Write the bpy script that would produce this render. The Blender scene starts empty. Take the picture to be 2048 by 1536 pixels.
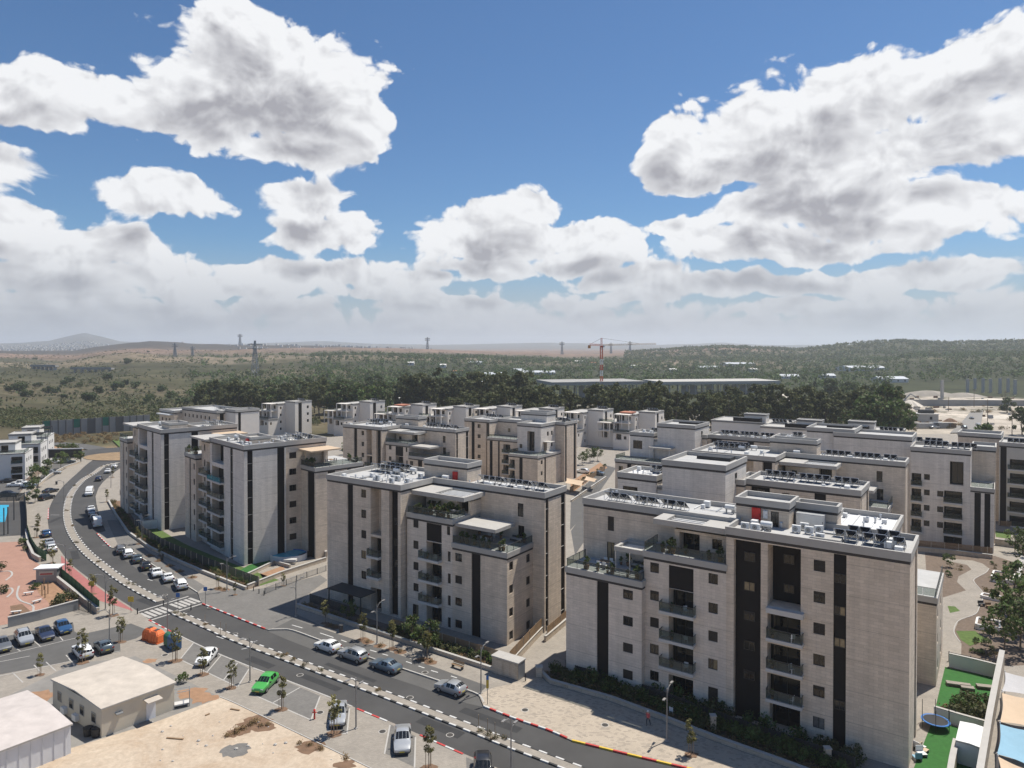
import bpy, bmesh, math, random
import numpy as np
from mathutils import Matrix, Vector
from mathutils.geometry import tessellate_polygon
R = math.radians
random.seed(7); rng = np.random.default_rng(7)
scn = bpy.context.scene
COL = scn.collection

# ---------------------------------------------------------------- camera
FPX, CX, PY, PITCH, CAMH = 1421.0, 1024.0, 707.4, R(0.7), 42.0
cam = bpy.data.objects.new('camera', bpy.data.cameras.new('camera')); COL.objects.link(cam)
cam.location = (0, 0, CAMH); cam.rotation_euler = (R(90) - PITCH, 0, 0)
cam.data.sensor_width = 36.0; cam.data.lens = 36.0 * FPX / 2048
cam.data.shift_y = (PY - 768) / 2048
cam.data.clip_start = 0.5; cam.data.clip_end = 60000
scn.camera = cam
scn.render.resolution_x, scn.render.resolution_y = 1024, 768
scn.view_settings.view_transform = 'Standard'; scn.view_settings.look = 'None'
scn.view_settings.exposure = 0.4; scn.view_settings.gamma = 1.0
scn.cycles.use_denoising = True; scn.cycles.use_adaptive_sampling = True; scn.cycles.adaptive_threshold = .02
scn.cycles.max_bounces = 6; scn.cycles.diffuse_bounces = 3; scn.cycles.glossy_bounces = 2
scn.cycles.transparent_max_bounces = 12; scn.cycles.volume_bounces = 1
scn.cycles.sample_clamp_indirect = 4.0
scn.cycles.caustics_reflective = False; scn.cycles.caustics_refractive = False

def ray(u, v):
    x, y = (u - CX) / FPX, (PY - v) / FPX
    cp, sp = math.cos(PITCH), math.sin(PITCH)
    return (x, cp + y * sp, -sp + y * cp)
def G(u, v, z=0.0):
    """photo pixel -> point of the horizontal plane at height z that the pixel sees"""
    d = ray(u, v); k = (z - CAMH) / d[2]
    return (d[0] * k, d[1] * k)
def AT(u, dist):
    d = ray(u, 690); return (d[0] / d[1] * dist, dist)

# ---------------------------------------------------------------- sun and sky
SUN_EL, SUN_DIR = R(65), (0.829, 0.559)
sun = bpy.data.objects.new('sun', bpy.data.lights.new('sun', 'SUN')); COL.objects.link(sun)
sun.data.energy = 4.6; sun.data.angle = R(0.53); sun.data.color = (1.0, 0.945, 0.85)
sd = Vector((SUN_DIR[0] * math.cos(SUN_EL), SUN_DIR[1] * math.cos(SUN_EL), math.sin(SUN_EL)))
sun.rotation_euler = sd.to_track_quat('Z', 'Y').to_euler()
sun.location = (60, 60, 150)

W = bpy.data.worlds.new('World'); scn.world = W; W.use_nodes = True
def sky_nodes():
    nt = W.node_tree; N, L = nt.nodes, nt.links; N.clear()
    def new(tree, t, **kw):
        n = tree.nodes.new(t)
        for k, v in kw.items(): setattr(n, k, v)
        return n
    def math_(tree, op, a, b=None, c=None, clamp=False):
        n = new(tree, 'ShaderNodeMath', operation=op, use_clamp=clamp)
        for i, x in enumerate((a, b, c)):
            if x is None: continue
            if isinstance(x, (int, float)): n.inputs[i].default_value = x
            else: tree.links.new(x, n.inputs[i])
        return n.outputs[0]
    def vmath(tree, op, a, b=None, c=None):
        n = new(tree, 'ShaderNodeVectorMath', operation=op)
        for i, x in enumerate((a, b, c)):
            if x is None: continue
            if isinstance(x, tuple): n.inputs[i].default_value = x
            else: tree.links.new(x, n.inputs[i])
        return n.outputs['Value'] if op == 'LENGTH' else n.outputs[0]
    # the cloud field: cumulus heaps as soft ellipses in (azimuth, tan elevation), broken up by fractal noise
    def field(soft, puff=False):
        g = bpy.data.node_groups.new('cloud_soft' if soft else 'cloud_field', 'ShaderNodeTree')
        g.interface.new_socket('P', in_out='INPUT', socket_type='NodeSocketVector')
        g.interface.new_socket('D', in_out='OUTPUT', socket_type='NodeSocketFloat'); g.interface.new_socket('N', in_out='OUTPUT', socket_type='NodeSocketFloat')
        gi, go = g.nodes.new('NodeGroupInput'), g.nodes.new('NodeGroupOutput')
        P = gi.outputs[0]
        n1 = new(g, 'ShaderNodeTexNoise', noise_dimensions='2D'); n1.inputs['Scale'].default_value = 9; n1.inputs['Detail'].default_value = 2
        g.links.new(P, n1.inputs['Vector'])
        wv = vmath(g, 'MULTIPLY_ADD', n1.outputs['Color'], (.055, .04, 0), (-.0275, -.02, 0))
        PW = vmath(g, 'ADD', P, wv)
        heaps = [] if puff else [(560,165,215,125),(430,215,170,90),(650,240,125,95),(500,75,120,85),(240,205,150,70),(70,205,130,55),(600,300,130,45),
                 (-10,330,50,55),(320,395,105,42),(610,400,85,50),(650,470,120,55),(200,500,160,50),(110,560,90,35),(330,545,120,35),
                 (985,445,135,52),(1060,420,70,50),(1195,485,110,55),(980,540,140,28),(1130,530,150,25),
                 (1560,285,200,110),(1400,330,135,75),(1700,215,145,100),(1690,330,220,75),(1965,150,130,85),(1890,290,140,70),(1330,280,60,45),
                 (1500,485,150,48),(1380,460,85,30),(1750,455,80,52),(1900,420,130,60),(1640,500,160,30),(1500,572,130,28),(1900,548,110,32),
                 (1090,475,130,45),(920,475,95,42),(1010,505,190,34),(600,545,190,34),(440,575,170,28),(760,580,130,26),(1750,562,150,30),(1240,560,120,28),(1610,405,210,55),(880,610,200,22),(150,605,190,24),(1650,615,220,24),(30,440,60,40),(870,560,70,18),(1290,590,110,22)]
        acc = None
        for (u, v, a, b) in heaps:
            az = math.atan((u - 1024) / FPX); te = (690 - v) / FPX * math.cos(az)
            k = (FPX / a * (1 + math.tan(az)**2) ** -1, FPX / b)
            d = vmath(g, 'LENGTH', vmath(g, 'MULTIPLY_ADD', PW, (k[0], k[1], 0), (-az * k[0], -te * k[1], 0)))
            if acc is None: acc = d
            else:
                m = new(g, 'ShaderNodeMath', operation='SMOOTH_MIN'); m.inputs[2].default_value = .25
                g.links.new(acc, m.inputs[0]); g.links.new(d, m.inputs[1]); acc = m.outputs[0]
        if puff: acc = gi.outputs[0]
        acc = math_(g, 'SUBTRACT', 1.0, acc)
        acc = math_(g, 'MAXIMUM', acc, -1.0)
        sep = new(g, 'ShaderNodeSeparateXYZ'); g.links.new(P, sep.inputs[0])
        # low stratocumulus bank near the horizon
        mr = new(g, 'ShaderNodeMapRange'); mr.inputs[1].default_value = .02; mr.inputs[2].default_value = .19
        mr.inputs[3].default_value = .5; mr.inputs[4].default_value = -1.0
        g.links.new(sep.outputs[1], mr.inputs[0]); acc = math_(g, 'MAXIMUM', acc, mr.outputs[0])
        # outside the field of view: more sky, clouds thinned to lower ambient light
        az_abs = math_(g, 'ABSOLUTE', sep.outputs[0])
        far = math_(g, 'MULTIPLY_ADD', az_abs, 4.0, -3.3, clamp=True)
        hi = math_(g, 'MULTIPLY_ADD', sep.outputs[1], 4.0, -2.6, clamp=True)
        out_w = math_(g, 'MAXIMUM', far, hi)
        n3 = new(g, 'ShaderNodeTexNoise', noise_dimensions='2D'); n3.inputs['Scale'].default_value = 2.6; n3.inputs['Detail'].default_value = 2
        g.links.new(vmath(g, 'MULTIPLY', P, (1, 1.6, 1)), n3.inputs['Vector'])
        wild = math_(g, 'MULTIPLY_ADD', n3.outputs[0], 4.0, -2.7)
        mx = new(g, 'ShaderNodeMix'); g.links.new(out_w, mx.inputs[0]); g.links.new(acc, mx.inputs[2]); g.links.new(wild, mx.inputs[3])
        acc = mx.outputs[0]
        # scale of detail shrinks towards the horizon
        n2 = new(g, 'ShaderNodeTexNoise', noise_dimensions='2D'); n2.inputs['Scale'].default_value = 11; n2.inputs['Detail'].default_value = 2 if soft else 6
        n2.inputs['Roughness'].default_value = .56
        g.links.new(vmath(g, 'MULTIPLY', PW, (1, 1.15, 1)), n2.inputs['Vector'])
        nn = math_(g, 'MULTIPLY_ADD', n2.outputs[0], 2.9, -1.2)
        if soft: nn = math_(g, 'ADD', nn, -.35)
        else:
            vo = new(g, 'ShaderNodeTexVoronoi', feature='F1', voronoi_dimensions='2D'); vo.inputs['Scale'].default_value = 30
            g.links.new(vmath(g, 'MULTIPLY', PW, (1, 1.4, 1)), vo.inputs['Vector'])
            vo2 = new(g, 'ShaderNodeTexVoronoi', feature='F1', voronoi_dimensions='2D'); vo2.inputs['Scale'].default_value = 72
            g.links.new(vmath(g, 'MULTIPLY', PW, (1, 1.3, 1)), vo2.inputs['Vector'])
            nn = math_(g, 'MULTIPLY_ADD', vo.outputs['Distance'], -0.55, nn)
            nn = math_(g, 'MULTIPLY_ADD', vo2.outputs['Distance'], -0.30, nn)
        dd = math_(g, 'ADD', math_(g, 'MULTIPLY_ADD', acc, 2.1, 0.0), nn)
        g.links.new(dd, go.inputs[0]); g.links.new(nn, go.inputs[1])
        return g
    g_full, g_soft, g_puff = field(False), field(True), field(False, True)
    # main tree
    tc = new(nt, 'ShaderNodeTexCoord'); sp = new(nt, 'ShaderNodeSeparateXYZ'); L.new(tc.outputs['Generated'], sp.inputs[0])
    X, Y, Z = sp.outputs
    az = math_(nt, 'ARCTAN2', X, Y)
    hl = math_(nt, 'SQRT', math_(nt, 'ADD', math_(nt, 'MULTIPLY', X, X), math_(nt, 'MULTIPLY', Y, Y)))
    te = math_(nt, 'DIVIDE', Z, math_(nt, 'MAXIMUM', hl, .05))
    cb = new(nt, 'ShaderNodeCombineXYZ'); L.new(az, cb.inputs[0]); L.new(te, cb.inputs[1])
    def dens(off, g):
        n = N.new('ShaderNodeGroup'); n.node_tree = g
        L.new(vmath(nt, 'ADD', cb.outputs[0], off) if off else cb.outputs[0], n.inputs[0]); return n.outputs
    (d0, n0), d1, n1_ = dens(None, g_full), dens((.014, .046, 0), g_soft)[0], dens((.006, .014, 0), g_puff)[1]
    def ss(x, a, b):
        n = new(nt, 'ShaderNodeMapRange', interpolation_type='SMOOTHSTEP'); L.new(x, n.inputs[0])
        n.inputs[1].default_value, n.inputs[2].default_value = a, b; return n.outputs[0]
    alpha = ss(d0, 0.0, 0.36)
    thick = ss(d1, -.2, 2.0)
    thick = math_(nt, 'MULTIPLY', thick, ss(d0, -.3, 1.5))
    relief = math_(nt, 'SUBTRACT', n0, n1_)
    thick = math_(nt, 'MULTIPLY_ADD', relief, -.62, thick, clamp=True)
    ccol = new(nt, 'ShaderNodeMix', data_type='RGBA'); L.new(thick, ccol.inputs[0])
    ccol.inputs[6].default_value = (.93, .94, .96, 1); ccol.inputs[7].default_value = (.40, .40, .44, 1)
    sk = new(nt, 'ShaderNodeTexSky', sky_type='NISHITA'); sk.sun_disc = False
    sk.sun_elevation = SUN_EL; sk.sun_rotation = math.atan2(SUN_DIR[0], SUN_DIR[1])
    sk.altitude = 200; sk.air_density = 1.0; sk.dust_density = .35; sk.ozone_density = 2.2
    skm = new(nt, 'ShaderNodeVectorMath', operation='MULTIPLY'); L.new(sk.outputs[0], skm.inputs[0]); skm.inputs[1].default_value = (0.053, 0.078, 0.099)
    mixc = new(nt, 'ShaderNodeMix', data_type='RGBA'); L.new(alpha, mixc.inputs[0])
    L.new(skm.outputs[0], mixc.inputs[6]); L.new(ccol.outputs[2], mixc.inputs[7])
    # thick air low over the land
    hz = new(nt, 'ShaderNodeMapRange', interpolation_type='SMOOTHSTEP'); L.new(te, hz.inputs[0])
    hz.inputs[1].default_value = 0.0; hz.inputs[2].default_value = 0.15; hz.inputs[3].default_value = .85; hz.inputs[4].default_value = 0.0
    mixh = new(nt, 'ShaderNodeMix', data_type='RGBA'); L.new(hz.outputs[0], mixh.inputs[0])
    L.new(mixc.outputs[2], mixh.inputs[6]); mixh.inputs[7].default_value = (.42, .46, .515, 1)
    bg = N.new('ShaderNodeBackground'); bg.inputs[1].default_value = 0.75; L.new(mixh.outputs[2], bg.inputs[0])
    wo = N.new('ShaderNodeOutputWorld'); L.new(bg.outputs[0], wo.inputs[0])
sky_nodes()
W.cycles.sampling_method = 'NONE'
# ---------------------------------------------------------------- materials
MAT = {}
def mat(name, col, rough=.75, var=.12, scale=2.0, spec=.3, metal=0.0, bump=0.0, detail=4, rand=0.0, var2=None):
    """principled material: base colour with fractal variation in object space; rand = change per object"""
    m = bpy.data.materials.new(name); m.use_nodes = True; MAT[name] = m
    nt = m.node_tree; b = nt.nodes['Principled BSDF']
    b.inputs['Roughness'].default_value = rough; b.inputs['Specular IOR Level'].default_value = spec; b.inputs['Metallic'].default_value = metal
    if var <= 0 and rand <= 0:
        b.inputs['Base Color'].default_value = (*col, 1); return m
    tc = nt.nodes.new('ShaderNodeTexCoord'); n = nt.nodes.new('ShaderNodeTexNoise')
    n.inputs['Scale'].default_value = scale; n.inputs['Detail'].default_value = detail; n.inputs['Roughness'].default_value = .65
    nt.links.new(tc.outputs['Object'], n.inputs['Vector'])
    mr = nt.nodes.new('ShaderNodeMapRange'); nt.links.new(n.outputs[0], mr.inputs[0])
    mr.inputs[1].default_value, mr.inputs[2].default_value = .25, .75
    mix = nt.nodes.new('ShaderNodeMix'); mix.data_type = 'RGBA'; nt.links.new(mr.outputs[0], mix.inputs[0])
    c2 = var2 or tuple(min(1, c * (1 + var)) for c in col); c1 = tuple(c * (1 - var) for c in col)
    mix.inputs[6].default_value = (*c1, 1); mix.inputs[7].default_value = (*c2, 1)
    out = mix.outputs[2]
    if rand > 0:
        oi = nt.nodes.new('ShaderNodeObjectInfo'); r = nt.nodes.new('ShaderNodeMapRange'); nt.links.new(oi.outputs['Random'], r.inputs[0])
        r.inputs[3].default_value, r.inputs[4].default_value = 1 - rand, 1 + rand
        s = nt.nodes.new('ShaderNodeVectorMath'); s.operation = 'SCALE'; nt.links.new(out, s.inputs[0]); nt.links.new(r.outputs[0], s.inputs[3]); out = s.outputs[0]
    nt.links.new(out, b.inputs['Base Color'])
    if bump > 0:
        bp = nt.nodes.new('ShaderNodeBump'); bp.inputs['Strength'].default_value = bump; bp.inputs['Distance'].default_value = .05
        nt.links.new(n.outputs[0], bp.inputs['Height']); nt.links.new(bp.outputs[0], b.inputs['Normal'])
    return m
def brick_mat(name, c1, c2, cm, bw, bh, mortar, vertical, rough=.8, stain=.12, bias=0.0, bump=.3):
    m = bpy.data.materials.new(name); m.use_nodes = True; MAT[name] = m
    nt = m.node_tree; b = nt.nodes['Principled BSDF']; b.inputs['Roughness'].default_value = rough; b.inputs['Specular IOR Level'].default_value = .25
    tc = nt.nodes.new('ShaderNodeTexCoord'); src = tc.outputs['Object']
    if vertical:
        sp = nt.nodes.new('ShaderNodeSeparateXYZ'); nt.links.new(src, sp.inputs[0])
        ad = nt.nodes.new('ShaderNodeMath'); nt.links.new(sp.outputs[0], ad.inputs[0]); nt.links.new(sp.outputs[1], ad.inputs[1])
        cb = nt.nodes.new('ShaderNodeCombineXYZ'); nt.links.new(ad.outputs[0], cb.inputs[0]); nt.links.new(sp.outputs[2], cb.inputs[1]); vec = cb.outputs[0]
    else: vec = src
    br = nt.nodes.new('ShaderNodeTexBrick'); nt.links.new(vec, br.inputs['Vector'])
    br.inputs['Color1'].default_value = (*c1, 1); br.inputs['Color2'].default_value = (*c2, 1); br.inputs['Mortar'].default_value = (*cm, 1)
    br.inputs['Scale'].default_value = 1; br.inputs['Brick Width'].default_value = bw; br.inputs['Row Height'].default_value = bh
    br.inputs['Mortar Size'].default_value = mortar; br.inputs['Bias'].default_value = bias
    n = nt.nodes.new('ShaderNodeTexNoise'); nt.links.new(src, n.inputs['Vector']); n.inputs['Scale'].default_value = .35; n.inputs['Detail'].default_value = 6
    n.inputs['Roughness'].default_value = .7
    mr = nt.nodes.new('ShaderNodeMapRange'); nt.links.new(n.outputs[0], mr.inputs[0]); mr.inputs[1].default_value, mr.inputs[2].default_value = .25, .75
    mr.inputs[3].default_value, mr.inputs[4].default_value = 1 - stain, 1 + stain
    fac = mr.outputs[0]
    if vertical:   # panel joints at every floor and faint rain streaks
        fr = nt.nodes.new('ShaderNodeMath'); fr.operation = 'WRAP'; nt.links.new(sp.outputs[2], fr.inputs[0]); fr.inputs[1].default_value = 3.25; fr.inputs[2].default_value = 0
        lt = nt.nodes.new('ShaderNodeMath'); lt.operation = 'LESS_THAN'; nt.links.new(fr.outputs[0], lt.inputs[0]); lt.inputs[1].default_value = .055
        j = nt.nodes.new('ShaderNodeMath'); j.operation = 'MULTIPLY_ADD'; nt.links.new(lt.outputs[0], j.inputs[0]); j.inputs[1].default_value = -.30; j.inputs[2].default_value = 1
        mp = nt.nodes.new('ShaderNodeVectorMath'); mp.operation = 'MULTIPLY'; nt.links.new(src, mp.inputs[0]); mp.inputs[1].default_value = (1.3, 1.3, .07)
        n4 = nt.nodes.new('ShaderNodeTexNoise'); nt.links.new(mp.outputs[0], n4.inputs['Vector']); n4.inputs['Scale'].default_value = 1.0; n4.inputs['Detail'].default_value = 5
        r4 = nt.nodes.new('ShaderNodeMapRange'); nt.links.new(n4.outputs[0], r4.inputs[0]); r4.inputs[1].default_value, r4.inputs[2].default_value, r4.inputs[3].default_value, r4.inputs[4].default_value = .3, .7, .90, 1.06
        for x in (j.outputs[0], r4.outputs[0]):
            k = nt.nodes.new('ShaderNodeMath'); k.operation = 'MULTIPLY'; nt.links.new(fac, k.inputs[0]); nt.links.new(x, k.inputs[1]); fac = k.outputs[0]
    sc = nt.nodes.new('ShaderNodeVectorMath'); sc.operation = 'SCALE'; nt.links.new(br.outputs[0], sc.inputs[0]); nt.links.new(fac, sc.inputs[3])
    nt.links.new(sc.outputs[0], b.inputs['Base Color'])
    if bump:
        bp = nt.nodes.new('ShaderNodeBump'); bp.inputs['Strength'].default_value = bump; bp.inputs['Distance'].default_value = .02; bp.invert = True
        nt.links.new(br.outputs['Fac'], bp.inputs['Height']); nt.links.new(bp.outputs[0], b.inputs['Normal'])
    return m
brick_mat('stone', (.68,.575,.465), (.59,.495,.395), (.46,.385,.31), .9, .33, .012, True, stain=.13)
brick_mat('stone_mid', (.71,.62,.53), (.63,.55,.465), (.50,.435,.37), .9, .33, .012, True, stain=.10)
brick_mat('stone_pale', (.73,.67,.60), (.66,.605,.54), (.54,.49,.44), .9, .33, .012, True, stain=.07)
brick_mat('wall_block', (.52,.44,.35), (.46,.385,.30), (.38,.32,.25), .6, .25, .012, True, stain=.1)
brick_mat('paver', (0.3003,0.2691,0.2301), (0.2535,0.2262,0.195), (0.2028,0.1833,0.156), .3, .15, .006, False, stain=.16, bump=.15)
brick_mat('paver_grey', (0.172,0.164,0.152), (0.144,0.136,0.128), (0.116,0.112,0.104), .3, .15, .006, False, stain=.15, bump=.15)
brick_mat('paver_speckle', (0.392,0.332,0.264), (0.136,0.124,0.112), (0.288,0.256,0.216), .36, .24, .008, False, stain=.12, bias=-.55, bump=.15)
brick_mat('paver_terracotta', (0.3608,0.2091,0.1558), (0.3116,0.1804,0.1353), (0.2706,0.164,0.123), .24, .12, .005, False, stain=.14, bump=.1)
mat('plaster', (.66,.64,.61), .85, .06, .6); mat('concrete', (.42,.40,.37), .85, .12, 1.2); mat('render_white', (.71,.655,.59), .85, .05, .6)
mat('render_beige', (.50,.475,.43), .85, .06, .6)
mat('coping', (0.3956,0.3784,0.3526), .7, .07, 1.0); mat('band', (.045,.042,.042), .6, .1, 1)
mat('clad', (.020,.018,.018), .6, .12, .5, spec=.12); mat('frame', (.035,.032,.030), .45, 0, spec=.45)
mat('interior', (.018,.017,.016), .9, 0); mat('shutter', (.042,.036,.031), .6, .12, 1, rand=.25)
mat('curtain', (.34,.27,.18), .9, .15, 3, rand=.3)
mat('paver_mid', (0.216,0.204,0.188), .9, .15, .6); mat('roof_floor', (0.41,0.4059,0.3977), .8, .12, .5); mat('roof_membrane', (0.578,0.578,0.578), .75, .1, .4)
mat('slab', (0.5336,0.5152,0.4922), .8, .06, 1); mat('metal_light', (.55,.56,.57), .4, .05, 2, metal=.6); mat('metal_grey', (.28,.29,.30), .45, .08, 2, metal=.5)
mat('metal_dark', (.06,.06,.06), .5, 0); mat('white', (0.675,0.675,0.666), .5, .05, 2); mat('white_paint', (0.527,0.5185,0.5015), .7, .2, 6)
mat('solar', (.012,.014,.022), .12, .2, 1, spec=.6); mat('red', (.55,.035,.03), .5, .08, 3); mat('red_pavement', (.33,.125,.115), .8, .15, .8); mat('red_paint', (.46,.06,.055), .7, .2, 6)
mat('yellow_paint', (.62,.42,.06), .7, .15, 6); mat('black_paint', (.045,.045,.045), .7, .2, 5); mat('orange', (.72,.17,.05), .5, .07, 3)
mat('asphalt', (.062,.0605,.0595), .85, .24, .12, bump=.1, detail=8); mat('asphalt_lane', (.085,.084,.083), .85, .18, .5, detail=8); mat('asphalt_old', (0.1,0.0968,0.0928), .88, .15, .4, detail=8)
mat('wood', (.235,.155,.09), .7, .18, 3); mat('fence_dark', (.05,.05,.048), .6, .1, 2); mat('fence_green', (.03,.085,.035), .65, .15, 2)
mat('soil_dry', (.25,.175,.105), .95, .3, .6); mat('turf', (.03,.115,.024), .9, .2, 3); mat('lawn', (.085,.13,.035), .95, .3, 2); mat('soil', (0.17,0.1062,0.068), .95, .25, 1.2); mat('soil_red', (0.2952,0.1763,0.1066), .95, .2, 1.5)
mat('mulch', (.145,.11,.085), .95, .3, 2.5); mat('trunk', (.16,.12,.09), .9, .2, 4); mat('stake', (.33,.25,.17), .8, .1, 4)
mat('blue', (.05,.16,.42), .4, .1, 2); mat('sail_beige', (0.5084,0.3854,0.2706), .8, .06, .8); mat('sail_blue', (.22,.37,.47), .8, .06, .8); mat('sail_grey', (.42,.41,.41), .8, .06, .8)
mat('skin', (.45,.28,.20), .6, 0); mat('cloth_red', (.50,.10,.11), .9, .1, 8); mat('cloth_dark', (.05,.05,.06), .9, .1, 8); mat('tyre', (.02,.02,.02), .8, 0)
mat('prefab_wall', (.52,.475,.39), .75, .06, .7); mat('prefab_roof', (.47,.415,.355), .7, .16, .6); mat('prefab_roof_pink', (.49,.44,.41), .7, .14, .6); mat('wall_white', (0.63,0.639,0.657), .6, .05, 1)
mat('pool_water', (.06,.36,.46), .08, .1, 2, spec=.5); mat('green_bin', (.03,.13,.07), .5, .1, 2); mat('blue_bin', (.05,.12,.24), .5, .1, 2)
mat('crane_red', (.56,.10,.05), .55, .08, 1); mat('crane_orange', (.62,.23,.06), .55, .08, 1); mat('pole', (.27,.26,.25), .5, .05, 1, metal=.3)
mat('barrier', (.30,.29,.275), .9, .14, .25); mat('barrier_dark', (.13,.125,.12), .9, .12, .3); mat('barrier_green', (.03,.16,.11), .6, .1, .5)
mat('greenhouse', (0.528,0.544,0.56), .4, .06, .05); mat('roof_red', (.40,.16,.10), .8, .1, .3); mat('tank_black', (.03,.03,.032), .5, .1, .5); mat('court_blue', (.03,.30,.46), .7, .1, .4)
mat('lamp_glass', (.7,.7,.68), .3, 0); mat('headlamp', (.55,.57,.6), .1, 0, spec=.8); mat('taillamp', (.30,.015,.015), .2, 0, spec=.6); mat('rim', (.42,.43,.44), .3, 0, metal=.8)
mat('plate', (.62,.50,.08), .5, 0)
def glass_mat(name, tint, a, rough=.05):
    m = bpy.data.materials.new(name); m.use_nodes = True; MAT[name] = m; nt = m.node_tree; nt.nodes.clear()
    o = nt.nodes.new('ShaderNodeOutputMaterial'); mx = nt.nodes.new('ShaderNodeMixShader'); t = nt.nodes.new('ShaderNodeBsdfTransparent'); p = nt.nodes.new('ShaderNodeBsdfPrincipled')
    p.inputs['Base Color'].default_value = (*tint, 1); p.inputs['Roughness'].default_value = rough; t.inputs[0].default_value = (.86, .90, .88, 1)
    mx.inputs[0].default_value = a; nt.links.new(t.outputs[0], mx.inputs[1]); nt.links.new(p.outputs[0], mx.inputs[2]); nt.links.new(mx.outputs[0], o.inputs[0]); return m
glass_mat('rail_glass', (.045, .06, .055), .30); mat('pane_light', (.15,.15,.145), .2, .4, 2, rand=.4); mat('pane', (.012,.013,.014), .06, 0, spec=.5); mat('pane_warm', (.22,.17,.10), .25, .4, 2, spec=.5, rand=.4); mat('car_glass', (.010,.012,.014), .04, 0, spec=.6)  # pane_light: reflections and curtains in the glass, put into a paler colour
def leaf_mat(name, col, var2, rand=.25):
    m = mat(name, col, .65, .35, .9, spec=.2, rand=rand, var2=var2); nt = m.node_tree; b = nt.nodes['Principled BSDF']
    src = b.inputs['Base Color'].links[0].from_socket
    tr = nt.nodes.new('ShaderNodeBsdfTranslucent'); nt.links.new(src, tr.inputs[0]); mx = nt.nodes.new('ShaderNodeMixShader'); mx.inputs[0].default_value = .28
    o = nt.nodes['Material Output']; nt.links.new(b.outputs[0], mx.inputs[1]); nt.links.new(tr.outputs[0], mx.inputs[2]); nt.links.new(mx.outputs[0], o.inputs[0])
leaf_mat('leaf_euc', (.075,.085,.035), (.16,.165,.065)); leaf_mat('leaf_dark', (.042,.062,.022), (.10,.125,.045)); leaf_mat('leaf_green', (.055,.10,.025), (.12,.17,.05))
leaf_mat('leaf_young', (.15,.145,.05), (.28,.25,.10)); leaf_mat('leaf_olive', (.085,.095,.04), (.165,.16,.075)); leaf_mat('leaf_dry', (.22,.15,.08), (.33,.24,.12))
leaf_mat('leaf_flower', (.20,.14,.07), (.34,.22,.10))

# ---------------------------------------------------------------- mesh helpers
class MB:
    def __init__(s): s.v = []; s.f = []; s.m = []; s.names = []
    def mi(s, m):
        if m not in s.names: s.names.append(m)
        return s.names.index(m)
    def face(s, pts, m):
        k = len(s.v); s.v += [tuple(p) for p in pts]; s.f.append(tuple(range(k, k + len(pts)))); s.m.append(s.mi(m))
    def box(s, x0, x1, y0, y1, z0, z1, m):
        k = len(s.v); s.v += [(x0,y0,z0),(x1,y0,z0),(x1,y1,z0),(x0,y1,z0),(x0,y0,z1),(x1,y0,z1),(x1,y1,z1),(x0,y1,z1)]
        i = s.mi(m)
        for q in ((3,2,1,0),(4,5,6,7),(0,1,5,4),(1,2,6,5),(2,3,7,6),(3,0,4,7)): s.f.append(tuple(k + j for j in q)); s.m.append(i)
        return s
    def prism(s, pts, z0, z1, m, top=None):
        n = len(pts); a = sum(pts[i][0]*pts[(i+1)%n][1]-pts[(i+1)%n][0]*pts[i][1] for i in range(n))
        if a < 0: pts = pts[::-1]
        k = len(s.v); s.v += [(p[0],p[1],z0) for p in pts] + [(p[0],p[1],z1) for p in pts]; i = s.mi(m); it = s.mi(top or m)
        for j in range(n): s.f.append((k+j, k+(j+1)%n, k+n+(j+1)%n, k+n+j)); s.m.append(i)
        for t in tessellate_polygon([[Vector((p[0],p[1],0)) for p in pts]]):
            t = list(t); A, B, C = (pts[q] for q in t)
            if (B[0]-A[0])*(C[1]-A[1])-(B[1]-A[1])*(C[0]-A[0]) < 0: t.reverse()
            s.f.append(tuple(k+n+q for q in t)); s.m.append(it)
        return s
    def sheet(s, pts, z, m):
        i = s.mi(m); k = len(s.v); s.v += [(p[0],p[1],z) for p in pts]
        for t in tessellate_polygon([[Vector((p[0],p[1],0)) for p in pts]]):
            t = list(t); A, B, C = (pts[q] for q in t)
            if (B[0]-A[0])*(C[1]-A[1])-(B[1]-A[1])*(C[0]-A[0]) < 0: t.reverse()
            s.f.append(tuple(k+q for q in t)); s.m.append(i)
        return s
    def tube(s, pts, rads, n, m, cap=True):
        i = s.mi(m); k0 = len(s.v); P = [Vector(p) for p in pts]
        if isinstance(rads, (int, float)): rads = [rads] * len(P)
        for j, p in enumerate(P):
            d = (P[min(j+1,len(P)-1)] - P[max(j-1,0)]).normalized(); q = d.to_track_quat('Z', 'Y')
            for a in range(n):
                w = q @ Vector((math.cos(2*math.pi*a/n)*rads[j], math.sin(2*math.pi*a/n)*rads[j], 0)); s.v.append(tuple(p + w))
        for j in range(len(P)-1):
            for a in range(n):
                A = k0+j*n+a; B = k0+j*n+(a+1)%n; s.f.append((A, B, B+n, A+n)); s.m.append(i)
        if cap:
            s.f.append(tuple(k0+a for a in range(n))[::-1]); s.m.append(i)
            e = k0+(len(P)-1)*n; s.f.append(tuple(e+a for a in range(n))); s.m.append(i)
        return s
    def bar(s, p, q, w, m): return s.tube([p, q], w * .707, 4, m)
    def mesh(s, name, smooth=False):
        me = bpy.data.meshes.new(name); me.from_pydata(s.v, [], s.f)
        for n in s.names: me.materials.append(MAT[n])
        me.polygons.foreach_set('material_index', s.m)
        if smooth: me.polygons.foreach_set('use_smooth', [True]*len(s.f))
        me.update(); return me
    def build(s, name, parent=None, smooth=False): return put(name, s.mesh(name, smooth), parent)
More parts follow.
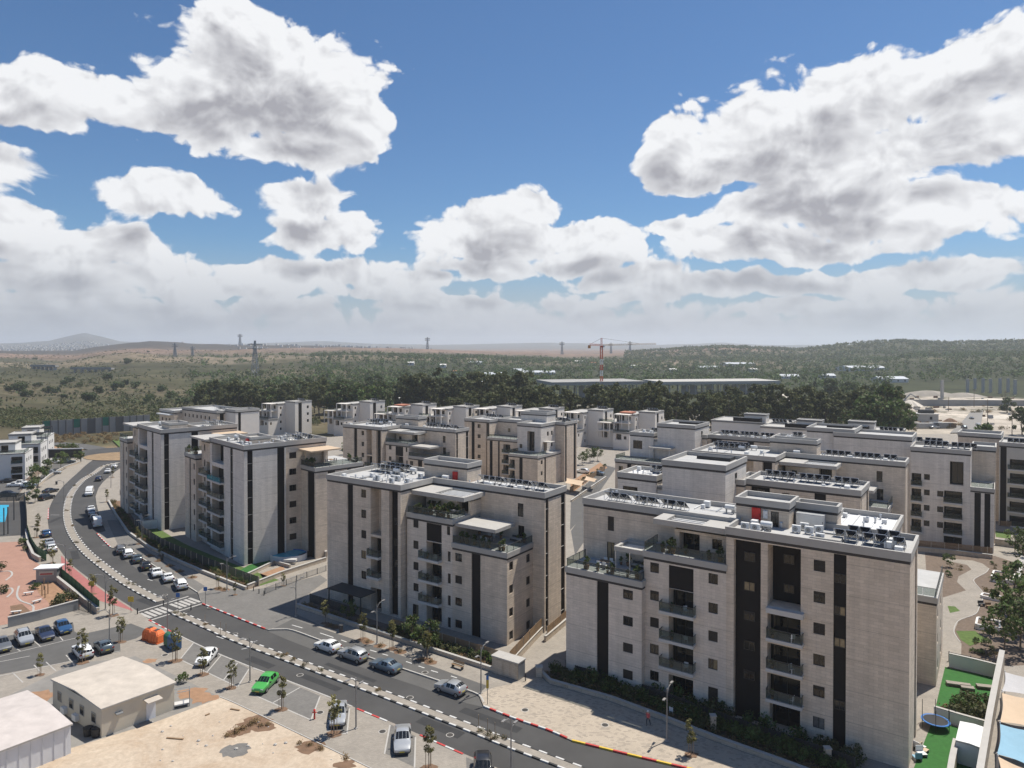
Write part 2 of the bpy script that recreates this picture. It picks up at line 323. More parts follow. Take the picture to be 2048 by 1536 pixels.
def put(name, me, parent=None, loc=None, rz=0.0, sc=None):
    o = bpy.data.objects.new(name, me); COL.objects.link(o)
    if parent is not None: o.parent = parent
    if loc is not None: o.location = loc
    if rz: o.rotation_euler = (0, 0, rz)
    if sc is not None: o.scale = sc if isinstance(sc, tuple) else (sc, sc, sc)
    return o
def empty(name, loc, rz=0.0):
    o = bpy.data.objects.new(name, None); COL.objects.link(o); o.location = loc; o.rotation_euler = (0, 0, rz); o.empty_display_size = .5; return o
def tag(o, label, cat, group=None):
    o['label'] = label; o['category'] = cat
    if group: o['group'] = group
    return o
def kind(o, k): o['kind'] = k; return o
def kids(o): return [c for c in COL.objects if c.parent == o]
CH = {}
def reg(root):
    """remember a thing's tree so that copies need no search"""
    def tree(o): return (o, [tree(c) for c in o.children])
    CH[root.name] = tree(root); return root
def dup(root, loc, rz, label=None, cat=None, group=None, sc=None):
    def cp(node, parent):
        o, ch = node; c = o.copy(); COL.objects.link(c); c.parent = parent
        if parent is not None: c.matrix_parent_inverse = o.matrix_parent_inverse.copy()
        for q in ch: cp(q, c)
        return c
    r = cp(CH[root.name], None); r.location = loc; r.rotation_euler = (0, 0, rz)
    if sc is not None: r.scale = (sc, sc, sc) if not isinstance(sc, tuple) else sc
    if label: r['label'] = label
    if cat: r['category'] = cat
    if group: r['group'] = group
    return r
def px(pts, z=0.0): return [G(u, v, z) for u, v in pts]
def densify(pts, step):
    """Catmull-Rom through the points, resampled"""
    P = [Vector((p[0], p[1])) for p in pts]; out = []
    for i in range(len(P)-1):
        p0, p1, p2, p3 = P[max(i-1,0)], P[i], P[i+1], P[min(i+2,len(P)-1)]
        n = max(1, int((p2-p1).length/step))
        for k in range(n):
            t = k/n; out.append(.5*((2*p1)+(-p0+p2)*t+(2*p0-5*p1+4*p2-p3)*t*t+(-p0+3*p1-3*p2+p3)*t**3))
    out.append(P[-1]); return [(p.x, p.y) for p in out]
def resample(pts, step):
    P = [Vector((p[0], p[1])) for p in pts]; out = [P[0]]; acc = 0.0
    for i in range(len(P)-1):
        L = (P[i+1]-P[i]).length; d = step-acc
        while d <= L and L > 0: out.append(P[i].lerp(P[i+1], d/L)); d += step
        acc = L-(d-step)
    return [(p.x, p.y) for p in out]
def offset(pts, d):
    """polyline moved d to its left"""
    out = []
    for i, p in enumerate(pts):
        a, b = pts[max(i-1,0)], pts[min(i+1,len(pts)-1)]; dx, dy = b[0]-a[0], b[1]-a[1]; L = math.hypot(dx, dy) or 1
        out.append((p[0]-dy/L*d, p[1]+dx/L*d))
    return out
# ---------------------------------------------------------------- terrain
def interp(u, tab): return np.interp(u, [t[0] for t in tab], [t[1] for t in tab])
RIDGES = [ # distance, width towards us, width away, skyline (photo column, row)
 (900, 330, 260, [(-900,735),(0,736),(90,743),(180,750),(300,762),(500,790),(2300,790)]),
 (1500, 420, 350, [(-900,708),(0,715),(100,719),(200,709),(260,706),(330,713),(430,716),(600,711),(750,712),(900,717),(1100,724),(1300,730),(1600,726),(1750,716),(1850,708),(2048,704),(2500,700)]),
 (2400, 600, 600, [(-900,700),(0,703),(150,707),(230,699),(300,697),(400,700),(550,697),(700,695),(850,699),(1000,705),(1200,710),(1340,700),(1450,694),(1600,700),(1700,690),(1800,684.5),(1900,688),(2048,687),(2500,685)]),
 (3700, 700, 700, [(-900,694),(150,699),(230,689),(300,683),(370,687),(480,690),(620,691),(800,697),(1000,703),(1400,702),(2048,697),(2500,696)]),
 (9500, 2500, 2500, [(-900,688),(0,688),(100,684),(135,678),(170,672),(205,677),(240,684),(330,688),(420,689),(520,687),(650,683),(760,688),(880,690),(1000,687),(1100,685),(1250,689),(1330,690),(1450,686),(1520,690),(1700,691),(2048,690),(2500,688)])]
_ph = rng.uniform(0, 6.28, (24, 2)); _dir = rng.uniform(0, 6.28, 24)
def bumps(x, y, wl, n=8, k=0):
    o = 0
    for i in range(n):
        a = _dir[(i + k) % 24]; w = wl * (.6 + .8 * ((i * 7 + k) % 5) / 5)
        o = o + np.sin((x * np.cos(a) + y * np.sin(a)) * 6.283 / w + _ph[(i + k) % 24, 0])
    return o / n
def height(x, y):
    x = np.asarray(x, float); y = np.asarray(y, float)
    d = np.hypot(x, y); az = np.clip(np.arctan2(x, y), -1.45, 1.45); u = 1024 + 1421 * np.tan(np.clip(az, -.95, .95))
    h = np.zeros_like(d)
    for D, w0, w1, tab in RIDGES:
        v = interp(u, tab); z = 42 + (690 - v) / 1421 * D / np.cos(np.clip(az, -.95, .95)) * .98
        z = z + bumps(x, y, D * .12, 8, int(D) % 7) * D * .0018
        w = np.where(d < D, w0, w1); g = np.exp(-((d - D) / w) ** 2)
        h = np.maximum(h, z * g)
    roll = bumps(x, y, 300, 8, 3) * 6.5 + bumps(x, y, 110, 8, 5) * 1.8
    left = np.clip((-az - .12) / .2, 0, 1)
    h = h + roll * np.clip((d - 420) / 400, 0, 1) * (.35 + .9 * left) * np.clip(2400 / np.maximum(d, 1), 0, 1)
    h = np.where(y < -20, 0, h)
    return h - .35
def cover(x, y):
    d = np.hypot(x, y); az = np.arctan2(x, y)
    c = np.zeros((len(d), 3)); c[:] = (.40, .32, .235)
    def blend(col, w): c[:] = c * (1 - w[:, None]) + np.array(col) * w[:, None]
    st = lambda t: np.clip(t, 0, 1) ** 2 * (3 - 2 * np.clip(t, 0, 1))
    n1 = bumps(x, y, 330, 8, 1); n2 = bumps(x, y, 120, 8, 9); n3 = bumps(x, y, 700, 8, 13)
    left = st((-az - .10) / .16); right = st((az - .28) / .18)
    far = st((d - 300) / 60)
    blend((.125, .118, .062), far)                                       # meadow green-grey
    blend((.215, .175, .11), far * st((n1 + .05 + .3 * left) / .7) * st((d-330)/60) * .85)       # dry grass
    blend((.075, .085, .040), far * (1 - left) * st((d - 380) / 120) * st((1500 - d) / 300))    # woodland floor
    hill = st((d - 1150) / 350)
    blend((.235, .17, .12), hill * (1 - right) * (.65 + .35 * st((n1 + .5))))
    blend((.10, .098, .055), hill * st((n2 + .1) / .4) * .65 * (1 - right))
    blend((.24, .155, .12), st((d - 1900) / 400) * (1 - right) * .8)
    blend((.085, .088, .05), hill * right * (.75 + .25 * st(n1 + .5)))
    blend((.26, .22, .14), hill * right * st((n2 - .22) / .2) * st((2100 - d) / 300))
    for dv, wv in ((1180, 110), (1950, 150), (2900, 200)):               # scrubby valley floors between the ridges
        blend((.062, .066, .036), np.exp(-((d + 60 * n2 - dv) / wv) ** 2) * .75)
    blend((.26, .21, .15), np.exp(-((d + 90 * n1 - 1480) / 130) ** 2) * .7 * (1 - right))
    blend((.25, .165, .125), np.exp(-((d + 150 * n3 - 2350) / 230) ** 2) * .7 * (1 - right))
    cloud_shade = st((d - 2900) / 400) * st((.34 + .05 * n3 - np.abs(az + .45)) / .12)  # cloud shadow over the far hill, painted as darker land colour
    blend((.045, .038, .033), cloud_shade * .95)
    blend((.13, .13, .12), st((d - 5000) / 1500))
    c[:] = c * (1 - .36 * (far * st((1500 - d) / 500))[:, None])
    site = st((az - .485 - .02 * n2) / .03) * st((d - 275) / 20) * st((700 + 60 * n2 - d) / 40)
    blend((.56, .49, .41), site * (.75 + .25 * st(n2 + .5)))
    site2 = st((az - .02) / .04) * st((.36 - az) / .05) * st((d - 300) / 20) * st((520 + 50 * n2 - d) / 60)
    blend((.50, .44, .37), site2 * .8)
    blend((.36, .22, .12), st((-az - .44) / .06) * st((d - 235) / 20) * st((345 - d) / 20) * (.6 + .4 * st(n2 + .5)))
    return c * .84
def make_terrain():
    az = np.concatenate([np.linspace(-math.pi, -1.0, 60, endpoint=False), np.linspace(-1.0, 1.0, 501), np.linspace(1.0, math.pi, 60)[1:]])
    rr = np.concatenate([np.linspace(8, 300, 16), np.geomspace(310, 5200, 150), np.geomspace(5400, 16000, 24)])
    A, D = np.meshgrid(az, rr); x = (D * np.sin(A)).ravel(); y = (D * np.cos(A)).ravel(); z = height(x, y)
    nA, nR = len(az), len(rr)
    v = np.vstack([np.stack([x, y, z], 1), [[0, 0, -.35]]]); me = bpy.data.meshes.new('ground')
    i = (np.arange(nR - 1)[:, None] * nA + np.arange(nA - 1)[None, :]).ravel()
    q = np.stack([i, i + nA, i + nA + 1, i + 1], 1)[:, ::-1]
    faces = [tuple(t) for t in q] + [(len(x), k + 1, k) for k in range(nA - 1)]
    me.from_pydata(v.tolist(), [], faces)
    me.polygons.foreach_set('use_smooth', [True] * len(faces))
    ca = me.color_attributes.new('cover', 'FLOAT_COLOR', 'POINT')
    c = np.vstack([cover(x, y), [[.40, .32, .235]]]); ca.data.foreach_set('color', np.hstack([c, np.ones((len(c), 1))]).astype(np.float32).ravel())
    m = bpy.data.materials.new('land'); m.use_nodes = True; nt = m.node_tree; b = nt.nodes['Principled BSDF']; b.inputs['Roughness'].default_value = .95; b.inputs['Specular IOR Level'].default_value = .1
    at = nt.nodes.new('ShaderNodeVertexColor'); at.layer_name = 'cover'; tc = nt.nodes.new('ShaderNodeTexCoord')
    def noise(s, d):
        n = nt.nodes.new('ShaderNodeTexNoise'); n.inputs['Scale'].default_value = s; n.inputs['Detail'].default_value = d; n.inputs['Roughness'].default_value = .7; nt.links.new(tc.outputs['Object'], n.inputs['Vector']); return n.outputs[0]
    def rng_(x, a, b_, c_, d_):
        r = nt.nodes.new('ShaderNodeMapRange'); nt.links.new(x, r.inputs[0])
        for k, q in enumerate((a, b_, c_, d_)): r.inputs[k + 1].default_value = q
        return r.outputs[0]
    mu = nt.nodes.new('ShaderNodeMath'); mu.operation = 'MULTIPLY'
    nt.links.new(rng_(noise(.018, 9), .3, .7, .50, 1.45), mu.inputs[0]); nt.links.new(rng_(noise(.5, 6), .25, .75, .8, 1.2), mu.inputs[1])
    sc = nt.nodes.new('ShaderNodeVectorMath'); sc.operation = 'SCALE'; nt.links.new(at.outputs[0], sc.inputs[0]); nt.links.new(mu.outputs[0], sc.inputs[3])
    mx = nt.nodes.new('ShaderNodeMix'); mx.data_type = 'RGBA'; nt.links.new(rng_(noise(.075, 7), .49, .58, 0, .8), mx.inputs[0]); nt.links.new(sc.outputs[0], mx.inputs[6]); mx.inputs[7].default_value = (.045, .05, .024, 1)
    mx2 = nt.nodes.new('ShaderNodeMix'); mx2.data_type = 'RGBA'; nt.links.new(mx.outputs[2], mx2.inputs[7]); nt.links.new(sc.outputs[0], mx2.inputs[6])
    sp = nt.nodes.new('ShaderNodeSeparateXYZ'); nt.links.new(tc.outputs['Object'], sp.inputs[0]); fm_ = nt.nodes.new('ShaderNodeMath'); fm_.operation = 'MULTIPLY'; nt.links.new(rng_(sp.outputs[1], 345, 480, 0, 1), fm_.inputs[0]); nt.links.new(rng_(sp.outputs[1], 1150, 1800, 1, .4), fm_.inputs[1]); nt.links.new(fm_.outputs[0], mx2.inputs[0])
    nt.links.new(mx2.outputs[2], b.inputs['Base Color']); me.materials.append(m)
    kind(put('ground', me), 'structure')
make_terrain()

# ---------------------------------------------------------------- foliage
def leaf_cloud(cent, rad, n, size, squash=.75):
    """n random quads spread through balls (cent, rad) -> vertex array (4n,3)"""
    k = rng.integers(0, len(cent), n); dirs = rng.normal(size=(n, 3)); dirs /= np.linalg.norm(dirs, axis=1)[:, None]
    p = cent[k] + dirs * (rad[k] * rng.uniform(.35, 1.0, n) ** .6)[:, None] * np.array([1, 1, squash])
    nrm = dirs * .7 + rng.normal(size=(n, 3)) * .6 + np.array([0, 0, .35]); nrm /= np.linalg.norm(nrm, axis=1)[:, None]
    t = np.cross(nrm, rng.normal(size=(n, 3))); t /= np.linalg.norm(t, axis=1)[:, None]; b = np.cross(nrm, t)
    s = (size * rng.uniform(.6, 1.3, n))[:, None]; t = t * s; b = b * s * rng.uniform(.45, .8, n)[:, None]
    return np.stack([p - t, p - b * .9, p + t, p + b], 1).reshape(-1, 3)
def quads_mesh(name, v, mats, mi=None):
    n = len(v) // 4; me = bpy.data.meshes.new(name); me.vertices.add(4 * n); me.vertices.foreach_set('co', v.astype(np.float32).ravel())
    me.loops.add(4 * n); me.loops.foreach_set('vertex_index', np.arange(4 * n, dtype=np.int32)); me.polygons.add(n)
    me.polygons.foreach_set('loop_start', np.arange(0, 4 * n, 4, dtype=np.int32))
    for m in mats: me.materials.append(MAT[m])
    if mi is not None: me.polygons.foreach_set('material_index', mi.astype(np.int32))
    me.update(calc_edges=True); return me
def crown_pts(h0, h1, r, nc, top=.5):
    """clump centres through an uneven crown between heights h0 and h1"""
    t = rng.uniform(0, 1, nc); a = rng.uniform(0, 6.283, nc); w = np.sin(np.clip(t * .85 + .12, 0, 1) * math.pi) ** .7
    q = rng.uniform(.25, 1.0, nc) ** .5 * w * r
    return np.stack([np.cos(a) * q, np.sin(a) * q, h0 + t * (h1 - h0)], 1)
def tree_proto(name, mats, H, r, h0, nc, n, size, trunk_r, lean=.4, limbs=4, crad=.34):
    root = empty(name, (0, 0, 0)); mb = MB(); c = crown_pts(h0, H, r, nc)
    lx, ly = random.uniform(-lean, lean), random.uniform(-lean, lean)
    mb.tube([(0,0,-.3),(lx*.4,ly*.4,h0*.6),(lx,ly,h0+(H-h0)*.5)], [trunk_r*1.15, trunk_r*.8, trunk_r*.3], 6, 'trunk')
    for i in range(limbs):
        p = c[i % nc]; mb.tube([(lx*.5,ly*.5,h0*random.uniform(.6,.95)), (p[0]*.5,p[1]*.5,(h0+p[2])*.5), tuple(p)], [trunk_r*.5, trunk_r*.32, trunk_r*.12], 5, 'trunk')
    mb.build('trunk', root)
    rad = np.full(nc, r * crad) * rng.uniform(.6, 1.25, nc); v = leaf_cloud(c, rad, n, size)
    mi = (rng.uniform(0, 1, n) < .3).astype(int) if len(mats) > 1 else None
    put('crown', quads_mesh('crown', v, mats, mi), root); return root
HIDE = []
def stash(root): HIDE.append(root); return reg(root)
def tree_set(name, k, *a, **kw): return [stash(tree_proto(name, *a, **kw)) for _ in range(k)]
def plant(protos, x, y, sc, label, cat, group, z=None, sz=None):
    p = random.choice(protos); s = sc
    return dup(p, (x, y, height(x, y) + .3 if z is None else z), random.uniform(0, 6.28), label, cat, group, (s, s, s * (sz or random.uniform(.9, 1.12))))
EUC = tree_set('eucalyptus_tree', 5, ['leaf_euc', 'leaf_dark'], 20, 4.6, 5.5, 26, 1500, .62, .35, lean=1.2)
BUSHY = tree_set('bushy_tree', 4, ['leaf_dark', 'leaf_green'], 10, 4.8, 2.0, 24, 1100, .6, .28)
GREENT = tree_set('leafy_tree', 3, ['leaf_green', 'leaf_olive'], 12, 5.0, 2.2, 26, 1300, .6, .3)
CYP = tree_set('cypress_tree', 2, ['leaf_dark'], 12, 1.5, .6, 22, 600, .5, .2, crad=.6)
YOUNG = tree_set('young_tree', 4, ['leaf_young', 'leaf_olive'], 3.9, .62, 1.5, 20, 560, .115, .045, lean=.12, crad=.5)
STREET = tree_set('street_tree', 3, ['leaf_green', 'leaf_olive'], 4.6, 1.7, 1.6, 20, 700, .2, .08, crad=.4)
def shrub_proto(name, mats, h, r, n, size):
    nc = 9; c = np.stack([rng.uniform(-r, r, nc) * .6, rng.uniform(-r, r, nc) * .6, rng.uniform(.25, .85, nc) * h], 1)
    o = put(name, quads_mesh(name, leaf_cloud(c, rng.uniform(.25, .5, nc) * r + .1, n, size), mats, (rng.uniform(0, 1, n) < .35).astype(int) if len(mats) > 1 else None))
    return stash(o)
SHRUB = [shrub_proto('shrub', ['leaf_green', 'leaf_dark'], 1.2, .8, 300, .12) for _ in range(3)] + [shrub_proto('shrub', ['leaf_olive', 'leaf_dark'], 1.0, .9, 300, .12) for _ in range(2)]
LOWS = [shrub_proto('low_shrub', ['leaf_olive', 'leaf_flower'], .5, .7, 170, .09) for _ in range(2)]
DRYS = [shrub_proto('dry_shrub', ['leaf_dry', 'leaf_flower'], .45, .7, 150, .09) for _ in range(2)]
BUSH = [shrub_proto('field_bush', ['leaf_dark', 'leaf_green'], 4.2, 4.0, 520, .55) for _ in range(3)]

def uz(u, dist): return AT(u, dist)
def belts():
    # tall eucalyptus rows behind the estate
    for u in np.arange(905, 1800, 13.5):
        for row in range(2):
            uu = u + random.uniform(-6, 6); d = (338 if row == 0 else 362) + random.uniform(-8, 8); x, y = uz(uu, d)
            if row and random.random() < .45: continue
            tall = 1.12 if 1170 < uu < 1330 else (.92 if uu < 1000 else (1.0 if uu < 1640 else 1.06))
            plant(EUC, x, y, tall * random.uniform(.86, 1.06), 'tall dark eucalyptus in the long row behind the white blocks', 'tree', 'eucalyptus row behind the estate')
    for u in np.arange(802, 1062, 9):
        x, y = uz(u + random.uniform(-5, 5), random.uniform(405, 445)); plant(EUC, x, y, random.uniform(1.05, 1.28), 'very tall dark eucalyptus in the clump beside the open lane', 'tree', 'eucalyptus clump beside the lane')
    for (u, d, s) in ((1765, 300, 1.1), (1795, 296, 1.0), (1740, 308, 1.2), (1775, 318, 1.25), (1720, 300, 1.0), (1750, 326, 1.3)):
        x, y = uz(u, d); plant(GREENT, x, y, s * 1.35, 'sunlit green tree at the end of the eucalyptus row by the building site', 'tree', 'green trees at the end of the row')
    for u in np.arange(405, 770, 11):
        d = random.uniform(400, 450); x, y = uz(u + random.uniform(-5, 5), d)
        gr = u > 650 or 520 < u < 545
        plant(GREENT if gr else EUC, x, y, (1.45 if gr else .98) * random.uniform(.85, 1.1), 'leafy green tree in the wood behind the far left blocks' if gr else 'grey green eucalyptus in the wood behind the far left blocks', 'tree', 'green trees of the wood' if gr else 'eucalyptus of the wood')
    for u in np.arange(770, 905, 15):
        x, y = uz(u + random.uniform(-6, 6), random.uniform(470, 560)); plant(GREENT, x, y, random.uniform(.9, 1.3), 'green tree seen over the roofs beside the open lane', 'tree', 'green trees beside the lane')
    for i, (u, v, s) in enumerate(((30,782,1.2),(55,790,.9),(95,757,.8),(40,776,1.0),(110,775,.9),(128,768,.8),(75,772,.7),(160,770,.6),(195,777,1.0),(215,765,1.0),(235,772,1.2),(270,770,.9),(325,772,.9),(128,788,.5),(250,768,.7),(180,795,1.0),(345,786,.9),(365,800,1.0),(300,792,.8),(70,715,.9),(297,712,.7),(255,730,1.2),(140,745,1.0),(390,700,1.0))):
        x, y = G(u, v, 3 if v > 760 else 12)
        plant(BUSH, x, y, s * 1.5, 'round dark bush growing on the dry grass hillside', 'bush', 'bushes on the hillside')
    for i in range(150):
        u = random.uniform(420, 1780); d = random.uniform(480, 620); x, y = uz(u, d)
        if 1050 < u < 1620 and d < 640: continue
        r = random.random(); P = CYP if r < .15 else (GREENT if r < .55 else BUSHY)
        plant(P, x, y, random.uniform(.7, 1.2), {0: 'dark slim cypress in the wooded valley', 1: 'rounded green tree in the wooded valley', 2: 'dark bushy tree in the wooded valley'}[0 if P is CYP else 1 if P is GREENT else 2], 'tree', 'trees of the wooded valley')
belts()
def far_wood():
    def add(n, f, quads, size, r, h, mats, name, label):
        V = []
        for _ in range(n):
            x, y, k = f()
            if x is None: continue
            z = float(height(x, y)); R_ = r * k; nc = 5
            c = np.stack([x + rng.uniform(-R_, R_, nc) * .6, y + rng.uniform(-R_, R_, nc) * .6, z + h * k * rng.uniform(.35, .85, nc)], 1)
            V.append(leaf_cloud(c, np.full(nc, R_ * .55), quads, size * k))
        V = np.vstack(V); nq = len(V) // 4; mi = np.repeat((rng.uniform(0, 1, nq // quads + 1) < .45).astype(int), quads)[:nq]
        o = put(name, quads_mesh(name, V, mats, mi)); kind(o, 'stuff'); o['label'] = label; o['category'] = 'trees'
    def valley():
        d = math.sqrt(random.uniform(560**2, 1750**2)); u = random.uniform(380, 2300); x, y = uz(u, d)
        if 1080 < u < 1600 and d < 660: return None, None, 0
        if u > 1780 and d < 760: return None, None, 0
        if u < 620 and d > 900 and random.random() < .8: return None, None, 0
        if float(bumps(np.array(x), np.array(y), 210, 8, 4)) < random.uniform(-.75, .1) - (.25 if d < 900 else 0): return None, None, 0
        return x, y, random.uniform(.7, 1.3)
    add(9000, valley, 24, 1.2, 4.8, 8.5, ['leaf_dark', 'leaf_green'], 'wooded_valley', 'dense mixed green woodland filling the valley below the hills')
    def ridge():
        d = math.sqrt(random.uniform(1500**2, 2500**2)); u = random.uniform(1250, 2350); x, y = uz(u, d)
        if float(bumps(np.array(x), np.array(y), 300, 8, 2)) < random.uniform(-1.1, .25): return None, None, 0
        return x, y, random.uniform(.8, 1.4)
    add(5200, ridge, 12, 2.2, 5.2, 8, ['leaf_dark', 'leaf_euc'], 'forested_ridge', 'dark pine forest covering the right hand ridge on the skyline')
    def scrub():
        d = 430 + 1700 * random.random() ** 1.5; u = random.uniform(-250, 1100); x, y = uz(u, d)
        if u > 400 and d < 1500: return None, None, 0
        if float(bumps(np.array(x), np.array(y), 150, 8, 6)) < random.uniform(-.5, .6): return None, None, 0
        return x, y, random.uniform(.6, 1.5)
    add(15000, scrub, 9, .8, 2.2, 2.0, ['leaf_olive', 'leaf_dark'], 'hillside_scrub', 'scattered low scrub over the brown hillsides')
    def band():
        u = random.uniform(-150, 640); d = random.uniform(352, 430) + (0 if u < 300 else 20); x, y = uz(u, d)
        if u > 420 and d > 400: return None, None, 0
        return x, y, random.uniform(.6, 1.2)
    add(1500, band, 30, .5, 2.4, 2.8, ['leaf_olive', 'leaf_dark'], 'scrub_belt', 'thick green scrub growing behind the concrete noise barrier')
far_wood()
# ---------------------------------------------------------------- apartment blocks
CACHE = {}
def cached(key, fn):
    if key not in CACHE: CACHE[key] = fn()
    return CACHE[key]
def facade(mb, P, a0, a1, z0, z1, ops, stone, flip=False):
    """wall sheet with real recesses. P(a, z, d): point at depth d behind the wall face"""
    A = sorted({a0, a1, *[q for o in ops for q in (o[0], o[1]) if a0 < q < a1]}); Zs = sorted({z0, z1, *[q for o in ops for q in (o[2], o[3]) if z0 < q < z1]})
    def q4(pts, m): mb.face(pts[::-1] if flip else pts, m)
    for i in range(len(A) - 1):
        run = None
        for j in range(len(Zs) - 1):
            ca, cz = (A[i] + A[i+1]) / 2, (Zs[j] + Zs[j+1]) / 2
            hole = any(o[0] < ca < o[1] and o[2] < cz < o[3] for o in ops)
            if hole:
                if run is not None: q4([P(A[i],run,0),P(A[i+1],run,0),P(A[i+1],Zs[j],0),P(A[i],Zs[j],0)], stone); run = None
            elif run is None: run = Zs[j]
        if run is not None: q4([P(A[i],run,0),P(A[i+1],run,0),P(A[i+1],Zs[-1],0),P(A[i],Zs[-1],0)], stone)
    for (b0, b1, c0, c1, d, back, rev) in ops:
        rv = rev or stone
        q4([P(b0,c0,d),P(b1,c0,d),P(b1,c1,d),P(b0,c1,d)], back)
        q4([P(b0,c0,0),P(b0,c0,d),P(b0,c1,d),P(b0,c1,0)], rv); q4([P(b1,c0,d),P(b1,c0,0),P(b1,c1,0),P(b1,c1,d)], rv)
        q4([P(b0,c0,0),P(b1,c0,0),P(b1,c0,d),P(b0,c0,d)], rv); q4([P(b0,c1,d),P(b1,c1,d),P(b1,c1,0),P(b0,c1,0)], rv)
def win_meshes(w, h, style):
    def fr():
        mb = MB(); t = .06
        mb.box(-w/2, w/2, -.04, .05, 0, t, 'frame'); mb.box(-w/2, w/2, -.04, .05, h-t, h, 'frame')
        for x in (-w/2, w/2-t): mb.box(x, x+t, -.04, .05, t, h-t, 'frame')
        mb.box(-.035, .035, -.03, .04, t, h-t, 'frame'); return mb.mesh('window')
    def pn(m):
        mb = MB(); mb.box(.04, w/2-.06, .0, .02, .06, h-.06, m); return mb.mesh('pane')
    def sh(k):
        mb = MB(); n = max(3, int(h*k/.16)); zz = h-.06-(h-.12)*k
        for i in range(n): mb.box(-w/2+.06, w/2-.06, -.06, -.035, zz+(h-.06-zz)*i/n, zz+(h-.06-zz)*(i+.86)/n, 'shutter')
        return mb.mesh('shutter')
    key = (round(w, 2), round(h, 2))
    return cached(('wf', *key), fr), cached(('wp', *key, 'pane'), lambda: pn('pane')), cached(('wp', *key, 'pane_warm'), lambda: pn('pane_warm' if hash(key) % 3 else 'pane_light')), [cached(('ws', *key, k), lambda: sh(k)) for k in (.3, .98)]
class Bld:
    def __init__(s, name, label, org, ang, z=0, near=True, stone='stone', cat='building', group=None):
        s.root = empty(name, (org[0], org[1], z), R(ang - 90)); tag(s.root, label, cat, group); s.near = near; s.stone = stone; s.fx = {}
    def part(s, mb, name, smooth=False): return mb.build(name, s.root, smooth)
    def P(s, face, k):
        if face == 'f': return lambda a, z, d: (a, k + d, z)
        if face == 'r': return lambda a, z, d: (k - d, a, z)
        if face == 'l': return lambda a, z, d: (k + d, a, z)
    def block(s, s0, s1, t0, t1, z1, f=(), r=(), z0=-1.5, top='parapet', fas=.85, stone=None, roofm='roof_floor', over=.12, band=True):
        """box volume with openings on its front (f) and right (r) faces; top: parapet / ledge / flat"""
        st = stone or s.stone; mb = MB(); zt = z1 - fas - .2
        ops = {'f': [], 'r': []}
        for fc, lst, k in (('f', f, t0), ('r', r, s1)):
            for o in lst: s.opening(fc, k, o, ops[fc])
        facade(mb, s.P('f', t0), s0, s1, z0, zt, ops['f'], st)
        facade(mb, s.P('r', s1), t0, t1, z0, zt, ops['r'], st)
        facade(mb, s.P('l', s0), t0, t1, z0, zt, [], st, flip=True)
        mb.face([(s1,t1,z0),(s0,t1,z0),(s0,t1,zt),(s1,t1,zt)], st)
        s.part(mb, 'wall')
        p = MB(); i = .06
        if band: p.box(s0-.015, s1+.015, t0-.015, t1+.015, zt-.12, zt+.2, 'band')
        o = over; w = .28; zr = z1 - (.62 if top == 'parapet' else .12)
        p.box(s0-o, s1+o, t0-o, t1+o, zt+.2, zr - .02, 'coping')
        if top == 'parapet':
            for (a, b, c, d) in ((s0-o, s1+o, t0-o, t0-o+w), (s0-o, s1+o, t1+o-w, t1+o), (s0-o, s0-o+w, t0-o+w, t1+o-w), (s1+o-w, s1+o, t0-o+w, t1+o-w)): p.box(a, b, c, d, zr-.02, z1, 'coping')
        s.part(p, 'parapet')
        rf = MB(); e = w - o if top == 'parapet' else .02
        rf.box(s0+e, s1-e, t0+e, t1-e, zr-.02, zr, roofm); s.part(rf, 'roof'); return zr
    def opening(s, fc, k, o, ops):
        kd = o[0]; P = s.P(fc, k)
        if kd == 'W':      # W, a0, a1, ztop, h
            _, a0, a1, zt, h = o[:5]; ops.append((a0, a1, zt-h, zt, .22, 'interior', None)); s.window(fc, P, a0, a1, zt-h, zt, .13, o[5] if len(o) > 5 else None)
        elif kd == 'S':    # dark clad strip: S, a0, a1, z0, z1, floors
            _, a0, a1, z0, z1 = o[:5]; ops.append((a0, a1, z0, z1, .14, 'clad', None))
            wins = o[5] if len(o) > 5 else []
            for zt in wins: s.window(fc, P, a0+.08, a1-.08, zt-.95, zt, .09, 'warm')
            if len(o) > 6:
                mb = MB()
                for zz in o[6]:
                    a = P(a0+.01, zz, .05); b = P(a1-.01, zz+.05, .13)
                    mb.box(min(a[0],b[0]), max(a[0],b[0]), min(a[1],b[1]), max(a[1],b[1]), zz, zz+.05, 'coping')
                s.part(mb, 'strip_joint')
        elif kd == 'D':    # deep recess: D, a0, a1, z0, z1, depth, back material, windows
            _, a0, a1, z0, z1, d, bm = o[:7]; ops.append((a0, a1, z0, z1, d, bm, None))
            for (w0, w1, zt, h) in (o[7] if len(o) > 7 else []): s.window(fc, P, w0, w1, zt-h, zt, d-.05, None)
        elif kd == 'P':    # shallow dark panel
            _, a0, a1, z0, z1 = o[:5]; ops.append((a0, a1, z0, z1, .1, 'clad', None))
        elif kd == 'B':    # balcony: B, a0, a1, zfloor, height, [proj, extra left, extra right]
            _, a0, a1, zf, h = o[:5]; pr = o[5] if len(o) > 5 else .9; e0, e1 = (o[6], o[7]) if len(o) > 7 else (.1, .1); d = 1.5
            ops.append((a0, a1, zf, zf+h, d, 'interior', 'stone')); s.door(fc, P, a0+.25, a1-.1, zf, zf+h-.3, d-.1)
            if pr > 0: s.balcony(fc, P, a0-e0, a1+e1, zf, pr)
        elif kd == 'O':    # ground opening
            _, a0, a1, zf, h = o[:5]; ops.append((a0, a1, zf, zf+h, 1.4, 'interior', 'stone')); s.door(fc, P, a0+.3, a1-.1, zf, zf+h-.25, 1.3)
    def place(s, fc, P, a, z, d): return P(a, z, d), {'f': 0.0, 'r': R(90), 'l': R(-90)}[fc]
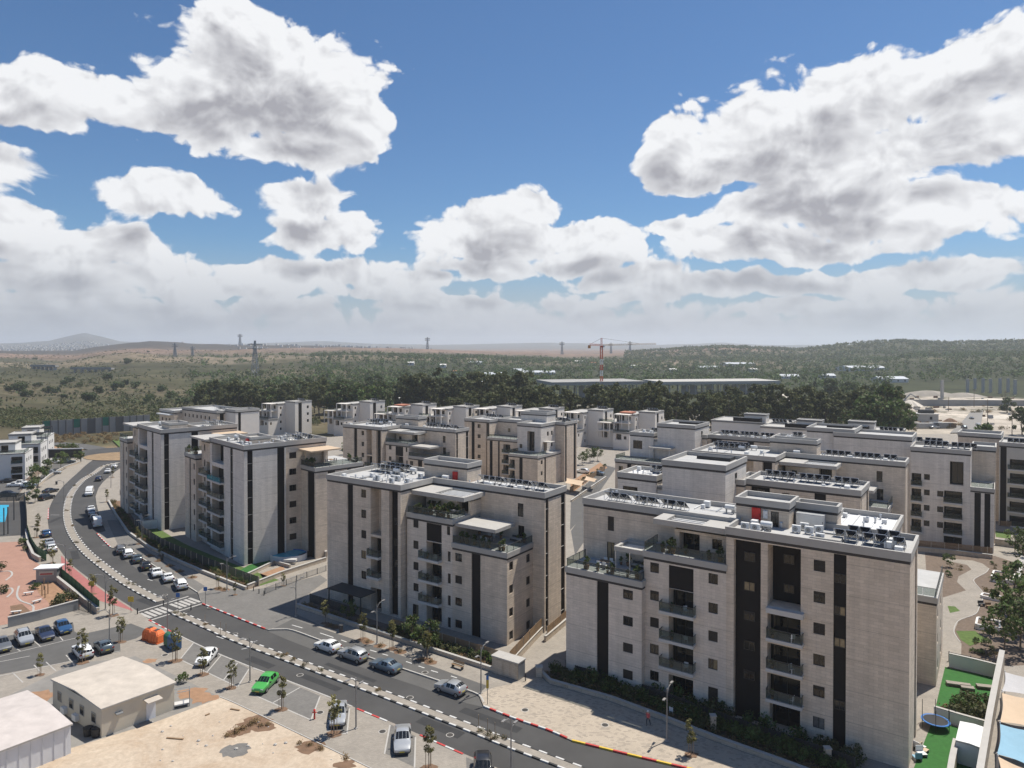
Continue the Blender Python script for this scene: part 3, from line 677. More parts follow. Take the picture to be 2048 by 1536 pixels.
    def window(s, fc, P, a0, a1, z0, z1, d, style):
        w, h = a1-a0, z1-z0; F, pn, pw, sh = win_meshes(w, h, style); loc, rz = s.place(fc, P, (a0+a1)/2, z0, d)
        o = put('window', F, s.root, loc, rz); r = random.random()
        if style == 'warm': m = pw if r < .4 else pn
        else: m = pn if r < .88 else pw
        put('pane', m, o); q = put('pane', m if random.random() < .7 else pn, o); q.location = (-w/2+.02, 0.004, 0)
        if style != 'warm' and s.near:
            r = random.random()
            if r < .28: put('shutter', sh[1], o)
            elif r < .55: put('shutter', sh[0], o)
    def door(s, fc, P, a0, a1, z0, z1, d):
        w, h = round(a1-a0, 2), round(z1-z0, 2); loc, rz = s.place(fc, P, (a0+a1)/2, z0, d)
        F, pn, pw, sh = win_meshes(w, h, None); o = put('balcony_door', F, s.root, loc, rz); put('pane', pn, o); q = put('pane', pn, o); q.location = (-w/2+.02, .004, 0)
    def balcony(s, fc, P, a0, a1, zf, pr):
        w = round(a1-a0, 2); loc, rz = s.place(fc, P, (a0+a1)/2, zf, 0)
        def slab():
            mb = MB(); mb.box(-w/2, w/2, -pr, -.003, -.34, 0, 'slab'); return mb.mesh('balcony')
        def gl():
            mb = MB(); mb.box(-w/2+.06, w/2-.06, -pr+.05, -pr+.07, .08, 1.02, 'rail_glass')
            for x in (-w/2+.05, w/2-.07): mb.box(x, x+.02, -pr+.1, -.05, .08, 1.02, 'rail_glass')
            return mb.mesh('glass_panel')
        def hr():
            mb = MB(); n = max(2, round(w/1.5))
            mb.box(-w/2+.03, w/2-.03, -pr+.03, -pr+.09, 1.02, 1.08, 'metal_dark')
            for x in (-w/2+.03, w/2-.09): mb.box(x, x+.06, -pr+.09, -.02, 1.02, 1.08, 'metal_dark')
            for i in range(n+1):
                x = -w/2+.04+(w-.12)*i/n; mb.box(x, x+.045, -pr+.08, -pr+.12, 0, 1.02, 'metal_dark')
            return mb.mesh('handrail')
        k = (w, round(pr, 2)); o = put('balcony', cached(('bs', *k), slab), s.root, loc, rz)
        put('glass_panel', cached(('bg', *k), gl), o); put('handrail', cached(('bh', *k), hr), o)
    def rail(s, pts, z, h=1.05):
        """glass terrace railing along local points"""
        for (a, b) in zip(pts[:-1], pts[1:]):
            L = math.hypot(b[0]-a[0], b[1]-a[1]); n = max(1, round(L/1.5)); ang = math.atan2(b[1]-a[1], b[0]-a[0]); w = round(L/n, 2)
            def rl(L=L, n=n):
                mb = MB(); mb.box(0, L, -.03, .03, h-.05, h, 'metal_dark')
                for i in range(n+1): x = min(L*i/n, L-.05); mb.box(x, x+.05, -.025, .025, 0, h-.05, 'metal_dark')
                return mb.mesh('terrace_railing')
            def gp(w=w):
                mb = MB(); mb.box(.07, w-.03, -.008, .008, .06, h-.07, 'rail_glass'); return mb.mesh('glass_panel')
            o = put('terrace_railing', rl(), s.root, (a[0], a[1], z), ang)
            for i in range(n): put('glass_panel', cached(('rg', w, h), gp), o, (L*i/n, 0, 0))
    def canopy(s, s0, s1, t0, t1, z0, z1, slat=None, m='coping', name='pergola'):
        """roof slab; slat=(a0,a1,b0,b1) is an open field of white slats"""
        mb = MB()
        if not slat: mb.box(s0, s1, t0, t1, z0, z1, m)
        else:
            a0, a1, b0, b1 = slat
            mb.box(s0, s1, t0, b0, z0, z1, m); mb.box(s0, s1, b1, t1, z0, z1, m); mb.box(s0, a0, b0, b1, z0, z1, m); mb.box(a1, s1, b0, b1, z0, z1, m)
        o = s.part(mb, name)
        if slat:
            n = max(3, int((slat[3]-slat[2])/.6)); sm = MB(); sm.box(0, slat[1]-slat[0]-.01, -.11, .11, 0, .12, 'white'); me = sm.mesh('slat')
            for i in range(n): put('slat', me, o, (slat[0]+.005, slat[2]+(slat[3]-slat[2])*(i+.5)/n, z1-.42))
    def solar(s, s0, t, z, n, m=1, w=1.15, L=2.0, pair=4):
        """row of tilted collectors on triangular frames, along the roof"""
        def pm():
            mb = MB(); c, q = math.cos(R(35)), math.sin(R(35))
            pts = [(0, 0, .25), (w-.06, 0, .25), (w-.06, -L*c, .25+L*q), (0, -L*c, .25+L*q)]
            up = [(p[0], p[1]+.06*q, p[2]+.06*c) for p in pts]
            mb.face(pts, 'solar'); mb.face(up[::-1], 'solar')
            for i in range(4): mb.face([pts[i], up[i], up[(i+1)%4], pts[(i+1)%4]], 'metal_light')
            return mb.mesh('solar_panel')
        def fm():
            mb = MB(); c, q = math.cos(R(35)), math.sin(R(35))
            for x in (.03, w-.09):
                mb.bar((x, -L*c, .0), (x, -L*c, .25+L*q), .05, 'metal_light'); mb.bar((x, 0, .0), (x, 0, .25), .05, 'metal_light'); mb.bar((x, 0, .04), (x, -L*c, .04), .05, 'metal_light')
            mb.bar((.05, -L*c, .1), (w-.1, -L*c, L*q), .04, 'metal_light'); return mb.mesh('support_frame')
        for j in range(m):
            for i in range(n):
                o = put('solar_panel', cached(('sp', w, L), pm), s.root, (s0+i*w+(i//pair)*.5, t+j*2.4, z)); put('support_frame', cached(('sf', w, L), fm), o)
    def tanks(s, spots, z):
        def tm():
            mb = MB(); mb.tube([(-.6,0,.75),(.6,0,.75)], .32, 10, 'white'); mb.box(-.5,-.42,-.2,.2,0,.5,'metal_grey'); mb.box(.42,.5,-.2,.2,0,.5,'metal_grey'); return mb.mesh('water_tank')
        for (a, b) in spots: put('water_tank', cached('tank', tm), s.root, (a, b, z))
    def w2(s, a, b, z=0):
        p = s.root.matrix_basis @ Vector((a, b, z)); return p

FL = 3.25; ROOFS = []
def type_b(b, Z, near=True, plants=True, dz=0.0):
    """stepped block: tall left tower, mid part, low terrace part in front of a tall right part"""
    tops = [Z-1.56-FL*i for i in range(6)]
    # right tall part
    b.block(-21.3, 0, 0, 6.2, Z, f=[('W', -4.67, -3.66, Z-2.1, 2.0), ('W', -4.6, -3.5, Z-5.4, 2.1)],
            r=[('S', .35, 1.15, 0, Z-1.06, [], [Z-2.6-FL*i for i in range(6)]), ('S', 4.8, 5.95, 0, Z-1.06, [], [Z-2.6-FL*i for i in range(6)])])
    # low part
    zl = Z-7.4; lt = [Z-8.98-FL*i for i in range(4)]
    b.block(-11.7, -2.0, -6.7, -.003, zl, f=[('W', -11.2, -9.95, z, 1.2) for z in lt] + [('S', -8.2, -6.6, 0, zl-1.1, [])],
            r=[('W', -6.15, -5.2, z, 1.2) for z in lt] + [('W', -1.75, -.75, z, 1.2) for z in lt], top='ledge')
    b.rail([(-11.6, -6.7), (-2.0, -6.7), (-2.0, -.2)], zl-.12)
    # middle part
    zm = Z-4.1; mt = [Z-5.15-FL*i for i in range(5)]
    f = [('W', -19.35, -18.3, z, 1.25) for z in mt[:4]] + [('W', -19.5, -18.3, mt[4], 2.2), ('P', -16.7, -13.75, Z-8.0, Z-5.3), ('W', -12.75, -12.15, Z-5.3, 1.3)]
    f += [('B', -16.7, -13.75, Z-10.5-FL*i, 2.4, 1.0, .9, .1) for i in range(3)] + [('O', -16.7, -13.75, .3, 2.6)]
    f += [('W', -12.6, -12.05, z, 1.5) for z in lt]
    b.block(-20.6, -11.703, -6.7, -.004, zm, f=f, top='ledge', stone='stone_mid')
    b.rail([(-20.4, -6.75), (-11.9, -6.75), (-11.9, -3.5)], zm-.12)
    # upper flat on the middle part
    b.block(-20.3, -11.4, -2.6, -.005, Z-1.9, z0=zm-.3, f=[('W', -19.2, -18.2, Z-3.0, 1.1), ('O', -14.2, -11.9, zm-.05, 1.95)], top='flat', fas=.2, band=False)
    b.canopy(-20.9, -10.6, -5.4, -.1, Z-1.75, Z-1.1, slat=(-16.5, -11.2, -5.0, -.6))
    b.canopy(-12.6, -4.3, -6.2, -1.2, Z-5.25, Z-4.75)
    # left tower
    lw = [Z-1.56-FL*i for i in range(5)]
    f = [('S', -32.6, -31.35, 0, Z-1.1, [], [])] + [('W', -29.5, -28.4, z, 1.3) for z in lw]
    f += [('D', -27.4, -25.1, Z-8.4, Z-1.1, 1.8, 'stone')] + [('B', -27.4, -25.1, Z-11.7-FL*i, 2.9, .7, .3, .05) for i in range(2)] + [('O', -27.4, -25.1, .2, 3.6)]
    f += [('D', -23.4, -21.6, .2, Z-1.1, .7, 'clad', [(-23.0, -22.0, z-.6, 1.0) for z in lw[1:]])]
    b.block(-37.4, -21.02, -7.7, 6.0, Z+.02, f=f)
    # stair head and roof equipment
    zr = Z-.6; ROOFS.append((b, -36.5, -22, -6.8, 1, zr+.02)); ROOFS.append((b, -14.5, -1, 1, 2.2, zr))
    b.block(-24.5, -15.5, 1.8, 5.5, Z+2.5, z0=zr-.1, fas=.75)
    b.solar(-14.0, 4.2, zr, 10, 1); b.solar(-36.0, 2.6, zr, 6, 2, pair=6); b.tanks([(-30, 1), (-28, 3), (-19, 5.3 - 4.6)], zr)
def type_g(b, Z, near=True):
    """long right wing, taller white stair block, low left pavilion and a terrace in front"""
    fl = [Z-1.6-FL*i for i in range(6)]
    b.block(-16.2, 0, 0, 8, Z, f=[('D', -15.5, -12.6, .2, Z-1.1, .7, 'clad', [(-14.7, -13.5, z, 1.1) for z in fl]), ('S', -6.2, -4.6, 0, Z-1.1, [])] + [('W', -10.8, -9.7, z, 1.2) for z in fl],
            r=[('S', .4, 1.1, 0, Z-1.1, []), ('S', 5.6, 7.4, 0, Z-1.1, [])])
    b.block(-17.6, -16.203, -1.2, 6.5, Z-.05)
    b.block(-27.4, -17.4, -6.4, 4.2, Z+2.8, r=[('W', -1.8, -.6, Z+.9, 1.6)], stone='stone_pale')
    b.block(-35.3, -28.6, -6.0, 1.4, Z, f=[('W', -34.4, -31.8, Z-2.2, 2.2)], r=[('O', -5.6, -2.8, Z-4.9, 2.6)], stone='stone_pale', roofm='roof_membrane')
    b.block(-28.9, -27.403, -5.6, 2.0, Z-1.5, stone='stone_pale', fas=.3, band=False)
    lt = [Z-8.3-FL*i for i in range(4)]
    b.block(-36.6, -17.2, -12.2, -6.403, Z-6.4, f=[('W', -35.6, -34.4, z, 1.2) for z in lt] + [('S', -33.2, -32.0, 0, Z-7.5, [])] + [('B', -29.5, -26.5, Z-10.4-FL*i, 2.4) for i in range(3)] + [('S', -22.4, -21.4, 0, Z-7.5, [])],
            r=[('W', -10.5, -9.4, z, 1.2) for z in lt], top='ledge')
    b.rail([(-36.5, -6.6), (-36.5, -12.1), (-17.3, -12.1), (-17.3, -6.6)], Z-6.52)
    b.canopy(-28.4, -22.6, -9.8, -6.41, Z-3.4, Z-3.1, name='pergola'); mb = MB()
    for x in (-28.2, -22.9): mb.box(x, x+.12, -9.7, -9.58, Z-6.5, Z-3.4, 'metal_light')
    b.part(mb, 'pergola_post')
    b.solar(-14.6, 6.6, Z-.6, 11, 1); b.solar(-31.8, .6, Z-.6, 2, 1, pair=6)
    ROOFS.append((b, -15.5, -.8, .8, 5, Z-.6)); ROOFS.append((b, -34.6, -29.2, -5.4, .6, Z-.6))
    mb = MB(); mb.box(-24.5, -19.0, 1.0, 3.6, Z+2.2, Z+2.72, 'tank_black'); b.part(mb, 'skylight')
def type_c(b, Z, near=True):
    fl = [Z-1.7-FL*i for i in range(7)]
    # corner tower
    f = [('S', -6.3, -5.0, 0, Z-1.1, [], [Z-2.6-FL*i for i in range(7)])]
    f += [('D', -15.6, -9.5, Z-4.9, Z-1.1, 1.8, 'clad', [(-13.0, -12.0, Z-1.9, 1.6)])] + [('B', -15.6, -9.5, Z-8.4-FL*i, 2.7, .9, .6, .3) for i in range(5)]
    b.block(-16.6, .3, 0, 8.4, Z, f=f, r=[('S', .65, 1.7, .2, Z-1.1, [], [Z-3.6-FL*i for i in range(6)]), ('S', 6.6, 8.1, .2, Z-1.1, [], [])], stone='stone_pale')
    # right wing with the windows
    b.block(-10, -.3, 8.403, 17.5, Z-.05, r=[('W', 9.4, 10.9, z-.7, 1.25) for z in fl[:6]])
    # terrace part
    zl = Z-4.9; b.block(-6, 5.6, 11.9, 22.5, zl, f=[('S', 2.4, 5.2, 0, zl-1.1, [])], r=[('W', 14.6, 16.2, z-3.95, 1.25) for z in fl[:6]] + [('S', 18.9, 19.8, 0, zl-1.1, [])], top='ledge')
    b.rail([(-.2, 11.9), (5.6, 11.9), (5.6, 22.4)], zl-.12); b.canopy(.0, 5.2, 11.2, 17.8, Z-2.0, Z-1.75, m='sail_beige', name='awning')
    b.block(-.2, .6, 12.6, 17.4, Z-1.95, z0=zl-.2, r=[('O', 13.4, 16.5, zl-.1, 2.5)], top='flat', fas=.2, band=False)
    # left wing
    f = [('W', -21.6, -20.9, z-.3, 1.4) for z in fl[:6]] + [('B', -20.1, -17.2, Z-8.0-FL*i, 2.5, 1.2, 1.6, .1) for i in range(5)]
    b.block(-23.0, -16.603, .6, 8, Z-.4, f=f)
    b.canopy(-24.6, -16.0, -1.2, 4.5, Z-.75, Z-.36)
    zt = Z-4.3; b.block(-29.5, -23.003, -.6, 7.0, zt, f=[('S', -26.8, -26.0, 0, zt-1.1, [])] + [('W', -24.4, -23.6, z-4.6, 1.3) for z in fl[:5]], top='ledge'); b.rail([(-29.4, 6.9), (-29.4, -.6), (-23.1, -.6)], zt-.12)
    zr = Z-.6
    b.block(-9.5, -4.0, 3.2, 7.2, Z+.9, z0=zr-.1, fas=.5, band=False); b.solar(-7.5, 13.5, zr-.05, 6, 2, pair=6); b.tanks([(-13, 4), (-11, 6)], zr)

def mk(name, label, pxz, Z, ang, base=0.0, dz=0.0, **kw):
    """block whose roof corner (top height Z over the ground) is seen at pixel pxz"""
    c = G(pxz[0], pxz[1], Z); return Bld(name, label, c, ang, z=base, **kw)

def build_A():
    Z = 21.6; b = mk('apartment_block', 'beige stone apartment block with dark recessed balcony shafts beside the trampoline lawn', (1820, 1106), Z, 55.5)
    t6 = [19.45-3.31*i for i in range(6)]; fl = [Z-2.4-3.31*i for i in range(6)]
    f = [('D', -17.25, -14.3, .2, 20.3, .7, 'clad', [(-16.3, -15.1, z-.55, 1.0) for z in t6[:5]]),
         ('D', -13.57, -10.14, 13.62, 20.3, 2.2, 'clad', [(-12.4, -11.3, 18.9, 1.0), (-12.4, -11.3, 15.6, .9)])]
    f += [('B', -13.57, -10.14, z, 2.5, .8, -.02, .35) for z in (10.35, 7.05, 3.75)] + [('O', -13.3, -10.14, .35, 2.7)]
    f += [('W', -8.87, -7.72, z, 1.2) for z in t6] + [('S', -6.92, -5.7, 0, 20.4, [18.35, 15.0, 11.7, 5.2])]
    b.block(-18.1, 0, 0, 8.0, Z, f=f, r=[('S', 5.3, 7.1, 0, 20.4, [])])
    sl = MB(); sl.box(-13.56, -9.75, -.75, 2.1, 13.05, 13.6, 'slab'); b.part(sl, 'balcony_roof')
    # middle part
    mt = [15.98, 12.62, 9.4, 6.2, 2.98]
    f = [('W', -27.27, -26.15, z, 1.2) for z in mt] + [('W', -20.14, -19.05, z, 1.2) for z in mt[:4]] + [('W', -20.14, -19.0, 2.95, 2.5), ('P', -24.91, -21.9, 13.33, 16.05)]
    f += [('B', -24.91, -21.9, z, 2.5, 1.05, .85, .35) for z in (10.8, 7.5, 4.25)] + [('O', -24.91, -21.9, .5, 2.6)]
    b.block(-28.1, -18.103, 0, 4.303, 17.4, f=f, top='ledge', stone='stone_mid')
    b.rail([(-28.0, 4), (-28.0, .02), (-18.2, .02)], 17.3)
    b.block(-25.0, -18.104, 2.0, 4.304, 20.3, z0=17.0, f=[('O', -24.4, -21.9, 17.32, 2.3), ('W', -20.4, -19.25, 19.4, 1.2)], top='flat', fas=.2, band=False)
    b.canopy(-27.2, -18.15, .7, 4.35, 20.45, 21.1, slat=(-25.7, -21.3, 1.1, 3.9))
    # low left part with the big terrace
    lt = [12.42, 9.2, 5.95, 2.7]
    b.block(-38.3, -27.9, -1.0, 4.302, 13.9, f=[('S', -33.9, -32.3, 0, 12.75, [])] + [('W', -30.35, -29.05, z, 1.15) for z in lt], top='ledge', stone='stone_mid')
    b.rail([(-38.2, 4), (-38.2, -1.0), (-28.0, -1.0), (-28.0, -.1)], 13.78)
    b.canopy(-32.2, -28.15, .3, 4.2, 16.5, 17.05, slat=(-31.8, -28.6, .7, 3.4))
    mb = MB()
    for x in (-32.1, -30.2): mb.box(x, x+.1, .4, .5, 13.8, 16.5, 'metal_light')
    b.part(mb, 'pergola_post')
    # tall left rear part, rear parts, low rear wing
    b.block(-38.7, -18.105, 4.305, 12.0, Z-.02, f=[('W', -35.1, -34.2, 19.6, 1.9), ('W', -35.2, -34.1, 16.2, 2.4)])
    b.block(-9.0, -2.4, 8.003, 17.6, Z-.06, roofm='roof_membrane')
    b.block(-18.104, -9.003, 8.004, 15.0, Z-.25)
    zw = 11.2; b.block(-9.5, .95, 21.4, 33.0, zw, r=[('W', 23.0, 24.0, z, 1.2) for z in (9.2, 6.0, 2.8)] + [('W', 28.4, 29.4, z, 1.2) for z in (9.2, 6.0, 2.8)], top='ledge')
    b.rail([(-9, 21.45), (.9, 21.45), (.9, 32.8)], zw-.1)
    # stair heads and roof gear
    zr = Z-.6
    b.block(-18.6, -12.6, 5.2, 9.6, 24.0, z0=zr-.1, f=[('W', -14.6, -13.7, 23.0-.25, 2.0)], fas=.75)
    b.block(-12.597, -8.0, 8.2, 10.4, 23.6, z0=zr-.1, fas=.75)
    b.solar(-36.5, 7.6, zr, 7, 1, pair=3); b.solar(-27.5, 7.6, zr, 2, 1)
    b.solar(-7.4, 4.2, zr, 5, 1, pair=2); b.solar(-6.4, 6.6, zr, 4, 1, pair=2); b.tanks([(-14.5, 3.0), (-20.5, 9.0)], zr)
    mb = MB(); mb.box(-9.5, -6.5, 1.2, 3.0, zr, zr+.5, 'coping'); b.part(mb, 'roof_hatch')
    mb = MB()
    for i in range(6): mb.box(-8.2+i*1.05, -8.1+i*1.05, 8.6, 17.0, Z-.66, Z-.58, 'white')
    b.part(mb, 'roof_seam'); return b
A = build_A()
def build_B():
    Z = 20.6; b = mk('apartment_block', 'beige stone apartment block with planted roof terraces opposite the parked cars', (1089, 985), Z, 56); type_b(b, Z)
    mb = MB(); mb.box(-33.8, -26.2, -11.0, -7.8, 3.2, 3.35, 'fence_dark')
    for x in (-33.6, -26.5): mb.box(x, x+.15, -10.9, -10.75, 0, 3.2, 'fence_dark')
    b.part(mb, 'awning'); return b
B = build_B()
def build_C():
    Z = 23.0; b = mk('apartment_block', 'pale stone apartment block above the round garden pool on the curve', (486.5, 890.7), Z, 43.5, stone='stone'); type_c(b, Z); return b
C = build_C()
def other_blocks():
    b = mk('apartment_block', 'stone apartment block behind the pool block, beside the curving road', (321, 859), 23.0, 43.5, near=False); type_c(b, 23)
    D1 = Bld('apartment_block', 'stone apartment block directly behind the block with planted terraces', G(911, 859, 18.1), 56, z=-2.5, near=False); type_b(D1, 20.6)
    D2 = Bld('apartment_block', 'pale stone apartment block with glass terrace over the small car park', G(1129, 844.5, 18.4), 56, z=-2.0, near=False); type_d(D2, 20.4)
    E2 = Bld('apartment_block', 'long stone apartment block with striped awnings on its roof terrace', G(1810, 924, 20.6), 55.5, near=False); type_b(E2, 20.6)
    E1 = Bld('apartment_block', 'stone apartment block with pale stair tower behind the trampoline lawn block', G(1721, 980.7, 21.2), 55.5, near=False); type_g(E1, 21.2)
    G1 = Bld('apartment_block', 'stone apartment block with pale stair tower in front of the white roofs', G(1546, 878, 19.0), 55.5, z=-1.6, near=False); type_g(G1, 20.6)
    G3 = Bld('apartment_block', 'long low parapet block in front of the sunlit green trees', G(1893, 890, 20.2), 55.5, near=False); type_g(G3, 20.2)
    Z = 20.5; g = Bld('apartment_block', 'stone apartment block with stacked balconies above the winding garden path', G(1939, 901, Z), 55.5, near=False)
    tops = [14.9-3.25*i for i in range(4)]
    f = [('W', -8.0, -6.95, z, 1.2) for z in tops] + [('W', -5.6, -4.5, z, 1.2) for z in tops[1:]] + [('O', -3.4, -1.0, 13.2, 4.8)]
    f += [('B', -4.4, -1.2, 9.45-3.25*i, 2.4, .5, .1, .1) for i in range(3)] + [('O', -4.4, -1.2, .2, 2.2)] + [('B', -10.3, -8.5, 12.4-3.25*i, 2.5, .7, .1, .2) for i in range(4)]
    g.block(-10.5, .2, 0, 9.5, Z, f=f, stone='stone_pale')
    g.block(.203, 4.2, .2, 9.4, 13.2, f=[('S', .9, 2.0, 0, 12, []), ('S', 2.6, 3.6, 0, 12, [])], top='ledge', stone='stone_pale'); g.rail([(.3, .25), (4.15, .25), (4.15, 9)], 13.1)
    g.block(.204, 4.4, 9.003, 17, Z-.02, r=[('S', 10, 12, 0, Z-1.1, [])]); g.block(-26, -10.503, 2.0, 12, Z+1.8, stone='stone_pale'); g.solar(-8.5, 7.6, Z-.6, 8)
    # far right grey block
    h = Bld('apartment_block', 'grey rendered apartment block with dark corner at the edge of the garden', G(2003, 884, 19.5), 52, near=False, stone='render_beige')
    h.block(-.4, 22, 0, 12, 19.5, f=[('B', 1.6+9*k, 6.6+9*k, 13.4-3.25*i, 2.3, .5, .4, .4) for k in range(2) for i in range(5)] + [('S', 0-.2, 1.0, 0, 18.4, [])]); h.solar(1, 4, 18.9, 12); h.block(-9, -.403, 4, 12, 20.8, stone='stone')
def type_d(b, Z):
    fl = [Z-1.7-FL*i for i in range(6)]
    b.block(-3.2, 0, -.0, 7.8, Z, r=[('S', .4, 1.4, 0, Z-1.1, []), ('S', 5.8, 7.2, 0, Z-1.1, [])])
    b.block(-11.6, -3.203, -8.6, 7.5, Z+.02, f=[('O', -8.0, -5.4, Z-8.4, 6.0)] + [('W', -10.8, -9.8, Z-6.5, 1.2)], r=[('W', -5.0, -4.0, Z-2.6, 1.3), ('W', -2.6, -1.7, Z-2.6, 1.3), ('W', -2.6, -1.7, Z-6, 1.3), ('O', -7.0, -5.0, Z-8.3, 2.6)], stone='stone_pale')
    zl = Z-8.6; lt = [zl-1.6-FL*i for i in range(4)]
    b.block(-11.4, -1.2, -13.6, -8.603, zl, f=[('S', -7.6, -6.4, 0, zl-1.1, [])] + [('B', -11.0, -9.2, zl-4.4-FL*i, 2.5, .5) for i in range(3)], r=[('W', -11.8, -10.8, z, 1.2) for z in lt] + [('S', -9.8, -8.9, 0, zl-1.1, [])], top='ledge')
    b.rail([(-11.3, -8.7), (-11.3, -13.5), (-1.3, -13.5), (-1.3, -8.7)], zl-.12); b.block(-3.2, -1.203, -8.604, -.003, zl-.02, top='ledge'); b.canopy(-3.2, -.6, -7.4, -4.6, Z-5.5, Z-5.35)
    f = [('B', -17.2, -14.6, Z-9.6-FL*i, 2.5, .9) for i in range(3)] + [('W', -13.6, -12.5, z, 1.2) for z in fl[2:]]
    b.block(-23.4, -11.603, -8.0, 6, Z-5.2, f=f + [('S', -22.4, -21.3, 0, Z-6.4, []), ('S', -19.2, -18.6, 0, Z-6.4, [])], top='ledge'); b.rail([(-23.3, -7.9), (-11.7, -7.9)], Z-5.32)
    b.block(-33.5, -23.403, -6.6, 6, Z-.03, f=[('S', -30.6, -29.4, 0, Z-1.1, []), ('D', -24.8, -23.7, 0, Z-1.1, .6, 'clad')] + [('W', -28.2, -27.0, z, 1.2) for z in fl]); b.block(-23.4, -11.603, -2.0, 6.2, Z-.01, f=[('W', -19.6, -18.6, Z-2.9, 1.2)])
    b.block(-16.5, -7.0, 1.0, 6.5, Z+2.5, z0=Z-.7, stone='stone_pale'); b.solar(-5.6, 6.0, Z-.6, 4); b.solar(-32, 3.5, Z-.6, 6)
other_blocks()
def white_blocks():
    """the farthest row: white stepped blocks with open terrace frames, lower than the stone ones"""
    spec = [(590, 803, 15.6, 'beside the wood'), (740, 803, 15.6, 'with two framed terraces'), (845, 809, 15.2, 'with a red railing on its terrace'), (932, 813, 15, 'with a slim dark stair window'),
            (1020, 813, 15, 'with paired solar panels'), (1106, 817, 15, 'next to the tall eucalyptus'), (1206, 820, 15.2, 'with wide framed balconies'), (1310, 824, 15.0, 'with a red tiled pergola')]
    for i, (u, v, Z, tail) in enumerate(spec):
        b = Bld('terraced_block', 'white stepped apartment block ' + tail + ' in the farthest row', G(u, v, Z), 57, near=False, stone='render_white', group=None)
        wf = lambda a0, n, z: [('W', a0+2.0*k, a0+2.0*k+1.0, z, 1.3) for k in range(n)]
        b.block(-7, 0, 0, 10, Z, r=[('S', 2.0, 4.0, 0, Z-.8, [])] + [('W', 7, 8.2, Z-2.4-FL*k, 1.3) for k in range(3)], fas=.2, band=False, stone='render_white', roofm='roof_membrane')
        b.block(-15, -7.003, -4, 10, Z-1.0, f=[('O', -13.6, -11.6, Z-3.9, 2.3), ('W', -10.2, -8.8, Z-2.0, 1.6), ('S', -14.8, -14.0, 0, Z-1.8, [])], r=[('W', -3, -2, Z-2.6-FL*k, 1.2) for k in range(4)], fas=.2, band=False)
        b.block(-22, -15.003, -6, 8, Z-4.4, f=[('O', -20.6, -18.2, Z-7.6, 2.4), ('O', -17.8, -15.6, Z-7.6, 2.4), ('O', -20.6, -18.2, Z-11, 2.4)], r=[('W', -5.4, -4.4, Z-6-FL*k, 1.2) for k in range(3)], fas=.2, band=False)
        b.block(-14, -7.004, -9.5, -4.003, Z-7.8, f=[('O', -12.8, -10.4, Z-11, 2.3), ('W', -9.4, -8.2, Z-9.4, 1.3)], r=[('W', -8.6, -7.6, Z-9.4, 1.2)], fas=.2, band=False); b.rail([(-14, -9.4), (-7.1, -9.4)], Z-7.9); b.rail([(-22, -5.9), (-15.1, -5.9)], Z-4.5)
        for (a0, a1, c0, c1, z0, z1) in ((-14.8, -8.2, -7.2, -4.05, Z-4.3, Z-1.3), (-21.8, -16, -8.4, -6.05, Z-7.7, Z-4.8)):
            mb = MB()
            for x in (a0, (a0+a1)/2, a1-.3): mb.box(x, x+.3, c0, c0+.3, z0-3, z1, 'render_white')
            mb.box(a0, a1, c0-.002, c1, z1, z1+.3, 'render_white'); mb.box(a0, a1, c0-.003, c1, z0-.35, z0-.05, 'render_white'); b.part(mb, 'terrace_frame')
        b.solar(-6.0, 8, Z-.5, 4)
        if i in (2, 7):
            mb = MB(); mb.box(-14, -9, -3.5, 2, Z-.9, Z-.4, 'roof_red'); b.part(mb, 'pergola')
    for i, (u, v, tail) in enumerate(((1572, 848, 'with a dark roof screen next to the eucalyptus row'), (1800, 866, 'with a dark roof screen by the sunlit trees'), (1690, 862, 'with a plain stair head by the sunlit trees'))):
        Z = 17.0; b = Bld('terraced_block', 'white flat roofed block ' + tail, G(u, v, Z), 55.5, near=False, stone='render_white')
        b.block(-24, 0, 0, 14, Z, r=[('W', 3, 4.2, Z-2.6, 1.3), ('W', 8, 9.2, Z-2.6, 1.3)], fas=.25, band=False, roofm='roof_membrane'); b.block(-14, -7, 3, 7, Z+2.4, z0=Z-.7, fas=.2, band=False)
        mb = MB(); mb.box(-17, -8.5, .8, 1.0, Z-.6, Z+1.1, 'clad'); mb.box(-8.5, -8.3, .8, 4, Z-.6, Z+1.1, 'clad'); b.part(mb, 'roof_screen'); b.solar(-6, 8, Z-.6, 5)
white_blocks()
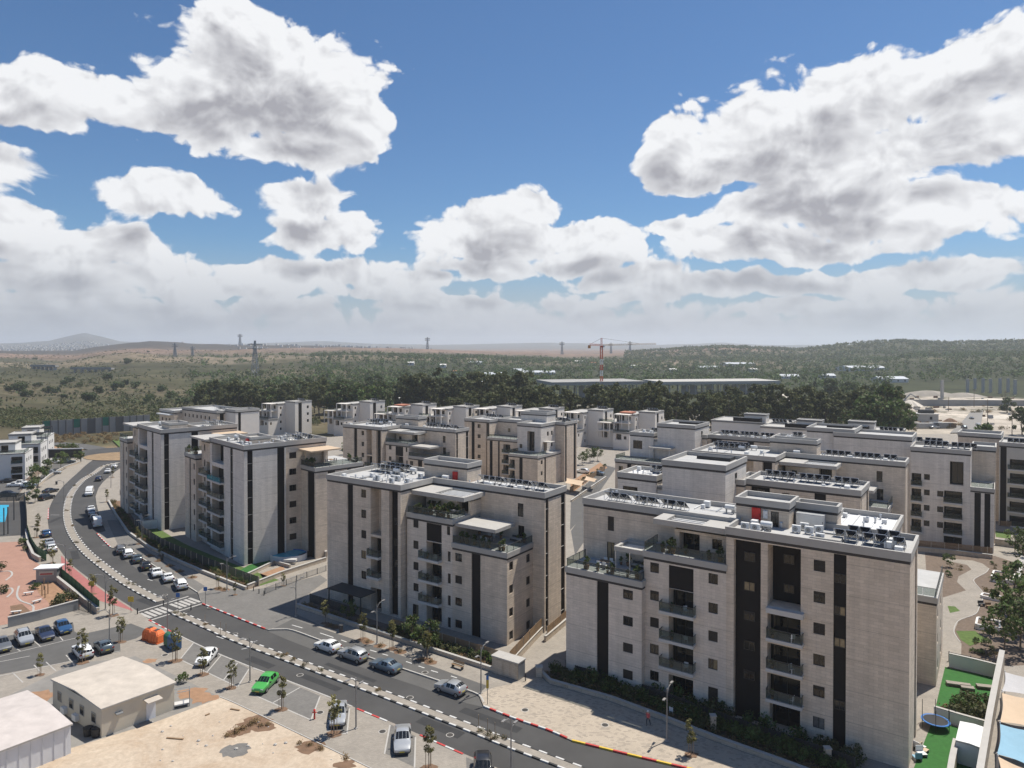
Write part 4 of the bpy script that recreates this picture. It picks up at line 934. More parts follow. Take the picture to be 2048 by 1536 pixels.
def left_far():
    # block at the end of the curve, seen over the roofs on the far left
    b = Bld('apartment_block', 'stone apartment block with white pergola roof at the end of the curve', G(434, 822, 19.0), 50, near=False)
    Z = 19.0; b.block(-26, 0, 0, 12, Z, r=[('S', 1.0, 2.5, 0, Z-1, [])], f=[('W', -24+3*k, -23+3*k, Z-2.2, 1.2) for k in range(7)]); b.block(-38, -26.003, -3, 9, Z-1.2, f=[('W', -36+3*k, -35+3*k, Z-4.2, 1.2) for k in range(3)]); b.solar(-10, 6, Z-.6, 6)
    mb = MB(); mb.box(-37, -27, -4.6, -3.05, Z-3.0, Z-2.6, 'white'); b.part(mb, 'pergola')
    b.block(0.003, 7, 3, 12, Z+.6, r=[('S', 4, 5, 0, Z, [])], stone='render_white')
    # low terraced houses across the road
    for i, (u, v, w, Z, tail) in enumerate(((50, 905, 16, 8.6, 'nearest the covered parking'), (81, 886, 11, 9.4, 'with a roof pergola of dark beams'), (96, 872, 10, 9.6, 'below the noise barrier'))):
        b = Bld('terraced_house', 'low pale terraced house ' + tail + ' across the road', G(u, v, Z), 114, near=False, stone='plaster')
        b.block(-w, 0, 0, 12, Z, f=[('B', -3.6, -.7, Z-3.3-3.0*k, 2.1, .3, .05, .05) for k in range(2)] + [('O', -3.6, -.7, .1, 2.0)], r=[('W', 2+3*k, 3.2+3*k, Z-2.0-3*j, 1.3) for k in range(3) for j in range(2)], top='ledge', fas=.2, band=False)
        b.rail([(-w, .1), (-.1, .1), (-.1, 6)], Z-.1); b.block(-w+1.5, -3.2, 3.5, 12.003, Z+3.0, z0=Z-.2, f=[('O', -7, -5, Z-.1, 2.2)], fas=.2, band=False, roofm='roof_membrane')
        if i:
            mb = MB()
            for k in range(9): mb.box(-3.1, -.3, 3.6+.9*k, 3.75+.9*k, Z+2.3, Z+2.5, 'fence_dark')
            for y in (3.6, 10.9): mb.box(-.5, -.35, y, y+.15, Z-.1, Z+2.3, 'fence_dark')
            b.part(mb, 'pergola')
left_far()
# ---------------------------------------------------------------- streets
PV = .14     # pavement level over the carriageway
LE = [(262,908),(215,912),(190,919),(175,928),(153,948),(131,968),(109,995),(97,1022),(96,1047),(102,1074),(118,1099),(142,1129),(175,1156),(213,1184),(260,1214),(298,1240),(347,1266),(383,1284),(435,1308),(506,1337),(560,1357),(660,1396),(714,1419),(776,1444),(831,1468),(892,1495),(930,1511),(1010,1545),(1150,1605)]
RE = [(290,915),(264,924),(247,933),(232,943),(218,954),(206,965),(197,977),(191,994),(193,1010),(198,1030),(206,1050),(212,1063),(194,1068),(207,1082),(223,1097),(256,1099),(264,1107),(303,1129),(350,1156),(383,1178),(396,1187),(400,1200),(405,1209),(470,1235),(535,1261),(578,1260),(639,1281),(735,1315),(803,1337),(878,1363),(958,1391),(967,1414),(1033,1440),(1100,1463),(1144,1483),(1250,1509),(1368,1537),(1560,1580)]
MED1 = [(243,925),(210,932),(189,946),(164,962),(145,984),(137,1003),(134,1028),(139,1055),(152,1080),(175,1107),(208,1134),(246,1162),(287,1186),(322,1203)]
MED2 = [(346,1224),(378,1238),(410,1252),(478,1282),(558,1312),(639,1342),(728,1375),(810,1406),(878,1433),(947,1460),(1015,1488),(1097,1519),(1230,1570)]
LEw, REw = densify(px(LE), 2.0), px(RE)
def sheet(name, pts, z, m, parent=None, st=True):
    o = MB().sheet(pts, z, m).build(name, parent)
    if st and parent is None: kind(o, 'structure')
    return o
def slab(name, pts, z1, m, z0=-.5, side='coping'):
    return kind(MB().prism(pts, z0, z1, side, m).build(name), 'structure')
road = sheet('road', LEw + REw[::-1], .02, 'asphalt')
# the estate side: one raised pavement carrying the blocks
slab('pavement', REw + [(75, 30), (260, 120), (330, 330), (150, 335), (-40, 350), (-120, 300), (-135, 262)], PV, 'paver')
# the other side of the road
slab('pavement', LEw[3:] + [G(1010, 1640), G(640, 1640), G(0, 1640), G(-300, 1640), G(-420, 1300), G(-300, 1000), G(-250, 930), G(60, 925)], PV, 'paver')
def over(name, pts, m, k=1, dens=0): 
    p = px(pts, PV)
    return sheet(name, densify(p, dens) if dens else p, PV + .004 * k, m)
# far junction and roundabout
c = G(232, 913); far_j = [(c[0] + 27*math.cos(t), c[1] + 27*math.sin(t)) for t in np.linspace(0, 6.283, 40, endpoint=False)]
sheet('road', far_j, .028, 'asphalt'); island = slab('roundabout', [(c[0] + 15*math.cos(t) + 4, c[1] + 11*math.sin(t)) for t in np.linspace(0, 6.283, 36, endpoint=False)], .3, 'soil_dry')
for pts in ([(100,884),(150,886),(200,893),(245,906),(225,912),(190,903),(145,893),(98,890)],): sheet('road', densify(px(pts), 3), .024, 'asphalt_old')
over('verge', [(225,880),(262,876),(272,888),(240,895)], 'lawn', 1); over('verge', [(102,892),(160,898),(168,912),(118,908)], 'soil_red', 1)
# side areas on the estate side
over('forecourt', [(405,1207),(396,1187),(440,1176),(500,1180),(560,1172),(640,1150),(655,1160),(600,1200),(592,1228),(640,1250),(600,1262),(560,1253),(536,1259)], 'paver_grey', 1)
over('cycle_path', [(545,1258),(579,1257),(640,1278),(735,1312),(878,1360),(957,1388),(975,1372),(880,1338),(760,1296),(640,1256),(585,1238)], 'asphalt_old', 2)
over('plaza', [(967,1412),(958,1389),(985,1376),(1020,1368),(1080,1352),(1100,1370),(1220,1404),(1434,1486),(1600,1545),(1560,1578),(1368,1535),(1250,1507),(1144,1481),(1100,1461),(1033,1438)], 'paver_speckle', 1)
over('footpath', [(985,1376),(1020,1368),(1080,1352),(1140,1270),(1128,1262),(1030,1345),(960,1365)], 'paver', 2)
over('cycle_path', [(258,1098),(236,1090),(222,1060),(214,1040),(240,1040),(262,1075),(300,1106),(360,1142),(410,1172),(396,1184),(352,1154),(303,1127)], 'paver_grey', 2, 0)
over('red_pavement', [(122,1111),(123,1135),(141,1160),(172,1184),(197,1201),(234,1212),(266,1222),(262,1217),(213,1187),(175,1159),(142,1132),(126,1114)], 'red_pavement', 2)
over('lane', [(1142,1000),(1210,930),(1232,936),(1160,1040),(1140,1060)], 'asphalt_old', 1); over('lane', [(1142,1062),(1172,1020),(1205,1030),(1150,1110)], 'asphalt_old', 3)
over('garden_soil', [(1140,965),(1200,925),(1215,935),(1145,985)], 'soil_red', 2)
# parking bays on the near side
BAYS = [[(387,1286),(360,1319),(475,1374),(498,1338)], [(552,1356),(508,1390),(622,1440),(640,1393)], [(664,1401),(655,1461),(694,1468),(699,1417)], [(780,1450),(769,1508),(829,1536),(831,1474)], [(932,1516),(935,1580),(1000,1610),(1010,1550)]]
for bq in BAYS:
    p = px(bq, .05); kind(MB().sheet(p, PV + .005, 'paver_grey').build('parking_bay'), 'structure')
for pts in ([(536,1263),(578,1262),(640,1284),(735,1318),(878,1366),(957,1394),(965,1414),(933,1407),(842,1375),(742,1342),(640,1305),(575,1280)], [(231,1100),(257,1101),(303,1131),(350,1158),(395,1188),(366,1190),(330,1172),(285,1147),(243,1116)]): sheet('parking_lane', px(pts), .0275, 'asphalt_old')
def stripe(a, b, w, m='white_paint', z=None, name='road_marking', px_=True):
    zz = PV if z is None else z; A_, B_ = (G(*a, zz), G(*b, zz)) if px_ else (a, b)
    dx, dy = B_[0]-A_[0], B_[1]-A_[1]; L = math.hypot(dx, dy); nx, ny = -dy/L*w/2, dx/L*w/2
    return kind(MB().sheet([(A_[0]+nx, A_[1]+ny), (B_[0]+nx, B_[1]+ny), (B_[0]-nx, B_[1]-ny), (A_[0]-nx, A_[1]-ny)], zz + .012, m).build(name), 'structure')
for (a, b) in (((387,1286),(360,1319)),((442,1311),(414,1344)),((475,1326),(447,1360)),((498,1338),(475,1374)),((360,1319),(475,1374)),((552,1356),(508,1390)),((600,1375),(545,1406)),((640,1393),(622,1440)),((508,1390),(622,1440)),((664,1401),(655,1461)),((699,1417),(694,1468)),((780,1450),(769,1508)),((831,1474),(829,1536)),((655,1461),(694,1468))):
    stripe(a, b, .16, 'coping')
# car park on the left
LOT = [(-80,1290),(19,1271),(146,1244),(149,1263),(161,1269),(262,1247),(300,1262),(272,1277),(240,1286),(241,1303),(0,1349),(-80,1366)]
sheet('car_park', px(LOT, PV), PV + .005, 'asphalt_old')
for (a, b) in (((-20,1318),(40,1303)),((40,1303),(160,1274)),((3,1278),(42,1303)),((52,1268),(82,1294)),((104,1255),(126,1281)),((-40,1360),(240,1302)),((25,1345),(46,1365)),((68,1330),(84,1347)),((92,1324),(112,1342)),((132,1310),(150,1332)),((-60,1335),(60,1312))):
    stripe(a, b, .13, 'coping', PV + .005)
# dashes: cycle path, crossing, lane arrows
for (a, b) in (((584,1250),(605,1256)),((640,1266),(667,1275)),((682,1280),(693,1284)),((740,1300),(753,1304)),((765,1308),(776,1311)),((812,1323),(824,1327)),((837,1332),(849,1336)),((862,1341),(876,1345)),((902,1352),(914,1356))): stripe(a, b, .16)
def crossing():
    p, q = Vector((*G(286, 1233), 0)), Vector((*G(394, 1199), 0)); ax = (q - p); L = ax.length; ax.normalize(); al = Vector(((-ax.y), ax.x, 0))
    n = 11
    for i in range(n):
        if i in (5,): continue
        c_ = p + ax * (L * (i + .5) / n); w, h = .27, 1.6
        pts = [c_ - ax*w - al*h, c_ + ax*w - al*h, c_ + ax*w + al*h, c_ - ax*w + al*h]
        kind(MB().sheet([(t.x, t.y) for t in pts], .032, 'coping').build('zebra_stripe'), 'structure')
    for s in (-1, 1):
        a, b = p + al * s * 2.5, q + al * s * 2.5; stripe((a.x, a.y), (b.x, b.y), .35, 'coping', .02, px_=False)
crossing()
for (u, v, du, dv) in ((440,1275,14,5),(490,1297,14,-3),(110,1030,18,0),(740,1378,10,4),(210,1090,10,-1),(610,1332,9,4),(300,1160,10,3)): stripe((u - du/2, v - dv/2), (u + du/2, v + dv/2), .14, z=.02)
# painted kerbs: every stone its own piece while it can be told apart
def kerb(line, step, cols, label, w=.22, h=.17, z0=-.1, far=150):
    root = empty('kerb', (line[0][0], line[0][1], 0)); root['kind'] = 'structure'; P = resample(line, step); mb = MB(); mesh = {}
    for i in range(len(P) - 1):
        a, b = P[i], P[i+1]; m = cols[i % len(cols)]; d = math.hypot(*a); ang = math.atan2(b[1]-a[1], b[0]-a[0]); L = math.hypot(b[0]-a[0], b[1]-a[1])
        if d < far:
            def km():
                k = MB(); k.box(.012, step-.012, -w/2, w/2, z0, h, m); return k.mesh('kerb_stone')
            put('kerb_stone', cached(('kb', m, step, w, h), km), root, (a[0]-line[0][0], a[1]-line[0][1], 0), ang)
        else:
            c_, s_ = math.cos(ang), math.sin(ang); f = lambda x, y: (a[0]-line[0][0]+x*c_-y*s_, a[1]-line[0][1]+x*s_+y*c_)
            mb.prism([f(0, -w/2), f(L, -w/2), f(L, w/2), f(0, w/2)], z0, h, m)
    if mb.f: o = mb.build('far_kerb_stones', root); o['kind'] = 'stuff'
    return root
def median(line, hw, seg):
    ln = densify(px(line), 1.5); a, b = offset(ln, hw), offset(ln, -hw)
    kind(MB().prism(offset(ln, hw - .12) + offset(ln, -hw + .12)[::-1], -.1, .13, 'paver').build('median_strip'), 'structure')
    kerb(a, 1.0, ['white_paint', 'black_paint'], ''); kerb(b, 1.0, ['black_paint', 'white_paint'], ''); return ln
m1 = median(MED1, .75, 0); m2 = median(MED2, .62, 0)
RED = ['red_paint', 'white_paint']
for pts, cols, st in (([(405,1209),(470,1235),(535,1261)], RED, 1.0), ([(967,1414),(1033,1440),(1100,1463),(1144,1483)], ['white_paint', 'red_paint'], .95), ([(1144,1483),(1250,1509),(1368,1537),(1480,1562)], ['yellow_paint', 'red_paint'], 1.5),
                      ([(194,1068),(207,1082),(223,1097)], RED, 1.0), ([(298,1242),(347,1268)], RED, 1.0), ([(714,1420),(776,1446)], RED, 1.2), ([(840,1473),(928,1512)], RED, 1.2), ([(97,1018),(96,1040)], RED, 1.0)):
    kerb(densify(px(pts), 1.0), st, cols, '', h=.2)
for pts in ([(536,1261),(578,1260),(639,1281),(735,1315),(878,1363),(958,1391),(967,1413)], [(347,1267),(383,1285),(435,1309),(506,1338)], [(256,1099),(303,1129),(383,1178),(396,1187)], [(506,1338),(560,1358),(660,1397),(712,1419)]):
    kerb(densify(px(pts), 1.0), 1.0, ['coping'], '', w=.2, h=.17)
# bare lot
def dirt_mat():
    m = bpy.data.materials.new('dirt'); m.use_nodes = True; MAT['dirt'] = m; nt = m.node_tree; b = nt.nodes['Principled BSDF']; b.inputs['Roughness'].default_value = .95; b.inputs['Specular IOR Level'].default_value = .1
    tc = nt.nodes.new('ShaderNodeTexCoord'); 
    def ns(s, d, dist=0):
        n = nt.nodes.new('ShaderNodeTexNoise'); n.inputs['Scale'].default_value = s; n.inputs['Detail'].default_value = d; n.inputs['Roughness'].default_value = .7; n.inputs['Distortion'].default_value = dist; nt.links.new(tc.outputs['Object'], n.inputs['Vector']); return n.outputs[0]
    r = nt.nodes.new('ShaderNodeValToRGB'); nt.links.new(ns(.16, 9, .8), r.inputs[0]); e = r.color_ramp.elements; e[0].position = .3; e[0].color = (.38, .285, .20, 1); e[1].position = .7; e[1].color = (.51, .425, .33, 1)
    q = e.new(.5); q.color = (.445, .36, .275, 1)
    mr = nt.nodes.new('ShaderNodeMapRange'); nt.links.new(ns(2.4, 8), mr.inputs[0]); mr.inputs[1].default_value, mr.inputs[2].default_value, mr.inputs[3].default_value, mr.inputs[4].default_value = .3, .7, .82, 1.12
    s = nt.nodes.new('ShaderNodeVectorMath'); s.operation = 'SCALE'; nt.links.new(r.outputs[0], s.inputs[0]); nt.links.new(mr.outputs[0], s.inputs[3]); nt.links.new(s.outputs[0], b.inputs['Base Color'])
    bp = nt.nodes.new('ShaderNodeBump'); bp.inputs['Strength'].default_value = .5; bp.inputs['Distance'].default_value = .08; nt.links.new(ns(1.3, 8), bp.inputs['Height']); nt.links.new(bp.outputs[0], b.inputs['Normal'])
dirt_mat()
DIRT = [(465,1404),(742,1537),(860,1600),(400,1700),(-100,1700),(-60,1536),(10,1534),(130,1500),(300,1448),(420,1404),(440,1394)]
sheet('dirt_lot', px(DIRT, PV), PV + .006, 'dirt'); sheet('yard', px([(150,1325),(246,1318),(270,1312),(440,1394),(300,1450),(135,1502),(-60,1560),(-80,1440),(0,1400),(60,1370)], PV), PV + .003, 'paver_mid')
BLOT = [0]
def blot(u, v, r, m, k=.7, z=.011, name='soil_patch'):
    x, y = G(u, v, PV); n = 18; BLOT[0] += 1; z = z + .0007 * (BLOT[0] % 40)
    kind(MB().sheet([(x + r*(1+random.uniform(-k, k)*.45)*math.cos(t), y + r*.8*(1+random.uniform(-k, k)*.45)*math.sin(t)) for t in np.linspace(0, 6.283, n, endpoint=False)], PV + z, m).build(name), 'structure')
for (u, v, r, m) in ((510,1444,1.7,'soil'),(525,1456,1.2,'soil'),(480,1462,1.2,'soil'),(462,1470,.8,'soil'),(620,1494,1.4,'soil'),(470,1500,1.5,'paver_grey'),(385,1386,1.7,'soil_red'),(405,1397,1.5,'soil_red'),(300,1322,.9,'soil_red'),(70,1395,2.2,'soil_red'),(690,1530,1.0,'soil')): blot(u, v, r, m)
# tree pits
def pit(u, v, r=.75): blot(u, v, r, 'soil', .5, .014, 'tree_pit')
# ---------------------------------------------------------------- wear on the carriageway
mat('asphalt_patch', (.036,.036,.037), .85, .2, .8); mat('iron', (.07,.065,.06), .6, .2, 6, metal=.4); mat('dust', (.30,.265,.22), .95, .25, 1.0)
for (u, v, L, w, a) in ((300,1205,6,1.6,-34),(520,1325,5,1.2,-34),(640,1365,7,1.0,-34),(880,1455,6,1.4,-34),(150,1110,7,1.3,-55),(980,1440,8,1.2,-34),(700,1345,9,.7,-34),(110,1040,6,1.2,-85)):
    x, y = G(u, v); o = MB().sheet([(-L/2,-w/2),(L/2,-w/2),(L/2,w/2),(-L/2,w/2)], .024 + .0004*(int(u) % 7), 'asphalt_patch').build('asphalt_patch'); o.location = (x, y, 0); o.rotation_euler = (0, 0, R(a)); kind(o, 'structure')
for (u, v, zz) in ((470,1268,.02),(600,1350,.02),(820,1395,.02),(330,1190,.02),(160,1075,.02),(900,1470,.02),(765,1463,PV),(640,1425,PV),(420,1215,PV),(850,1345,PV),(1050,1420,PV),(1210,1450,PV),(330,1310,PV)):
    x, y = G(u, v, zz); r = empty('manhole_cover', (x, y, zz)); MB().tube([(0,0,.0),(0,0,.016)], .36, 16, 'iron').build('lid', r); MB().tube([(0,0,.0),(0,0,.012)], .44, 16, 'concrete').build('frame', r); tag(r, 'round iron manhole cover set in the ' + ('carriageway' if zz < .1 else 'pavement'), 'manhole', 'manhole covers in the ' + ('carriageway' if zz < .1 else 'pavement'))
# ---------------------------------------------------------------- vehicles
def car_proto(name, kind_, paint):
    """lofted body: stations (x, z of sill, belt, roof, half width, roof half width); nose at -x"""
    S = {'hatch': (4.0, 1.76, [(-2.0,.34,.62,.62,.66,.5),(-1.9,.26,.76,.78,.80,.6),(-1.2,.24,.90,.94,.87,.64),(-.75,.24,.94,1.02,.88,.66),(-.05,.24,.95,1.44,.88,.62),(.55,.24,.95,1.48,.88,.62),(1.25,.24,.96,1.45,.88,.60),(1.75,.28,.97,1.22,.85,.60),(1.95,.32,.92,.97,.80,.58),(2.0,.40,.70,.72,.74,.5)]),
         'sedan': (4.6, 1.80, [(-2.3,.34,.60,.60,.66,.5),(-2.18,.26,.72,.74,.82,.6),(-1.4,.24,.85,.90,.89,.66),(-.8,.24,.90,.97,.90,.66),(.0,.24,.92,1.40,.90,.62),(.5,.24,.92,1.44,.90,.62),(1.0,.24,.93,1.40,.90,.60),(1.55,.24,.95,1.08,.89,.62),(2.15,.28,.93,.99,.84,.62),(2.3,.36,.74,.76,.76,.55)]),
         'suv': (4.4, 1.84, [(-2.2,.40,.74,.74,.70,.55),(-2.08,.32,.88,.92,.85,.64),(-1.35,.30,1.00,1.06,.91,.68),(-.85,.30,1.04,1.14,.92,.70),(-.2,.30,1.05,1.60,.92,.66),(.6,.30,1.06,1.66,.92,.66),(1.45,.30,1.07,1.62,.92,.64),(1.95,.32,1.08,1.34,.89,.64),(2.15,.38,1.00,1.06,.84,.62),(2.2,.48,.80,.82,.78,.55)]),
         'van': (5.0, 1.95, [(-2.5,.40,.80,.80,.78,.65),(-2.42,.32,1.02,1.06,.93,.74),(-2.0,.30,1.14,1.24,.96,.80),(-1.75,.30,1.18,1.45,.97,.80),(-1.2,.30,1.20,2.16,.97,.78),(-.3,.30,1.20,2.24,.97,.78),(1.2,.30,1.20,2.24,.97,.78),(2.2,.30,1.20,2.20,.97,.78),(2.45,.34,1.20,2.05,.95,.76),(2.5,.42,1.0,1.02,.92,.72)])}[kind_]
    Lc, Wd, st = S; root = empty(name, (0, 0, 0)); body, gl = MB(), MB()
    def ring(q):
        x, zs, zb, zr, w, wr = q; cab = zr - zb > .15
        zm = (zs + zb) * .5
        pts = [(x, 0, zs), (x, -w*.86, zs), (x, -w, zm), (x, -w*.97, zb), (x, -wr - (.02 if cab else .06), zr - (.05 if cab else .01)), (x, -wr*.6, zr), (x, 0, zr + .01)]
        return pts + [(p[0], -p[1], p[2]) for p in pts[-2:0:-1]]
    RG = [ring(q) for q in st]; n = len(RG[0]); nn = len(RG)
    cab = [i for i in range(nn) if st[i][3] - st[i][2] > .25]; c0, c1 = cab[0], cab[-1]
    for i in range(nn - 1):
        for j in range(n):
            a, b, c_, d = RG[i][j], RG[i][(j+1) % n], RG[i+1][(j+1) % n], RG[i+1][j]
            side = j in (3, n-4); top = j in (4, 5, n-6, n-5)
            glass = (side and c0 <= i < c1) or ((top or side) and i == c0 - 1) or ((top or side) and i == c1 and kind_ != 'van') or (kind_ == 'van' and side and i == c1 - 1)
            if side and (i == c0 - 1 or (i == c1 and kind_ != 'van')): glass = False
            if glass:
                ctr = [sum(p[k] for p in (a, b, c_, d)) / 4 for k in range(3)]
                f = .90 if side else .94
                ins = [tuple(ctr[k] + (p[k]-ctr[k])*f for k in range(3)) for p in (a, b, c_, d)]
                gl.face(ins, 'car_glass'); o4 = (a, b, c_, d)
                for k in range(4): body.face([o4[k], o4[(k+1)%4], ins[(k+1)%4], ins[k]], paint)
            else: body.face([a, b, c_, d], paint)
    body.face(RG[0][::-1], paint); body.face(RG[-1], paint)
    me = body.mesh('body'); bm = bmesh.new(); bm.from_mesh(me); bmesh.ops.remove_doubles(bm, verts=bm.verts, dist=.002); bmesh.ops.recalc_face_normals(bm, faces=bm.faces); bm.to_mesh(me); bm.free()
    me.polygons.foreach_set('use_smooth', [True]*len(me.polygons)); me.set_sharp_from_angle(angle=R(38)); bo = put('body', me, root)
    bo.material_slots[0].link = 'OBJECT'
    g2 = gl.mesh('windows'); bm = bmesh.new(); bm.from_mesh(g2); bmesh.ops.recalc_face_normals(bm, faces=bm.faces); bm.to_mesh(g2); bm.free(); put('window_glass', g2, root)
    rw = .31 if kind_ in ('hatch', 'sedan') else .35
    tm = MB(); tm.tube([(0,-.1,0),(0,.1,0)], rw, 16, 'tyre'); tme = tm.mesh('wheel'); rm = MB(); rm.tube([(0,-.012,0),(0,.012,0)], rw*.62, 10, 'rim'); rme = rm.mesh('rim')
    xf, xr = st[2][0]*1.0 + .02, st[-3][0] - .28 if kind_ != 'van' else 1.55
    if kind_ == 'sedan': xr = 1.42
    for x in (xf, xr):
        for s in (-1, 1):
            w_ = put('wheel', tme, root, (x, s*(Wd/2-.12), rw)); put('rim', rme, w_, (0, s*.1, 0))
    zl = st[1][2] - .1
    hm = MB(); hm.box(-.05, .06, -.17, .17, -.07, .07, 'headlamp'); hme = hm.mesh('headlight'); tl = MB(); tl.box(-.05, .05, -.13, .13, -.10, .10, 'taillamp'); tle = tl.mesh('taillight')
    for s in (-1, 1):
        put('headlight', hme, root, (st[1][0]-.02, s*st[1][4]*.72, zl)); put('taillight', tle, root, (st[-2][0]+.0, s*st[-2][4]*.86, st[-2][2]-.12))
        mm = MB(); mm.box(-.08, .06, -.1, .1, -.06, .07, 'black_paint'); put('wing_mirror', cached('mirror', lambda: mm.mesh('wing_mirror')), root, (st[c0-1][0]+.25, s*(Wd/2+.06), st[3][2]+.05))
    pm = MB(); pm.box(-.015, .015, -.26, .26, -.06, .06, 'plate'); pme = cached('plate', lambda: pm.mesh('licence_plate'))
    put('licence_plate', pme, root, (-Lc/2-.005, 0, .45)); put('licence_plate', pme, root, (Lc/2+.005, 0, .62))
    bp = MB(); bp.box(-Lc/2-.03, -Lc/2+.2, -Wd*.4, Wd*.4, .26, .40, 'black_paint'); bp.box(Lc/2-.2, Lc/2+.03, -Wd*.4, Wd*.4, .30, .46, 'black_paint'); put('bumper', bp.mesh('bumper'), root)
    if kind_ in ('suv',):
        rr = MB()
        for s in (-1, 1): rr.bar((-.3, s*.62, 1.68), (1.3, s*.62, 1.68), .05, 'metal_dark')
        put('roof_rail', rr.mesh('roof_rail'), root)
    return root, bo
PAINTS = {'white': (.72,.72,.71), 'silver': (.42,.43,.44), 'grey': (.16,.165,.17), 'black': (.018,.018,.02), 'blue': (.035,.10,.22), 'steel': (.15,.20,.25), 'green': (.07,.36,.07), 'navy': (.02,.028,.06), 'beige': (.40,.36,.30), 'slate': (.10,.13,.15)}
for k, c_ in PAINTS.items():
    m = mat('paint_' + k, c_, .28, 0, spec=.6, metal=.35 if k in ('silver', 'grey', 'steel', 'blue', 'slate') else 0.0); m.node_tree.nodes['Principled BSDF'].inputs['Coat Weight'].default_value = .6; m.node_tree.nodes['Principled BSDF'].inputs['Coat Roughness'].default_value = .08
CARS = {}
for k in ('hatch', 'sedan', 'suv', 'van'):
    r_, b_ = car_proto('minibus' if k == 'van' else 'parked_car', k, 'paint_white'); CARS[k] = stash(r_)
def car(k, col, u, v, ang, label, group=None, z=.03, cat=None):
    """car centred on the ground point seen at (u, v); ang = heading of its nose (world degrees)"""
    x, y = G(u, v, z); o = dup(CARS[k], (x, y, z), R(ang + 180), label, cat or ('van' if k == 'van' else 'car'), group)
    for c_ in o.children:
        if c_.name.startswith('body'): c_.material_slots[0].material = MAT['paint_' + col]
    return o
def heading(a, b, flip=0):
    A_, B_ = G(*a), G(*b); return math.degrees(math.atan2(B_[1]-A_[1], B_[0]-A_[0])) + flip
hR = heading((803, 1337), (639, 1281))     # along the street towards the curve
car('hatch', 'white', 655, 1300, hR, 'small white hatchback parked first in the row of three by the cycle path')
car('suv', 'silver', 706, 1318, hR, 'grey crossover with dark tail lamps parked between the white hatchback and the blue saloon')
car('sedan', 'steel', 771, 1339, hR, 'steel blue saloon parked by the kerb beyond the bench')
car('hatch', 'silver', 901, 1384, hR, 'silver hatchback parked alone beside the bench and the yellow bus stop sign')
hB = heading((442, 1311), (414, 1344))
car('hatch', 'white', 413, 1323, hB, 'white hatchback nose out in an angled bay next to the waste containers', z=.15)
car('hatch', 'green', 531, 1375, heading((552,1356),(520,1386)), 'bright green hatchback in an angled bay by the lamp post', z=.15)
car('sedan', 'silver', 677, 1437, heading((681,1409),(674,1464)), 'silver grey saloon parked behind a young tree by the hydrant', z=.15)
car('sedan', 'silver', 805, 1488, heading((805,1462),(803,1520)), 'silver saloon with open sunroof nose towards the bare lot', z=.15)
car('suv', 'black', 966, 1550, heading((966,1530),(968,1580)), 'black car in the last angled bay near the street lamp', z=.15)
for (k, c_, u, v, lab) in (('suv','grey',241,1105,'dark grey car at the head of the row below the pale block'),('suv','white',256,1113,'white car behind the grey one in the row below the pale block'),('hatch','slate',274,1123,'slate grey car in the middle of the row below the pale block'),('hatch','black',291,1137,'black car with a sun glint in the row below the pale block'),('sedan','white',312,1150,'white saloon with dark windows in the row below the pale block'),('hatch','white',335,1161,'small white hatchback second from the zebra crossing'),('suv','white',361,1175,'white crossover with glass roof parked next to the zebra crossing')):
    car(k, c_, u, v, heading((350,1156),(303,1129)) - 12, lab)
car('van', 'white', 194, 1052, heading((206,1050),(198,1030)), 'white minibus parked beside the red and white kerb')
car('van', 'white', 179, 990, heading((191,994),(206,965)) + 180, 'white panel van coming round the curve')
for (k, c_, u, v, lab) in (('hatch','slate',188,1040,'small slate car squeezed behind the minibus'),('hatch','silver',184,1030,'silver car second behind the minibus'),('sedan','white',182,1022,'white car third behind the minibus')): car(k, c_, u, v, heading((198,1030),(193,1010)), lab)
car('hatch', 'navy', 198, 961, heading((206,965),(218,954)), 'dark car parked before the roundabout in the lay-by'); car('sedan', 'white', 217, 945, heading((206,965),(232,943)), 'white car parked close to the roundabout'); car('hatch', 'white', 229, 936, heading((206,965),(232,943)), 'white hatchback at the mouth of the roundabout')
hL = heading((118,1099),(102,1074))
for (k, c_, u, v, lab) in (('hatch','blue',92,1072,'blue car parked on the pavement side of the bend'),('sedan','silver',98,1090,'silver car parked behind the blue one on the bend'),('hatch','white',103,1102,'white car last in line at the red pavement'),('sedan','black',101,985,'dark car half on the verge before the bend'),('suv','black',93,999,'black car behind the dark one before the bend')): car(k, c_, u, v, hL + (0 if v > 1050 else -50), lab, z=.15)
hP = heading((126,1281),(104,1255))
for (k, c_, u, v, lab, f) in (('sedan','grey',4,1296,'dark car at the far end of the walled car park',180),('suv','silver',48,1284,'silver people carrier nose out by the car park wall',180),('sedan','navy',90,1274,'navy saloon between the silver and the blue cars by the wall',180),('hatch','blue',126,1262,'blue hatchback with glinting windscreen by the wall end',180),('suv','white',165,1311,'white estate car across the aisle next to the grey hatchback',0),('hatch','slate',207,1300,'slate grey hatchback at the kerb end of the car park',0)): car(k, c_, u, v, hP + f, lab, z=.16)
for (k, c_, u, v, a, lab) in (('sedan','white',32,973,15,'white car under the street trees of the far car park'),('hatch','white',45,969,15,'white hatchback beside another white car in the far car park'),('sedan','black',18,965,30,'black saloon by the low houses'),('suv','black',18,993,5,'black car behind the blue court'),('hatch','white',57,974,15,'white car at the edge of the far car park'),('sedan','silver',106,948,20,'silver car in the covered lot beyond the trees'),('hatch','white',108,927,20,'white car beside the dark panel in the upper lot'),('sedan','slate',136,926,20,'slate car in the upper lot near the roundabout')): car(k, c_, u, v, a, lab, z=.15)
for (k, c_, u, v, a, lab) in (('suv','white',1165,946,hR,'white car in the small car park between the blocks'),('sedan','steel',1195,950,hR,'blue grey saloon in the small car park between the blocks')): car(k, c_, u, v, a, lab, z=.15)
